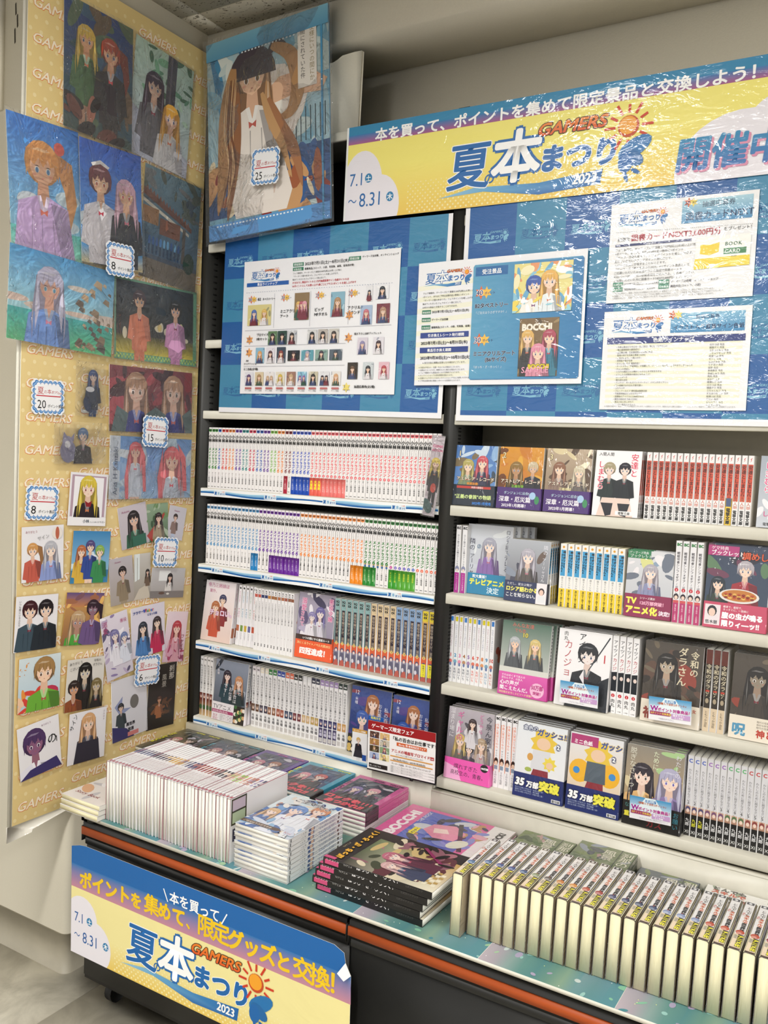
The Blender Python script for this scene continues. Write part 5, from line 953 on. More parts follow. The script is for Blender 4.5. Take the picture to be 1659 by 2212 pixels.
# ---- left bay row 3
sA = dict(B6, w=.118, t=.0125, mat='film', front=cov(('#e8d0c4', '#f0e8ec'), [(.62, .66, .15, '#3c4064', '#8c2c2c', '#f0d0b8', 1), (.4, .52, .17, '#b46c44', '#c8583c', '#f0d0b8', 0, '#6c4030')], [('帝乃三姉妹は', .08, .90, .12, '#c05c8c'), ('案外、', .15, .81, .10, '#c05c8c'), ('チョロい。', .22, .44, .17, '#f4ecf4', OUT('#c87cb4', .04))], seed=2), spine=spt('#f0eaee', [('帝乃三姉妹は案外、', .92, .45, '#c05c8c'), ('チョロい。', .6, .7, '#c87c6c', .03)], [(.1, .26, '#b06c50')]))
faceout('sA', sA, None, .122, .852, 'pink three-sisters comic cover facing out on the third left row', n=2, y=.018, lean=7)
for i in range(5):
    sB = dict(B6, t=.0118, spine=spt('#eceaee', [('◆', .975, .8, '#222'), ('帝乃三姉妹は案外、', .90, .42, ['#c05c8c', '#58a0b8', '#4c94b4', '#5c9c5c', '#d0705c'][i]), ('チョロい。', .62, .66, ['#c05c8c', '#58a0b8', '#4c94b4', '#5c9c5c', '#d0705c'][i], .03), ('ひらかわあや', .22, .36, '#444')], [(.24, .34, ['#b87050', '#7c9c4c', '#d0b04c', '#6c6c9c', '#c0583c'][i])]))
    book(('sB', i), sB, T(.129+.0148*i, .03, .8535) @ RY(3.2-.3*i), f'leaning white spine with coloured lettering beside the pink cover, {nth(i)} from left', 'leaning white spines on the third left row')
Q = []
for i in range(12):
    hc = ['#c0584c', '#c0584c', '#303a68', '#303a68', '#c0803c', '#a06c44', '#a06c44', '#b07050', '#b07050', '#a05c4c', '#905c44', '#905c44'][i]
    Q.append((('w10', hc, i//2), dict(B6, t=.0118, back=lambda c: backc(c, '#eae8e8', ['#d89c94', '#c87c6c']), spine=spt('#efedee', [('KC', .985, .62, '#141414', .08), ('うちの会社の小さい先輩の話', .80, .46, '#26262c', .02), (str(i//2+1), .27, .4, '#26262c'), ('斎創', .12, .44, '#26262c', .04)], [(.86, .91, hc)])), 'dark hair patch' if hc == '#303a68' else 'warm brown patch'))
spinerow(Q, .207, .352, .02, .852, 'white comic spine with small head,', 'white comic spines on the third left row', seed=5)
sC = dict(t=.018, w=.127, h=.186, mat='film', front=cov(('#8c849c', '#a8a0b4'), [(.62, .66, .16, '#6c64a0', '#d8d4e0', '#ecdcd8', 0), (.40, .60, .13, '#8c84b4', '#e8e4ec', '#ecdcd8', 1)], [('溺愛', .16, .92, .15, '#d05c94', dict(vert=True, **OUT('#f4e0ec'))), ('されて', .14, .72, .12, '#d05c94', dict(vert=True, **OUT('#f4e0ec'))), ('悪役令嬢', .90, .95, .13, '#d05c94', dict(vert=True, **OUT('#f4e0ec')))], (['#5c5478', '#b8b0c8', '#ece8f0', '#3c3858'], 22), seed=4),
    spine=spt('#b8c4cc', [('悪役令嬢', .8, .7, '#282040')]), back=lambda c: backc(c, '#d8d4dc'), band=(.066, '#ef5a28', lambda c: c.v('四冠達成', c.w/2, .06, .009, '#fff'), lambda c: (c.rect(0, 0, c.w, c.h, '#ee5a28'), c.rect(0, c.h-.014, c.w, .014, '#3a2420'), c.text('いつの間にやら重版ルート', .024, c.h-.011, .0078, '#fff', bold=.03), c.text('次にくるライトノベル大賞2022', .006, c.h-.026, .0082, '#f8e8a0', bold=.02), c.text('四冠達成！', .016, .014, .020, '#ffffff', bold=.06, sx=1.02)), None))
faceout('sC', sC, .362, .487, .852, 'purple fantasy novel cover with orange band on the third left row', n=3, y=.026, name='novel')
Q = []
cs = [('#3c5c60', '#8fb4b4')]*6+[('#c8a070', '#e0c8a0')]*4+[('#283454', '#88a8d0')]*4+[('#8c3c20', '#e0b458')]*2
for i in range(16):
    a_, b_ = cs[i]; v = str(1 if i < 2 else 2 if i < 6 else 3 if i < 10 else 4 if i < 14 else 5); yl = i > 13
    def fs(c, a_=a_, b_=b_, v=v, yl=yl):
        c.rect(0, 0, c.w, c.h, a_, b_); c.rect(c.w*.2, .062, c.w*.6, .092, '#2a1a2c'); c.v('悪役令嬢ですが、溺愛', c.w/2, .150, .0088, '#c8b8a4', bold=.0); c.rect(0, .158, c.w, .028, b_ if not yl else '#e8d020'); c.text('SQ', c.w*.15, .174, .0085, '#141414', bold=.08); c.text('EX', c.w*.18, .165, .0085, '#141414', bold=.08); c.text('ノベル', c.w*.15, .1595, .0045, '#141414')
        c.rect(0, .036, c.w, .026, '#d85a30'); circ(c, .062, .0045, '#e8c878', v, '#402020'); c.rect(0, 0, c.w, .042, '#3c3844', '#8c88a0'); c.ell(c.w*.5, .044, .0058, .006, '#5c5070', 8); c.ell(c.w*.5, .042, .0035, .004, '#ecd8d0', 8); c.poly([(c.w*.2, .036), (c.w*.8, .036), (c.w*.95, .012), (c.w*.1, .012)], '#5c5a74'); c.poly([(0, 0), (c.w, 0), (c.w*.8, .016), (c.w*.3, .018)], '#b8584c'); c.ell(c.w*.3, .02, .004, .006, '#d8d4e0', 8)
        if yl: c.rect(c.w*.08, .012, c.w*.8, .034, '#f0e42c'); c.v('特典ペーパー', c.w/2, .043, .0056, '#2a2a20', bold=.03)
    Q.append((('sq', a_, v, yl), dict(t=.0184, w=.127, h=.186, mat='film', spine=fs), 'with '+{'#3c5c60': 'teal', '#c8a070': 'tan', '#283454': 'navy blue', '#8c3c20': 'rust and yellow'}[a_]+' ground'))
spinerow(Q, .491, .806, .026, .852, 'thick novel with dark title panel,', 'thick novel spines on the third left row', name='novel', seed=6)
# ---- left bay row 4
def yuri(top, img, num, low='#f0eeee'):
    def f(c):
        c.rect(0, 0, c.w, c.h, '#e6e4e4'); c.rect(0, .166, c.w, .016, top); c.text('YM', c.w*.14, .170, .0058, '#101010' if top in ('#e6e4e4', '#e0d8dc') else '#e8e8e8', bold=.08); c.v('私の百合はお仕事です！', c.w/2, .158, .0078, '#26262c', bold=.02)
        c.rect(0, .048, c.w, .022, img); c.ell(c.w/2, .060, .005, .006, mixc(img, '#ffffff', .3), 8); c.ell(c.w/2, .057, .003, .004, '#ecd0c0', 8); c.text(num, c.w/2, .0725, .0088, '#222', bold=.02, center=True)
        c.rect(0, .004, c.w, .042, low); c.v('未幡', c.w/2, .041, .0095, '#26262c' if low == '#f0eeee' else '#e0dcf0', bold=.03); c.rect(c.w*.1, .006, c.w*.8, .012, '#c8c4c4', step=0)
    return f
Q = [(('y0',), dict(B6, t=.0128, mat='film', spine=lambda c: (yuri('#e6e4e4', '#6c2c24', '')(c), c.rect(0, 0, c.w, .05, '#c8a878', '#6c2c24'), c.ell(c.w/2, .026, .006, .008, '#3c5c34', 8))), 'red haired figure at the foot') for i in range(4)]
spinerow(Q, .005, .058, .022, .619, 'pale comic spine,', 'four pale spines at the left end of the lowest left row', seed=7)
bandTV = (.054, '#efe8ec', None, lambda c: (c.rect(0, 0, c.w, c.h, '#f0eaee'), c.text('TVアニメ', .004, .034, .0175, '#303038', sx=.95), c.rect(0, .022, c.w*.66, .0095, '#a83c6c'), c.text('2023年4月6日(木)', .003, .0235, .0078, '#f4dce8', bold=.02), c.text('放送', .005, .010, .009, '#b8607c'), c.text('開始！', .005, .001, .009, '#b8607c'), lines(c, .03, .016, .05, 4, .0045, .0036, '#555', FINE[:2]), c.rect(c.w*.67, 0, c.w*.33, c.h, '#2c2824'), [c.ell(c.w*(.72+.05*(i % 6)), .008+.007*(i//2), .006, .006, ['#d8a878', '#f0e8dc', '#3c6c3c', '#e8d090', '#5c8c50'][i % 5], 8, step=.4) for i in range(13)]), None)
sD = dict(B6, t=.0128, mat='film', front=cov(('#3c4654', '#8c94a4'), [(.38, .70, .15, '#2c2430', '#2c4650', '#e8ccc0', 0), (.75, .64, .15, '#c88c60', '#26383c', '#ecd0c0', 0)], [('1', .06, .88, .12, '#f4f0f4'), ('未幡', .10, .84, .07, '#e8e4e8', VT), ('私の', .80, .60, .10, '#f4f0f4', VT), ('百合は', .66, .55, .11, '#f4f0f4', VT), ('お仕事', .52, .58, .11, '#f4f0f4', VT), ('です！', .36, .62, .11, '#f4f0f4', VT)], (['#2c3440', '#5c6878', '#a8b0bc'], 14), seed=8), spine=yuri('#e6e4e4', '#6c2c24', '1'), back=lambda c: backc(c, '#e4e2e2'), band=bandTV)
faceout('sD', sD, .060, .187, .619, 'dark cover with two schoolgirls and pale pink band, lowest left row', n=2, y=.012)
Q = []
yc = [('#e0d8dc', '#5c3c2c', '2')]*2+[('#e6dcc8', '#3c3448', '3')]*2+[('#2c7c3c', '#8c5c40', '4')]*2+[('#2c48a0', '#a04c34', '5')]*2+[('#d86c50', '#34405c', '6')]*2+[('#1c2424', '#702c34', '7')]*2+[('#dcdcdc', '#d0b080', '8')]*2+[('#1c2440', '#c0a05c', '9')]*2+[('#a088b8', '#343060', '10')]*4+[('#1c302c', '#c89858', '11')]*2
for i, (a_, b_, n_) in enumerate(yc):
    Q.append((('y', a_, n_), dict(B6, t=.0145, mat='film', spine=yuri(a_, b_, n_, '#4a4468' if n_ == '10' else '#f0eeee')), f'volume {n_}'))
spinerow(Q, .209, .545, .03, .619, 'grey-white comic spine with vertical black title,', 'volumes two to eleven on the lowest left row', seed=9)
sE = dict(B6, t=.0145, mat='film', front=cov(('#1c2858', '#344c94'), [(.55, .72, .2, '#a8683c', '#4c4880', '#ecd0c0', 0, '#6c3c24'), (.32, .46, .2, '#3458a8', '#2c5c54', '#ecd0c0', 1, '#2c7c5c')], [('12', .08, .88, .12, '#e8e8f4'), ('未幡', .14, .84, .08, '#e0e0f0', VT), ('私の百合は', .90, .76, .11, '#e4e4f4', VT), ('お仕事です！', .74, .80, .10, '#e4e4f4', VT)], (['#243c78', '#4c3c84', '#28503c', '#8c3c4c'], 18), seed=12), spine=yuri('#2c3c78', '#3458a8', '12'), back=lambda c: backc(c, '#e4e2e2'), band=(.050, '#2c2c28', None, lambda c: (c.rect(0, 0, c.w, c.h, '#26262a'), [c.ell(c.w*(.05+.1*(i % 5)), .008+.009*(i//3), .007, .007, ['#d8b868', '#f0e8dc', '#3c6c3c', '#c8c090', '#5c8c50'][i % 5], 8, step=.4) for i in range(14)], c.rect(c.w*.5, 0, c.w*.5, c.h, '#f0f0f4'), c.rect(c.w*.8, 0, c.w*.2, c.h*.5, '#2450a0'), c.text('お', c.w*.82, .03, .012, '#222', bold=.03)), None))
faceout('sE', sE, .553, .681, .619, 'navy cover with brown and blue haired girls, left of the two', n=1, y=.024)
faceout('sE2', sE, .686, .8035, .619, 'navy cover with brown and blue haired girls, right of the two', n=1, y=.014)
card('pop_card', 'small white card with a maid drawing and gold header, lowest left row', 'card', [(764, 1573), (795, 1579), (791, 1648), (758, 1640)], lambda c: (c.rect(0, 0, c.w, c.h, '#f0f0f0'), c.rect(0, c.h-.009, c.w, .009, '#d09c3c'), c.text('ゲーマーズ特典', .004, c.h-.0075, .0055, '#fff', bold=.03), person(c, c.w*.42, c.h*.62, .008, '#d8b060', '#26262c', '#f0d8c8', 1, legs='#d8d8dc'), c.poly([(c.w*.2, c.h*.35), (c.w*.65, c.h*.35), (c.w*.75, c.h*.12), (c.w*.1, c.h*.12)], '#303038'), c.rect(c.w*.7, .004, c.w*.26, .016, '#2450a0')), x=-.001, ax=1)
card('pop_card', 'small blue card with yellow lettering above the navy covers', 'card', [(797, 1545), (830, 1551), (829, 1560), (797, 1554)], lambda c: (c.rect(0, 0, c.w, c.h, '#1c5cb0'), c.text('特典付き', .006, c.h*.3, .008, '#f0e848', bold=.03)), x=-.001, ax=1)
card('hanging_card', 'narrow bagged card with a blonde figure in black hanging at the row end', 'card', [(925.5, 938), (952, 943), (948, 1117), (923, 1113)], lambda c: (c.rect(0, 0, c.w, c.h, '#cfc4cc'), c.text('COMIC', .004, c.h-.03, .009, '#d85c8c', bold=.05), c.text('ACTION', .003, c.h-.04, .008, '#d85c8c', bold=.05), person(c, c.w*.55, c.h*.62, .016, '#e0c85c', '#26222a', '#f0d4c0', 0, '#b03c38', legs='#26222a'), c.ell(c.w*.3, c.h*.12, .012, .02, '#3c5c5c', rot=30), c.ell(c.w*.6, c.h*.35, .008, .012, '#c84838')), x=-.012, ax=1, sleeve=.0008, margin=.003, th=.001)
# ---- right bay row 1
P3 = lambda: [(.32, .60, .17, '#b4a860', '#7c8c6c', '#ecd0b8', 0), (.66, .66, .17, '#c8505c', '#3c3c54', '#ecd0b8', 0)]
def astrea(v, sub, subc, bg, ppl, bb, btx, spl_, seed):
    sp = dict(BK, w=.114, t=.016, mat='film', front=cov(bg, ppl, [(v, .06, .82, .17, '#e8d8a8', OUT('#302020', .03)), ('アストレア・レコード', .06, .42, .092, '#f6e8d4', dict(out=('#4c3020', .06), bold=.04)), (sub, .32, .345, .07, subc, dict(bold=.03))], spl_, seed=seed), spine=spt('#c8c0b8', [('アストレア・レコード', .9, .55, '#302c28')]), back=lambda c: backc(c, '#e0dcd8'), page='pagec')
    sp['band'] = (.052, bb, None, btx, None); return sp
faceout('a1', astrea('1', '邪悪胎動', '#f0a03c', ('#6c94c8', '#4c78b8'), P3(), '#24344c', lambda c: (c.rect(0, 0, c.w, c.h, '#28303c'), c.rect(.01, .043, c.w-.02, .006, '#c03c34'), c.text('待望の書籍化', .05, .044, .0055, '#fff'), c.text('"正義の眷族"の物語', .006, .018, .0115, '#dcf09c', bold=.04), c.text('2023年1月発売', .055, .004, .008, '#3c8ce8', bold=.04)), (['#8cb0d8', '#c8d8e8', '#3c4c5c', '#7c6c50'], 18), 21), .832, .952, 1.320, 'first small novel with two heroines on blue sky, top right row', n=3, name='novel')
faceout('a2', astrea('2', '正義失墜', '#8cc84c', ('#a8641c', '#d8942c'), [(.40, .58, .18, '#8c6c34', '#403828', '#b88c64', 0), (.78, .62, .15, '#c8b898', '#2c2c34', '#d8b090', 1)], '#4c2c78', lambda c: (c.rect(0, 0, c.w, c.h, '#4a2a74'), c.text('深章・厄災篇', .006, .018, .0145, '#f4f0f8', bold=.03, sx=.95), c.text('2023年1月開幕！', .014, .005, .0092, '#f0ecf4', bold=.04), c.text('ダンジョンに出会い', .018, .036, .008, '#c8e8f0'), c.ell(c.w*.82, .034, .008, .009, '#a8c8e8'), c.ell(c.w*.92, .024, .006, .01, '#3c8c5c')), (['#e0a83c', '#6c3c18', '#c87c28'], 18), 22), .957, 1.073, 1.320, 'second small novel with amber background and purple band, top right row', n=3, name='novel')
faceout('a3', astrea('3', '正義帰結', '#e8dca8', ('#7c6450', '#b8a48c'), [(.30, .62, .17, '#8c6048', '#8c7468', '#ecd0b8', 0), (.74, .58, .16, '#d0c4a8', '#6c6460', '#ecd0b8', 0)], '#4c2c78', lambda c: (c.rect(0, 0, c.w, c.h, '#4a2a74'), c.text('深章・厄災篇', .006, .018, .0145, '#f4f0f8', bold=.03, sx=.95), c.text('2023年1月開幕！', .014, .005, .0092, '#f0ecf4', bold=.04), c.text('ダンジョンに出会い', .018, .036, .008, '#c8e8f0'), c.ell(c.w*.82, .034, .008, .009, '#a8c8e8'), c.ell(c.w*.92, .024, .006, .01, '#3c8c5c')), (['#d8c8a0', '#5c4838', '#f0e8cc'], 18), 23), 1.080, 1.192, 1.320, 'third small novel with brown glow and purple band, top right row', n=3, name='novel')
def adachi(c):
    c.rect(0, 0, c.w, c.h, '#f2f0f2'); person(c, c.w*.32, c.h*.66, c.w*.17, '#a89c7c', '#343c3c', '#f0d8cc', 1, legs='#2c2c30'); person(c, c.w*.66, c.h*.66, c.w*.17, '#20202c', '#2c3034', '#f0d8cc', 1, legs='#2c2c30'); c.poly([(c.w*.1, 0), (c.w*.9, 0), (c.w*.8, c.h*.28), (c.w*.2, c.h*.28)], '#e8d0c4'); c.poly([(c.w*.18, c.h*.2), (c.w*.45, c.h*.2), (c.w*.42, c.h*.02), (c.w*.3, 0)], '#34343a'); c.poly([(c.w*.55, c.h*.2), (c.w*.82, c.h*.2), (c.w*.75, 0), (c.w*.62, c.h*.02)], '#34343a')
    c.text('入間人間', c.w*.06, c.h*.92, c.w*.085, '#333'); c.v('安達と', c.w*.86, c.h*.96, c.w*.17, '#d83c5c', bold=.03, out=('#fff', .03)); c.v('しまむら', c.w*.14, c.h*.84, c.w*.16, '#d83c5c', bold=.03, out=('#fff', .03)); c.rect(c.w*.52, .004, c.w*.4, .009, '#f4f2f2'); c.text('電撃文庫', c.w*.58, .0055, .0068, '#222', bold=.03)
aSp = lambda n: (lambda c: (c.rect(0, 0, c.w, c.h, '#eeecec'), c.poly([(c.w*.35, .143), (c.w*.75, .147), (c.w*.5, .1415), (c.w*.62, .1405), (c.w*.3, .136), (c.w*.48, .1405)], '#c8302c'), c.rect(c.w*.04, .052, c.w*.92, .080, '#cc4a30'), c.v('安達としまむら'+n, c.w/2, .130, .0098, '#2c1816', bold=.03), c.v('入間人間', c.w/2, .050+.018, .0085, '#cc6a50', bold=.02), c.rect(0, 0, c.w, .036, '#eeecec'), c.v('電撃文庫', c.w/2, .033, .0078, '#1c1c1c', bold=.06)))
faceout('ad', dict(BK, t=.0125, front=adachi, spine=aSp(''), back=lambda c: backc(c, '#ecebeb'), page='pagec'), 1.200, 1.306, 1.320, 'white cover with two girls in dark uniforms and red title, top right row', n=3, name='novel')
Q = []
for i in range(17):
    n_ = ['2', '2', '2', '2', '3', '4', '4', '5', '5', '6', '7', '8', '8', '9', '9', '9', '9'][i]; yl = i == 13
    sp = dict(BK, t=.0122, spine=aSp(n_), page='pagec', mat='film')
    if yl: sp['band'] = (.058, '#e0b83c', lambda c: (c.rect(0, 0, c.w, c.h, '#e8c440'), c.rect(0, .04, c.w, .018, '#4c5c80'), c.v('電撃文庫', c.w/2, .037, .0088, '#1c1c1c', bold=.06)), None, None)
    Q.append((('ad', n_, yl), sp, 'with yellow band' if yl else f'volume {n_}'))
spinerow(Q, 1.318, 1.545, .020, 1.320, 'small novel with rust red spine panel,', 'rust red panel spines on the top right row', name='novel', seed=12)
faceout('ad11', dict(BK, t=.0125, page='pagec', spine=aSp('11'), front=cov(('#c8ccd4', '#9ca4b0'), [(.6, .6, .2, '#3c3c4c', '#4c5468', '#f0d8cc', 0)], [('しまむら', .16, .92, .16, '#d83c7c', dict(vert=True, **OUT('#fff'))), ('しまむら11', .10, .16, .12, '#d8508c', dict(bold=.03)), ('電撃文庫', .12, .03, .07, '#222')], (['#b8bcc8', '#e8e8ec', '#8c94a4'], 12), seed=24)), 1.556, 1.662, 1.320, 'grey cover with pink title cut off at the top right edge', n=2, name='novel')
# ---- right bay row 2
Q = [(('kc',), dict(w=.118, h=.173, t=.0142, spine=lambda c: (c.rect(0, 0, c.w, c.h, '#ecebee'), c.text('KC', c.w*.1, .163, .0085, '#141414', bold=.08), c.v('ロシア語でデレる隣のアーリャさん', c.w/2, .150, .0056, '#3c3848', bold=.02), c.ell(c.w/2, .062, .006, .007, '#8c90b0', 8), c.ell(c.w/2, .058, .0035, .004, '#ecd8cc', 8), c.rect(0, 0, c.w, .052, '#b43c98'), c.v('TVアニメ化決定', c.w/2, .048, .0052, '#f0d8ec')), back=lambda c: backc(c, '#e4e4e6')), 'pink foot') for i in range(2)]
spinerow(Q, .852, .886, .034, 1.096, 'white comic spine with silver haired head,', 'two white spines at the left end of the second right row', seed=13)
sF = dict(w=.124, h=.177, t=.0135, mat='film', front=cov(('#b8bcc8', '#d0d4dc'), [(.5, .64, .19, '#a8a8b8', '#8c6cac', '#f0dcd0', 0, '#4c6c9c', )], [('隣の', .12, .80, .13, '#34344c', VT), ('アーリャさん', .13, .58, .11, '#34344c', VT), ('ロシア語で', .90, .95, .10, '#4c4c5c', VT), ('デレる', .90, .60, .12, '#34344c', VT), ('②', .22, .66, .10, '#34688c', dict(bold=.03))], (['#c8ccd8', '#e0e4e8', '#a4a8b8'], 12), seed=31), spine=spt('#e8e8ec', [('ロシア語でデレる', .9, .5, '#34344c')]), back=lambda c: backc(c, '#e4e4e8'),
    band=(.053, '#2c88b4', None, lambda c: (c.rect(0, 0, c.w, c.h, '#2a86b0'), c.text('祝大量版！', .02, .042, .009, '#fff', bold=.04), c.text('テレビアニメ', .012, .025, .017, '#f0ec48', bold=.06, sx=.95), c.text('決定', .062, .006, .017, '#e8f8fc', bold=.03)), None))
faceout('sF', sF, None, 1.006, 1.096, 'silver haired girl comic cover with blue band, second right row', n=4, y=.046, dx=.012, lean=3)
sG = dict(BK, w=.110, t=.0130, mat='film', page='pagec', front=cov(('#54505c', '#b0b4bc'), [(.5, .66, .21, '#b4b0bc', '#5c5654', '#f0dcd0', 0, '#4c74a0')], [('隣の', .90, .94, .11, '#e8e8f0', VT), ('アーリャさん', .88, .74, .09, '#e8e8f0', VT)], (['#6c5c54', '#4c4c5c', '#8c94a4'], 12), seed=32), spine=lambda c: spA(c, ''), back=lambda c: backc(c, '#e4e4e8'),
    band=(.050, '#30344c', None, lambda c: (c.rect(0, 0, c.w, c.h, '#30385c'), c.text('ただし、彼女は俺が', .006, .040, .0072, '#e8e8f0'), c.text('ロシア語わかる', .004, .026, .0125, '#f4ec6c', bold=.05, sx=.95), c.text('ことを知らない。', .004, .012, .0110, '#f0f0f4', bold=.04, sx=.95), c.rect(c.w*.76, 0, c.w*.24, c.h, '#f0e8ec'), c.ell(c.w*.88, .03, .008, .009, '#30242c', 10), c.ell(c.w*.88, .028, .0055, .007, '#ecc8b8', 10), c.rect(c.w*.80, .004, .018, .016, '#e4e4e8')), None))
def spA(c, n):
    c.rect(0, 0, c.w, c.h, '#f0eeea'); c.rect(c.w*.1, .074, c.w*.8, .062, '#3c9cd0'); c.v('時々ボソッと', c.w*.68, .134, .0068, '#16242c', bold=.06); c.v('アーリャさん'+n, c.w*.3, .126, .0062, '#16242c', bold=.06); c.v('燦々SUN', c.w/2, .072, .0055, '#444'); c.rect(0, 0, c.w, .044, '#f0d030'); c.v('スニーカー文庫', c.w/2, .042, .0060, '#1c1c1c', bold=.09); c.ell(c.w/2, .143, .003, .003, '#e0a030', 8)
faceout('sG', sG, .992, 1.102, 1.096, 'small novel cover with a resting silver haired girl, second right row', n=1, y=.010, name='novel')
for k in range(3): book('sGb', dict(BK, t=.013, page='pagec', mat='film', spine=lambda c: spA(c, '')), T(1.104+.0005*k, .036+.0137*k, 1.0968) @ RZ(90), f'{["first", "second", "third"][k]} yellow-footed copy behind the resting girl cover', name='novel')
Q = [(('al', str(n_)), dict(BK, t=.0165, page='pagec', mat='film', spine=(lambda n_: lambda c: spA(c, n_))(str(n_))), f'volume {n_}') for n_ in (2, 2, 3, 4, 4, 4, 4, 4, 5)]
spinerow(Q, 1.129, 1.284, .026, 1.0965, 'small novel with blue panel and yellow foot,', 'blue and yellow spines on the second right row', name='novel', seed=14)
sH = dict(BK, w=.107, t=.0165, mat='film', page='pagec', front=cov(('#b8bcc4', '#d8d8dc'), [(.52, .62, .2, '#b0aab4', '#8c90b4', '#f0dcd0', 0, '#4c6c9c')], [('ゲーマーズ特典', .03, .95, .06, '#f0f0f0'), ('ブックレット', .05, .895, .08, '#f4f4f4')], (['#d8d890', '#8ca0b8', '#e8e4e8', '#6c7484'], 20), seed=33, extra=lambda c, g: (c.rect(0, c.h*.88, c.w*.5, c.h*.12, '#2c7c50'))), spine=lambda c: spA(c, '6'), back=lambda c: backc(c, '#e4e4e8'),
    band=(.052, '#8c2450', None, lambda c: (c.rect(0, 0, c.w, c.h, '#8c2450'), c.text('TV', .004, .030, .019, '#f4ec5c', bold=.06), c.text('シリーズ累計', .034, .042, .0058, '#fff'), c.text('120万部突破！', .034, .030, .0092, '#f0b0c8', bold=.05), c.text('アニメ化', .003, .009, .019, '#f4ec5c', bold=.07, sx=.95), c.text('決定!', .078, .010, .011, '#f8e4f0', bold=.05)), None))
faceout('sH', sH, 1.288, 1.392, 1.096, 'silver haired cover with wine red TV band, second right row', n=3, y=.012, name='novel')
Q = [(('bc',), dict(B6, t=.0138, mat='film', spine=lambda c: (c.rect(0, 0, c.w, c.h, '#e8e6ea'), c.text('BC', c.w*.12, .171, .0085, '#2c7c3c', bold=.08), c.v('戦姫完食シンフォギア', c.w/2, .158, .0068, '#2c2430', bold=.04), c.v('～調めし～', c.w/2, .088, .006, '#34283c'), circ(c, .073, .0042, '#c8283c', '1'), c.ell(c.w/2, .058, .006, .007, '#302430', 8), c.ell(c.w/2, .056, .0038, .0045, '#ecd0c0', 8), c.rect(0, .044, c.w, .006, '#d0585c', step=0), c.rect(0, 0, c.w, .044, '#b83870'), c.v('金子彰史・上松範康', c.w/2, .041, .0040, '#f8e0ec'))), 'wine red foot') for i in range(4)]
spinerow(Q, 1.394, 1.456, .016, 1.096, 'white comic spine with dark haired head,', 'four white spines with wine red foot', seed=15)
sI = dict(B6, t=.0138, mat='film', front=cov(('#3c4c60', '#344058'), [(.62, .66, .17, '#b0a8b0', '#9c2c38', '#ecd0bc', 1), (.2, .48, .14, '#24303c', '#303c34', '#ecd0bc', 0)], [('ゲマ特典', .05, .93, .07, '#f8e8f0'), ('ブックレット', .05, .87, .09, '#ffffff', dict(bold=.03)), ('調めし', .55, .84, .14, '#e05c34', OUT('#3c1818'))], (['#48603c', '#6c3c54', '#2c2c3c', '#5c7c5c'], 18), seed=34, extra=lambda c, g: (c.rect(0, c.h*.86, c.w*.5, c.h*.12, '#b03878'), c.ell(c.w*.55, c.h*.40, c.w*.32, c.h*.085, '#e0dcd8', 22), c.ell(c.w*.55, c.h*.405, c.w*.28, c.h*.068, '#c07834', 20), [c.ell(c.w*(.34+.07*(i % 7)), c.h*(.375+.02*(i//7)), .004, .0028, ['#8c2c20', '#e0b058', '#b84c28'][i % 3], 7, step=0) for i in range(21)])), spine=spt('#e8e6ea', [('戦姫完食', .9, .5, '#222')]), back=lambda c: backc(c, '#e4e4e8'),
    band=(.056, '#c04864', None, lambda c: (c.rect(0, 0, c.w, c.h, '#c44a68'), c.rect(.003, .006, .032, .044, '#e8dce0'), c.ell(.018, .036, .010, .012, '#20242c', 12), c.ell(.018, .033, .007, .009, '#e8c8b8', 12), c.text('悠木碧', .005, .009, .0085, '#303038', bold=.04), c.text('最速で、最短で、', .040, .046, .0052, '#fff'), c.text('まっすぐに、一直線に', .040, .040, .0052, '#fff'), c.text('腹の虫が鳴る', .038, .024, .0142, '#fff', bold=.06, sx=.98), c.text('限りィ―ッ!!', .038, .007, .0142, '#fff', bold=.06, sx=.98)), None))
faceout('sI', sI, None, 1.590, 1.096, 'gourmet comic cover with a big pizza, second right row', n=4, y=.008)
# ---- right bay row 3
Q = []
for i in range(10):
    hc = ['#d84c4c', '#4c9cc8', '#e070a0', '#a86c3c', '#8c64a8', '#d8503c', '#d8503c', '#d87c3c', '#4c8cb8', '#c8503c'][i]
    Q.append((('ko', i), dict(w=.112, h=.173, t=.0116, spine=(lambda hc, i: lambda c: (c.rect(0, 0, c.w, c.h, '#ecebee'), c.rect(c.w*.15, .158, c.w*.7, .012, '#d8c828' if i % 3 else '#3c7cc8'), c.v('今日カノジョがいるのに', c.w/2, .150, .0052, '#5c6c94' if i % 2 else '#a8647c'), c.text(str(i+1), c.w/2, .066, .0125, hc, bold=.05, center=True), c.ell(c.w/2, .054, .0048, .0055, mixc(hc, '#f0e0d0', .3), 8), c.ell(c.w/2, .047, .003, .005, '#6c7ca8', 8, step=.4), c.v('矢村いち', c.w/2, .038, .0075, hc if i > 4 else '#303850', bold=.02)))(hc, i), back=lambda c: backc(c, '#e8e6e8', ['#e08c70', '#c86050'])), f'numbered {i+1}'))
spinerow(Q, .848, .973, .040, .863, 'slim white comic spine,', 'ten slim white spines on the third right row', seed=16)
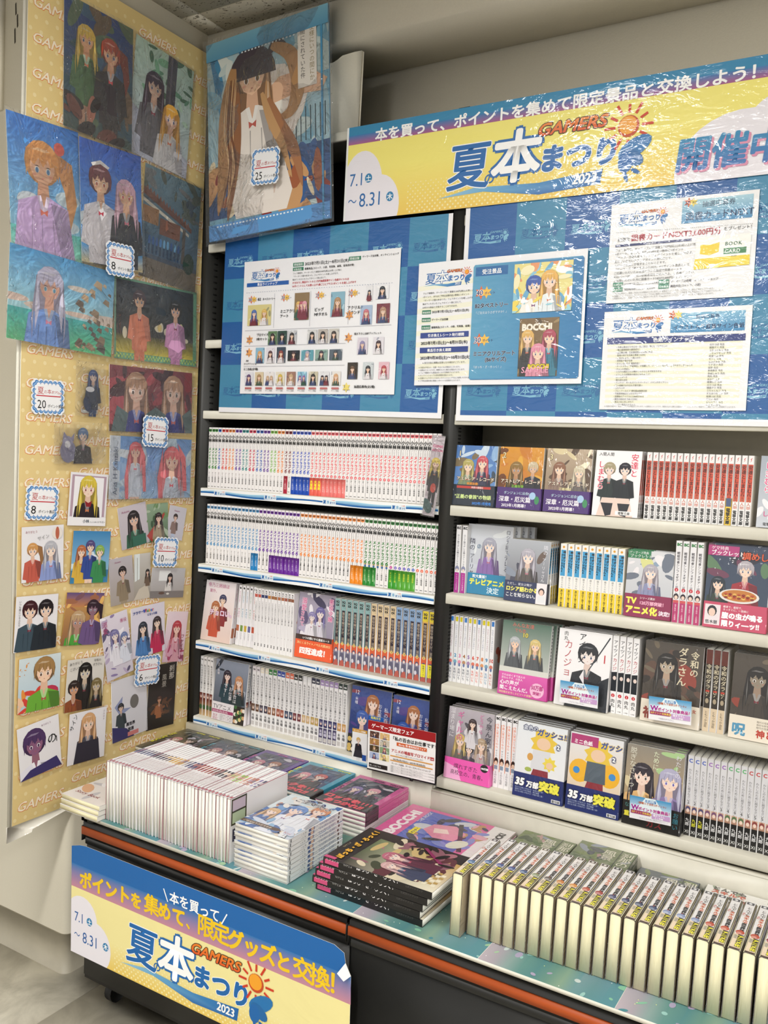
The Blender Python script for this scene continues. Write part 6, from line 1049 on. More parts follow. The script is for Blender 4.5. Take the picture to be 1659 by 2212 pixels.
sJ = dict(w=.127, h=.182, t=.0138, mat='film', front=cov(('#e0e0dc', '#4c6c5c'), [(.28, .66, .14, '#b4b8bc', '#54585c'), (.70, .66, .14, '#d8c07c', '#54585c')], [('10', .42, .80, .12, '#e8d44c', OUT('#6c6c4c')), ('みんな友達', .20, .93, .09, '#e07c6c'), ('でも恋', .25, .86, .08, '#e07c6c')], None, seed=35, extra=lambda c, g: (c.rect(0, c.h*.30, c.w, c.h*.08, '#d8d8d0'))), spine=lambda c: (c.rect(0, 0, c.w, c.h, '#e8e8ea'), [c.rect(c.w*.3, .008*i+.004, c.w*.4, .004, '#38404c', step=0) for i in range(22)]), back=lambda c: backc(c, '#e4e4e6'),
    band=(.056, '#c83c94', None, lambda c: (c.rect(0, 0, c.w, c.h, '#c8449c', '#e05cb0'), c.text('それはあくまで友人の', .008, .046, .0062, '#fff'), c.text('恋なんです、の友人', .008, .039, .0062, '#fff'), c.text('心の声が', .005, .026, .0125, '#fff', bold=.03), c.text('聞こえたんだ。', .005, .013, .0115, '#fff', bold=.03), c.text('特別描きおろしエピソード収録!!', .004, .004, .006, '#f8f0a0'), c.ell(.102, .022, .018, .018, '#f0b8d8', 20), c.text('50万部', .087, .024, .0125, '#b82c7c', bold=.05, sx=.8), c.text('突破！', .092, .012, .0085, '#b82c7c', bold=.05)), None))
faceout('sJ', sJ, None, 1.116, .863, 'two girls at a green blackboard, cover with magenta band', n=3, y=.012, dx=.007)
sK = dict(B6, t=.0150, mat='film', front=cov(('#f0eef0', '#f2f0f2'), [(.58, .62, .24, '#20242c', '#1c2028', '#ece0dc', 1)], [('アイツノ', .46, .97, .14, '#1c2028', dict(vert=True, bold=.03)), ('カノジョ', .20, .86, .17, '#b84c54', dict(vert=True)), ('肉丸', .14, .97, .09, '#333', VT), ('1', .84, .62, .22, '#c8303c', {})], None, seed=36, extra=lambda c, g: (c.poly([(c.w*.2, 0), (c.w*.35, c.h*.42), (c.w*.62, c.h*.3), (c.w, c.h*.45), (c.w, 0)], '#1c222c'), c.poly([(c.w*.6, c.h*.5), (c.w*.62, c.h*.5), (c.w*.98, c.h*.95), (c.w*.96, c.h*.96)], '#30343c'), c.poly([(c.w*.45, c.h*.4), (c.w*.55, c.h*.3), (c.w*.52, c.h*.5)], '#e8e4e8'))), spine=spt('#f0eef0', [('アイツノカノジョ', .92, .7, '#222')]), back=lambda c: backc(c, '#e8e6e8'))
faceout('sK', sK, None, 1.263, .863, 'white cover with a black suited couple and vertical title', n=4, y=.012, dx=.006)
Q = [(('ai',), dict(B6, t=.0150, back=lambda c: backc(c, '#e8e6e8'), spine=lambda c: (c.rect(0, 0, c.w, c.h, '#f0eef0'), c.v('アイツノ', c.w/2, .172, .0100, '#1c2028', bold=.03), c.v('カノジョ', c.w/2, .130, .0100, '#b84c54', bold=.03), c.rect(0, .052, c.w, .042, '#1c222c'), c.ell(c.w/2, .088, .0062, .007, '#20242c', 8), c.ell(c.w*.6, .083, .004, .005, '#e8d4cc', 8), c.poly([(0, .094), (c.w, .094), (c.w, .098), (0, .096)], '#20242c'), circ(c, .042, .0042, '#c8303c', '1'), c.v('肉丸', c.w/2, .034, .0098, '#222', bold=.02), c.text('小学館', c.w/2, .004, .003, '#222', center=True))), 'black suit picture') for i in range(4)]
spinerow(Q, 1.267, 1.330, .030, .863, 'white comic spine with black and red title,', 'four white spines beside the black suited cover', seed=17)
dara = lambda t1c, face, seed: cov(('#3a322c', '#4c443c'), [(.40, .66, .22, '#1c1816', '#3c342e', face, 0, '#4c3c2c')], [('令和の', .86, .94, .15, '#d8ccb0', dict(vert=True, bold=.03)), ('ダラさん', .66, .97, .17, '#d8ccb0', dict(vert=True, bold=.03))], (['#5c4438', '#2c2420', '#8c3c30', '#6c6050'], 22), seed=seed)
dsp = lambda c: (c.rect(0, 0, c.w, c.h, '#2c2420'), c.rect(0, .150, c.w, .032, '#5c241c'), c.v('令和のダラさん', c.w/2, .150, .0112, '#d8ccb0', bold=.02), c.rect(c.w*.2, .088, c.w*.6, .004, '#b83428'), c.ell(c.w/2, .070, .0058, .009, '#1c1614', 8), c.ell(c.w/2, .068, .0038, .006, '#a89880', 8), c.rect(0, 0, c.w, .052, '#d8c4a8'), c.v('ともつか治臣', c.w/2, .046, .0062, '#3c3028', bold=.02))
bandD = lambda big, col: (.050, '#e8e0d4', None, lambda c: (c.rect(0, 0, c.w, c.h, '#e6dccc'), c.text(big, .006, .010, .028, col, bold=.05), c.text('神と、', .055, .010, .018, '#b83828', bold=.05), c.text('怪しき女', .085, .036, .009, '#b83828', bold=.04), lines(c, .055, .040, .06, 3, .006, .005, '#5c4c40', ['現代の怪異と人間の', '奇妙な絆を描く物語'])), None)
faceout('sL', dict(B6, t=.0150, mat='film', front=dara(0, '#b0a08c', 37), spine=dsp, back=lambda c: backc(c, '#3c3430'), band=bandD('禍', '#8c3428')), None, 1.468, .863, 'dark brown snake woman cover with pale band, left one', n=4, y=.014, dx=.005)
Q = [(('da',), dict(B6, t=.0148, mat='film', spine=dsp), 'pale foot') for i in range(3)]
spinerow(Q, 1.474, 1.521, .028, .863, 'dark brown comic spine with cream title,', 'three dark brown spines on the third right row', seed=18)
faceout('sM', dict(B6, t=.0150, mat='film', front=dara(0, '#8c8070', 38), spine=dsp, back=lambda c: backc(c, '#3c3430'), band=bandD('呪', '#4c90b4')), None, 1.658, .863, 'darker face cover with pale band at the right edge', n=3, y=.014)
# ---- right bay row 4
sN = dict(B6, w=.126, t=.0145, mat='film', front=cov(('#34343c', '#b8b0b8'), [(.30, .50, .15, '#d0b468', '#6c685c', '#ecd0bc', 0), (.78, .50, .15, '#b0987c', '#b8a8a8', '#ecd0bc', 0), (.52, .42, .12, '#1c1c20', '#4c4450', '#ecd0bc', 1), (.55, .78, .11, '#301c20', '#d8d4d8', '#ecd0bc', 0)], [('溜まり場に', .10, .99, .12, '#f0ecf0', VT), ('ギャルの', .28, .96, .15, '#d870a8', dict(vert=True, bold=.02)), ('どうやら', .74, .97, .10, '#d870a8', VT), ('今泉ん家は', .91, .96, .14, '#3c3c48', VT)], (['#8c8890', '#4c4850', '#d8d4d8'], 10), seed=39), spine=spt('#e8e4e8', [('今泉ん家はどうやら', .95, .6, '#c86098')]), back=lambda c: backc(c, '#e8e6e8'),
    band=(.054, '#f060b4', None, lambda c: (c.rect(0, 0, c.w, c.h, '#f05cb4'), c.poly([(0, 0), (c.w*.4, 0), (c.w*.3, .03), (0, .04)], '#f8b4dc'), c.text('爛れすぎた', .026, .030, .0135, '#201820'), c.text('高校生の、青春。', .018, .014, .0130, '#201820', sx=.95), c.ell(c.w-.014, .044, .011, .010, '#1c181c', 16), c.text('100万部', c.w-.024, .041, .006, '#fff', bold=.05)), None))
faceout('sN', sN, None, .979, .620, 'black and pink cover with four girls, lowest right row', n=3, y=.012)
Q = [(('gy',), dict(B6, t=.0145, back=lambda c: backc(c, '#ecebec'), spine=lambda c: (c.rect(0, 0, c.w, c.h, '#f0eef0'), c.rect(0, .04, c.w*.12, .12, '#f08858', step=0), c.text('BC', c.w*.12, .172, .0085, '#141414', bold=.08), c.v('今泉ん家はどうやら', c.w/2, .162, .0070, '#e8784c', bold=.02), c.v('ギャルの', c.w/2, .096, .0058, '#5c5054'), c.ell(c.w/2, .066, .0058, .010, '#3c2824', 8), c.ell(c.w/2, .062, .004, .006, '#ecc8b0', 8), c.rect(c.w*.15, .046, c.w*.7, .010, '#8c9cb0'), c.v('2のり伍郎', c.w/2, .042, .0066, '#34303a'))), 'orange title') for i in range(4)]
spinerow(Q, .986, 1.047, .030, .620, 'white comic spine with small brown haired figure,', 'four white spines beside the pink banded cover', seed=19)
def gash(two, seed):
    def ex(c, g):
        if two: [c.ell(c.w*x_, c.h*.52, c.w*.2, c.h*.15, '#f0b428', 18) for x_ in (.22, .78)]; [c.ell(c.w*x_, c.h*.52, c.w*.065, c.h*.045, '#3c8cd0', 14) for x_ in (.16, .84)]
        c.star(c.w*.55, c.h*.76, c.w*.28, c.w*.2, 9, '#e8c440'); c.ell(c.w*.55, c.h*.75, c.w*.14, c.h*.08, '#ecc8a8'); c.poly([(c.w*.35, c.h*.66), (c.w*.7, c.h*.66), (c.w*.72, c.h*.40), (c.w*.32, c.h*.40)], '#dcdce0' if not two else '#54606c'); c.poly([(c.w*.38, c.h*.40), (c.w*.68, c.h*.40), (c.w*.7, c.h*.22), (c.w*.3, c.h*.22)], '#8c2c38')
        if not two: c.star(c.w*.7, c.h*.5, c.w*.15, c.w*.1, 8, '#ecd44c'); c.ell(c.w*.7, c.h*.48, c.w*.07, c.h*.045, '#ecc8a8'); c.ell(c.w*.3, c.h*.55, c.w*.06, c.h*.05, '#d8a050'); c.ell(c.w*.28, c.h*.38, c.w*.07, c.h*.03, '#a8b858')
    return dict(B6, w=.127, t=.0135, mat='film', front=cov(('#f0eef0', '#e4e8ec') if not two else ('#e8c898', '#e4e4e8'), [], [('金色の', .12, .905, .10, '#e8ecf4', dict(bold=.03, out=('#24305c', .12))) if not two else ('ミニ色紙', .07, .865, .09, '#ffffff', dict(bold=.04)), ('ガッシュ!!', .40 if not two else .58, .86, .135, '#34509c', dict(bold=.06, out=('#e8c840', .05), shear=.1)), ('2', .82, .72, .10, '#fff', dict(bold=.05, out=('#1c2c60', .25)))], None, seed=seed, extra=lambda c, g: (ex(c, g), c.rect(.002, c.h*.85, c.w*.52, .024, '#b03070') if two else None)), spine=spt('#f0eef0', [('金色のガッシュ', .92, .6, '#34509c')]), back=lambda c: backc(c, '#e8e6e8'),
        band=(.058, '#1c2c68', None, lambda c: (c.rect(0, 0, c.w, c.h, '#1c2c6c'), c.text('35', .004, .028, .024, '#ffffff', bold=.07, out=('#101430', .06), shear=.12), c.text('万部', .034, .028, .016, '#ffffff', bold=.07, out=('#101430', .06)), c.text('突破', .066, .026, .026, '#f4ec50', bold=.07, out=('#101430', .06)), lines(c, .006, .020, .1, 3, .005, .0042, '#b8c4e0', ['新たなる戦いが始まる！待望の第二巻！', '魔物の子と少年の物語、再び開幕']), c.rect(c.w-.026, .003, .022, .008, '#e8e8ec'), c.text('雷句誠', c.w-.025, .0042, .0066, '#222', bold=.04)), None))
faceout('g1', gash(False, 41), None, 1.170, .620, 'white cover with spiky yellow hair and navy band', n=4, y=.010)
faceout('g2', gash(True, 42), None, 1.305, .620, 'yellow and orange cover with navy band and wine red sticker', n=3, y=.010)
sO = dict(w=.129, h=.182, t=.0140, mat='film', front=cov(('#c8a878', '#8c8478'), [(.30, .56, .24, '#28202c', '#e0b478', '#f4d8c8', 0, '#4c3428'), (.78, .56, .24, '#b0acc8', '#8c7cac', '#f4d8c8', 0, '#6c5cb0')], [('脱ぎなさいっ！', .12, .97, .12, '#e4e0d0', VT), ('わたしの', .90, .97, .10, '#e4e0e8', VT), ('ために', .52, .97, .11, '#e8f0d0', VT)], (['#5c8c5c', '#a8c88c', '#d8c8a0'], 14), seed=43), spine=spt('#e8e4e8', [('わたしのために', .95, .6, '#333')]), back=lambda c: backc(c, '#e8e6e8'),
    band=(.054, '#1c1a1c', None, lambda c: (c.rect(0, 0, c.w, c.h, '#1c1a1c'), c.text('重版出来!!', .004, .020, .0125, '#f0e448', bold=.05), c.text('なって。', .004, .040, .011, '#4c8c8c'), c.v('お願い', c.w-.010, .050, .013, '#3c8ca0'), c.text('ガス', .055, .006, .018, '#8c2430', bold=.04)), None))
faceout('sO', sO, None, 1.443, .620, 'cover with a black and a lilac haired girl face to face', n=3, y=.008)
Q = []
for i in range(16):
    v_ = str(2+i//3); tc_2 = ['#4c64b8', '#9c6cb8', '#5cb070', '#c04c50', '#d06c98', '#c8a030'][i//3]
    Q.append((('nu', v_, 0 < i < 3), dict(B6, t=.0137, mat='film', spine=(lambda v_, tc_2, yl: lambda c: (c.rect(0, 0, c.w, c.h, '#d8d6da'), c.text('C', c.w/2, .166, .0115, tc_2, bold=.06, center=True), c.v('わたしのために脱ぎなさいっ！', c.w/2, .152, .0062, '#2c2a30'), c.text(v_, c.w/2, .072, .0098, '#1c1c1c', center=True), c.rect(0, .048, c.w, .020, '#a87c68', '#d0a890'), c.ell(c.w/2, .060, .0055, .007, mixc(tc_2, '#5c3c34', .5), 8), c.ell(c.w/2, .057, .0036, .0045, '#f0d4c4', 8), c.rect(0, 0, c.w, .049, '#1a181a'), c.v('九郎', c.w/2, .040, .0092, '#e8e440' if yl else '#f0eef0', bold=.02), c.text('XI', c.w/2, .006, .0095, '#e8e8e8', bold=.0, center=True)))(v_, tc_2, 0 < i < 3)), f'volume {v_}'))
spinerow(Q, 1.450, 1.672, .030, .620, 'grey comic spine with black foot,', 'grey spines with black feet on the lowest right row', seed=20)
# ================================================================== BOOKS ON THE COUNTER
ZT = .5198
# small white stack at the left end
fS = cov(('#e8e0d8', '#ece8e0'), [], [('Story Book', .10, .14, .13, '#8c3c34', dict(bold=.02, shear=.2))], (['#3c3438', '#e0b088', '#c8c4c4', '#f0ece8'], 16), seed=51)
for k in range(3): book('wS', dict(t=.0125, w=.138, h=.207, front=fS, page='pagec', spine=lambda c: c.rect(0, 0, c.w, c.h, '#ece8e2')), FLAT(.2020+.001*k, -.540+.002*k, ZT+.0127*(k+1)), ['bottom', 'middle', 'top'][k]+' white book of the small stack overhanging the wagon\'s left end', 'small white stack at the left end')
# long row of slim white comics, spines up
pal = ['#2c3468', '#2c3468', '#20285c', '#303c70', '#3c4878', '#28305c', '#202438', '#28283c', '#343450', '#4c4450', '#5c5048', '#c89838', '#e0b048', '#d8a840', '#c8a050', '#b8b0b0', '#303868', '#2c3c74', '#34406c', '#8c2c30', '#8c2c30', '#983438', '#a04840', '#8c3430', '#7c3c38', '#28262a', '#1c1c20', '#202024', '#e8c8a8', '#dcb090', '#90c040', '#a8c850', '#e0a890', '#c88870', '#b86c58', '#8c7cb0', '#3c3c60', '#b0a8c0']
redc = {0, 5, 13, 17, 18, 24, 27, 28, 30, 33, 36}
for i in range(37):
    pc = pal[i]; p2 = mixc(pal[min(37, i+2)], '#f0d8c8', .45)
    def fsp(c, pc=pc, p2=p2, i=i):
        c.rect(0, 0, c.w, c.h, '#f2f0f2'); c.v('まんがタイムKRコミックス', c.w/2, .198, .0042, '#605860'); c.rect(c.w*.1, .085+.0004*i, c.w*.8, .034, pc); c.ell(c.w/2, .112, .0036, .008, p2, 8); c.ell(c.w/2, .090, .0034, .006, mixc(pc, '#ffffff', .3), 8, step=.5); c.v('ご注文はうさぎですか？', c.w/2, .078, .0052, '#9c5c58'); c.rect(c.w*.2, .004, c.w*.6, .010, '#a83048', step=0)
    sp = dict(t=.0101, w=.146, h=.207, cov='#8c1c34' if i in redc else '#f0eeee', spine=fsp, bt=.0009, back=(lambda c: (backc(c, '#f0eef0'), c.rect(.002, .004, .060, .052, '#3c3820'), c.rect(.006, .008, .024, .044, '#c8b8c8'), c.rect(.034, .008, .024, .044, '#b8c8a8'), person(c, .085, .075, .016, '#c88c5c', '#3c3c54', '#f0d8c8', 0), c.text('COMICS', .10, .16, .007, '#888'))) if i == 36 else (lambda c: c.rect(0, 0, c.w, c.h, '#f0eef0')))
    g = random.Random(100+i)
    book(('kr', i), sp, SPUP(.2035+.01068*i, -.518+.002*g.random()+(i == 0)*.001, ZT, .146, ry=-.4), f'slim white comic standing spine up on the counter, {nth(i)} from left, {"dark red" if i in redc else "plain white"} cover edges', 'slim white comics spine up on the counter')
# stack of pale blue comics
def fK(c):
    g = random.Random(61); c.rect(0, 0, c.w, c.h, '#c8d4e0', '#dce8ec'); splash(c, ['#3c6cb0', '#6c9cd0', '#ece8e4', '#2c4478', '#c88c70', '#e8d8c8', '#3c3444'], 90, g, s=.10)
    person(c, .070, .120, .030, '#6c94d0', '#e4e8f4', '#f4dcd0', 0, '#4c6ca8'); person(c, .118, .145, .028, '#d8946c', '#e8ecf4', '#f4dcd0', 1); person(c, .030, .085, .022, '#d8b080', '#4c70b0', '#f4dcd0', 0); splash(c, ['#8cb4d8', '#e8ecf0', '#4c6ca4', '#d0d8e8'], 20, g, 0, 0, c.w, .06)
    c.poly([(.0, .030), (.10, .030), (.11, .022), (.10, .016), (.0, .016)], '#5c4438'); c.text('ご注文はうさぎですか', .006, .0195, .0078, '#e8dcc8', bold=.03); c.text('Koi', .118, .018, .013, '#c07c80'); c.text('11', .124, .004, .012, '#5c4c4c'); c.text('ご注文は', .030, .176, .019, '#3c3c44', bold=.04, shear=.2, out=('#ffffff', .04)); c.text('うさぎ', .085, .170, .017, '#3c3c44', bold=.04, shear=.2, out=('#ffffff', .04))
spK = lambda c: (c.rect(0, 0, c.w, c.h, '#f0eff2'), c.ell(c.w/2, .190, .0033, .0033, '#5c4438', 8), c.v('ご注文はうさぎですか？11', c.w/2, .180, .0066, '#5c6c9c', bold=.03), c.rect(c.w*.1, .072, c.w*.8, .022, '#4c5c94'), c.ell(c.w/2, .086, .0035, .006, '#e8c0a8', 8), c.v('Koi', c.w/2, .064, .007, '#5c5c64'), c.text('KR', c.w/2, .006, .0055, '#1c1c24', bold=.07, center=True))
g = random.Random(8)
for k in range(10): book('kS', dict(t=.0096, w=.148, h=.208, front=fK, spine=spK, mat='film'), FLAT(.7605+.003*(g.random()-.5), -.519+.003*g.random(), ZT+.0098*(k+1), .4*(g.random()-.5)), 'pale blue comic with chibi-less girls group cover, '.replace('chibi-less ', '')+['lowest', 'second', 'third', 'fourth', 'fifth', 'sixth', 'seventh', 'eighth', 'ninth', 'topmost'][k]+' of the white-edged stack', 'stack of pale blue comics', split=(k == 9))
# back stacks along the white panel
def fBo(bg, fr, tcol, seed, hair, title='BOCCHI THE'):
    def f(c):
        g = random.Random(seed); c.rect(0, 0, c.w, c.h, fr); c.rect(.012, .045, c.w-.026, c.h-.065, mixc(bg, '#5c6c8c', .3), bg); t = CV(c.w-.026, c.h-.065); splash(t, [mixc(bg, '#ffffff', .3), mixc(bg, '#0c1020', .5), '#8c7c84', mixc(fr, bg, .5), '#c8c4d0'], 30, g, s=.12)
        person(t, .035, .062, .020, hair[0], '#2c2c34', '#ecd4c8', 0); person(t, .080, .072, .022, hair[1], '#30303a', '#ecd4c8', 1)
        for V, F, C, L in t.A: c.A.append((V+[.012, .045], F, C, c.L+L))
        c.L += t.L+1; c.text(title, .0095, .055, .019, tcol, bold=.06, rot=90, sx=.9); c.text('HITORI', .05, c.h-.016, .0105, tcol, bold=.05); c.text('VOLUME', .10, c.h-.016, .0105, tcol, bold=.05)
    return f
bandR = (.058, '#241c1e', lambda c: c.rect(0, 0, c.w, c.h, '#241c20'), lambda c: (c.rect(0, 0, c.w, c.h, '#241e20'), c.text('ロックを', .002, .034, .024, '#f04c5c', bold=.08, shear=.1, sx=1.05), c.text('！！！！', .098, .036, .017, '#f04c5c', bold=.09, pitch=.65), c.text('あつかれ!!', .018, .008, .024, '#f04c5c', bold=.08, shear=.1, sx=1.0)), None)
BO = [(.150, fBo('#2c3430', '#3c3c34', '#e0dc30', 71, ['#c07c84', '#5c5048']), None, 'dark grey frame with yellow lettering', '#3a3a34'), (.303, fBo('#2c3444', '#34404a', '#3ca0b8', 72, ['#c08c8c', '#8c6c5c']), None, 'slate frame with teal lettering', '#34444c'), (.458, fBo('#34304c', '#5c3c90', '#c04c94', 73, ['#c87c90', '#a86c50']), None, 'purple frame with magenta lettering', '#5c3c90'), (.612, fBo('#24345c', '#3c9cb8', '#e8e034', 74, ['#e090a0', '#c85c54']), bandR, 'turquoise frame with yellow lettering', '#3c9cb8'), (.776, fBo('#343440', '#d0609c', '#5c2c54', 75, ['#8c7cb0', '#e0a0b0']), bandR, 'pink frame with dark purple lettering', '#d0609c')]
for q_, (xr, f, bd, lb, ec) in enumerate(BO):
    sp = dict(t=.0108, w=.148, h=.208, front=f, mat='film', cov=ec, spine=(lambda ec: lambda c: (c.rect(0, 0, c.w, c.h, ec), c.v('ぼっち・ざ・ろっく！', c.w/2, .19, .006, mixc(ec, '#ffffff', .5))))(ec), back=lambda c: c.rect(0, 0, c.w, c.h, '#ece8ec'))
    if bd: sp['band'] = bd
    for k in range(6):
        top = k == 5
        s2 = dict(sp) if top or (k > 2 and bd) else dict(sp, band=None)
        if k <= 2: s2['spine'] = lambda c: c.rect(0, 0, c.w, c.h, '#e8d8e0'); s2['cov'] = '#e8dce2'
        book(('bo', q_, top or (k > 2 and bd is not None), k <= 2), s2, FLAT(xr, -.2355, ZT+.0110*(k+1), .3*(g.random()-.5)), f'comic with {lb}, '+('top of its stack by the white panel' if top else f'{["lowest", "second", "third", "fourth", "fifth"][k]} of its stack'), f'comic stacks along the white base panel', split=top)
# black guide books
def fG(c):
    g = random.Random(81); c.rect(0, 0, c.w, c.h, '#1c1a18', '#2a2622'); c.poly([(0, 0), (c.w*.75, 0), (c.w*.8, c.h*.8), (0, c.h*.82)], ['#e8e0c8', '#c8a058', '#6c7c58', '#343028']); splash(c, ['#8c5c68', '#3c4430', '#d8ccb0', '#5c2c34', '#2c2824', '#a86c78', '#c8b078'], 44, g, .01, .02, c.w-.03, c.h*.75, s=.13)
    for i in range(5):
        for j in range(5): c.rect(.012*i+.006*(j % 2)+.02, .008+.010*j, .008, .009, ['#ece4cc', '#b89858'][(i+j) % 2], step=0)
    person(c, .085, .13, .024, '#b8687c', '#5c2c40', '#ecd4c8', 0); person(c, .045, .115, .020, '#d0a8a8', '#3c4460', '#ecd4c8', 0); c.poly([(.11, .03), (.165, .10), (.160, .106), (.105, .036)], '#8c2c5c'); splash(c, ['#141210', '#2c2824'], 8, g, .10, .0, .08, .15, s=.15)
    c.text('ぼっち・ざ・ろっく！', .012, c.h-.034, .0175, '#e8b038', bold=.08, shear=.1, out=('#3c2c14', .05), sx=.95); c.text('TVアニメ', .06, c.h-.012, .0068, '#c8b890'); c.rect(.0, c.h-.028, .010, .028, '#c8507c')
spG = lambda c: (c.rect(0, 0, c.w, c.h, '#1c1a1a'), c.rect(c.w*.15, c.h-.038, c.w*.7, .034, '#c84c78'), c.text('ビジュアル', c.w*.78, c.h-.007, .0065, '#f4dce4', rot=-90), c.text('TVアニメ', c.w*.68, c.h-.050, .0052, '#c8c4c0', rot=-90), c.text('ぼっち・ざ・ろっく！', c.w*.78, c.h-.082, .0105, '#f0ecec', rot=-90, bold=.04), c.text('公式ガイドブック', c.w*.66, .060, .0050, '#5c5856', rot=-90))
for k in range(5): book('gS', dict(t=.0153, w=.182, h=.257, back=fG, spine=spG, cov='#1c1a1a', mat='cover'), LMAG(1.090+[-.014, -.020, -.014, -.004, .006][k], -.498-.001*k, ZT+.0156*k+.0002, [-.6, .3, -.2, .2, -.3][k]), ['lowest', 'second', 'third', 'fourth', 'topmost'][k]+' thick black guide book of the five-book pile', 'pile of black guide books', name='guide_book', split=True)
# pink band magazine
def fP(c):
    g = random.Random(91); c.rect(0, 0, c.w, c.h, '#d8649c'); c.rect(.016, .075, c.w-.03, .150, '#4a5cb0', '#5468bc'); c.rect(0, 0, c.w, .055, '#e4e0e0'); splash(c, ['#d8a0b0', '#3c3c44', '#b88c5c', '#2c3050', '#c8ccd4', '#7c88c8'], 36, g, .03, .05, c.w-.06, .16, s=.12)
    c.poly([(.06, .15), (.09, .19), (.13, .18), (.15, .13), (.12, .09), (.07, .10)], '#e090a8'); c.poly([(.085, .16), (.11, .17), (.12, .14), (.1, .125)], '#f0d4cc'); c.poly([(.03, .06), (.17, .12), (.165, .13), (.025, .07)], '#26262c'); c.ell(.06, .085, .018, .03, '#d8dcc8', rot=60)
    c.text('BOCCHI', .020, .238, .036, '#f4eef0', bold=.07, sx=1.15); c.text('THE ROCK', .12, .214, .014, '#f4eef0'); c.text('STARRY ROCK!', .030, .014, .022, '#26242a', bold=.07); c.rect(.05, .195, .04, .016, '#f0e030'); c.text('ポスター', .053, .199, .0085, '#222', bold=.05)
for k in range(3): book('pM', dict(t=.0085, w=.210, h=.285, back=fP, cov='#d8649c', mat='film', spine=lambda c: c.rect(0, 0, c.w, c.h, '#d0609c')), LMAG(1.075, -.2365, ZT+.0087*k+.0002, [.2, -.3, .1][k]), ['lowest', 'middle', 'topmost'][k]+' large pink band magazine with white capital lettering', 'pink magazines behind the black pile', name='magazine', split=(k == 2))
# row of thick cream-paged books
hv = ['#3c6c9c', '#3c6c9c', '#2c4c8c', '#2c4c8c', '#2c5080', '#8c9870', '#5c5450', '#c87c30', '#d89040', '#b84c34', '#a03838', '#383c6c', '#2c3864', '#28385c', '#28406c', '#8898c0', '#8c9cc4', '#8898c0', '#c05038', '#c85c44', '#c05038', '#c05038', '#8c2c34', '#8c2c34', '#7c2c34']
for i in range(23):
    hcol = hv[i]
    def fh(c, hcol=hcol, i=i):
        c.rect(0, 0, c.w, c.h, '#eceaea'); c.rect(c.w*.1, .176, c.w*.8, .010, '#26262a'); c.ell(c.w/2, .181, .003, .003, '#e8e8e8', 8); c.v('とんでも', c.w*.60, .166, .0098, '#3c3430', bold=.04); c.v('スキルで', c.w*.60, .132, .0088, '#c84c2c', bold=.06, out=('#f4e8c0', .03)); c.v('異世界放浪', c.w*.60, .128-.028, .0085, '#28282c', bold=.08); c.v('メシ', c.w*.2, .14, .006, '#c84c2c', bold=.05)
        c.ell(c.w*.5, .062, .0075, .008, hcol, 10); c.ell(c.w*.4, .058, .005, .005, mixc(hcol, '#ffffff', .4), 8); c.text(str(1+i//2), c.w*.5, .068, .006, '#c84c2c', center=True)
        c.rect(0, .004, c.w, .050, '#ecd8bc'); c.rect(c.w*.42, .008, c.w*.56, .046, '#1c1a18'); c.v('アニメ化', c.w*.70, .051, .0105, '#f0e838', bold=.07); c.rect(c.w*.06, .036, c.w*.3, .014, '#b0a898', step=0); c.rect(0, 0, c.w, .005, '#4c3428')
    ins = lambda c, hcol=hcol: (c.rect(0, 0, c.w, c.h, '#e8e6e6'), c.rect(0, 0, c.w, .05, '#b8a890'), splash(c, [hcol, '#b8b0a8', '#4c5c5c'], 6, random.Random(i), 0, .05, c.w, .1))
    tt = .0205+.0012*random.Random(i).random()
    sp = dict(t=tt, w=.124, h=.187, ch=.0028, bt=.0009, cov='#3c342c', page='pagec', spine=fh, back=ins, front=ins, mat='film')
    x = (1.1305 if i == 0 else 1.1575+.02445*(i-1)); yv = -.489 if i == 0 else -.470+.0009*i
    book(('hc', i), sp, SPUP(x, yv, ZT+.0006, .124, yaw=1.2 if i == 0 else .2, ry=0.6 if i < 8 else .9), f'thick cream-paged novel standing spine up, {nth(i)} from the left of the front row', 'thick novels spine up on the counter', name='novel')
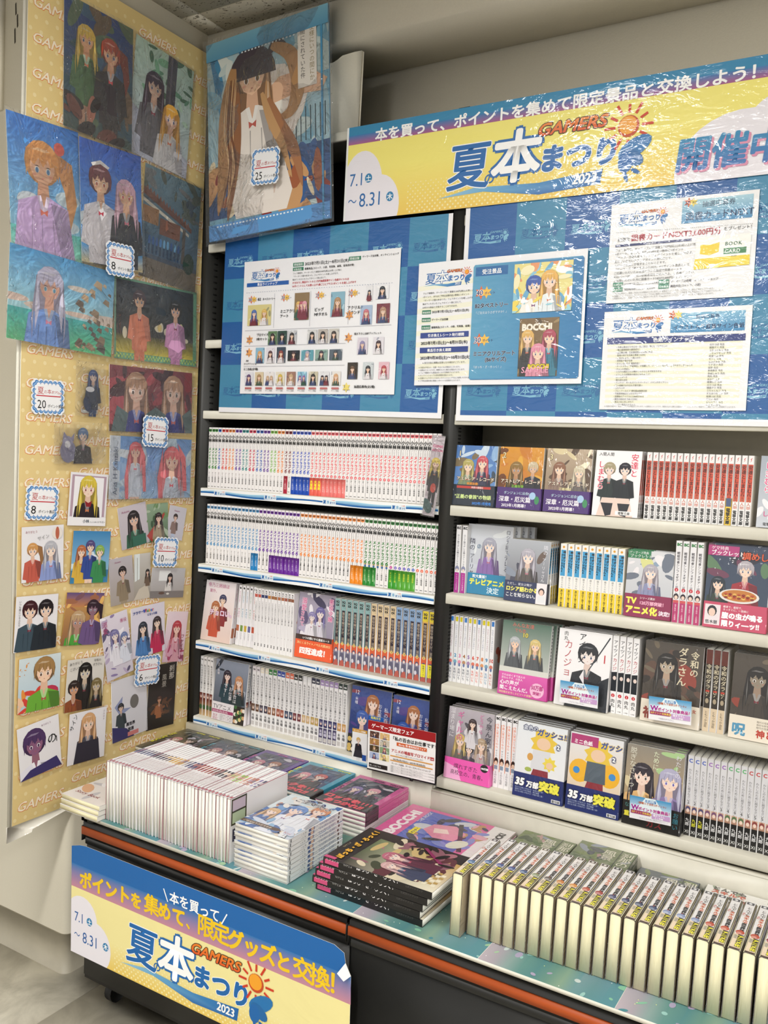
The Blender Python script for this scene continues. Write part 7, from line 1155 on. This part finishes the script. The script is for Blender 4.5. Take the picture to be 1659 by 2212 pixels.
# flat books at the back right
fSe = lambda bg, seed: cov((bg, mixc(bg, '#a8a890', .3)), [], [('刹那の', .88, .95, .22, '#d8d4c4', dict(vert=True, bold=.02, pitch=.9)), ('風景', .58, .92, .24, '#d8d4c4', dict(vert=True, bold=.02, pitch=.9))], (['#4c6438', '#6c7c48', '#34482c', '#b08c8c', '#8c94a4', '#3c4450'], 40, .12), seed=seed, extra=lambda c, g: (c.rect(c.w*.74, 0, .002, c.h, '#26302c'), c.ell(c.w*.4, c.h*.5, .006, .009, '#5c3c34')))
for q_, (xr, bg, nk, tz, lb) in enumerate(((1.226, '#5c6c48', 3, .0125, 'green landscape cover, left of the two'), (1.366, '#5c6c48', 4, .0125, 'green landscape cover, right of the two'), (1.502, '#2c3850', 2, .0125, 'dark night blue landscape cover'))):
    for k in range(nk): book(('se', q_), dict(t=tz, w=.128, h=.182, front=fSe(bg, 95+q_), mat='film', cov=mixc(bg, '#20241c', .3), spine=lambda c: (c.rect(0, 0, c.w, c.h, '#343c30'), c.v('刹那の風景', c.w/2, .16, .008, '#d0ccb8'))), FLAT(xr, -.208, ZT+(tz+.0002)*(k+1)), f'flat book with {lb}, {["lowest", "second", "third", "fourth"][k]} in its pile', 'flat books at the back right of the counter', name='novel')
for k in range(2): book('tn', dict(t=.0135, w=.145, h=.190, front=cov(('#e0e0dc', '#ecebe8'), [(.55, .60, .12, '#1c2024', '#28302c', '#e8c8a8', 1)], [('とんでも', .08, .92, .12, '#3c3430', dict(bold=.06)), ('スキルで', .08, .84, .12, '#c84c2c', dict(bold=.06)), ('異世界', .08, .74, .12, '#28282c', dict(bold=.06)), ('放浪メシ', .08, .65, .12, '#28282c', dict(bold=.06))], (['#5c6c5c', '#8c9c84', '#8c3c2c', '#c8c4b8'], 14, .12), seed=99), mat='film', cov='#e0dcd8'), FLAT(1.662, -.2125, ZT+.0137*(k+1)), ['lower', 'upper'][k]+' white flat book with a black haired man and dragon, back right corner', 'white flat books at the back right', name='novel')
bpy.data.objects.remove(_to)
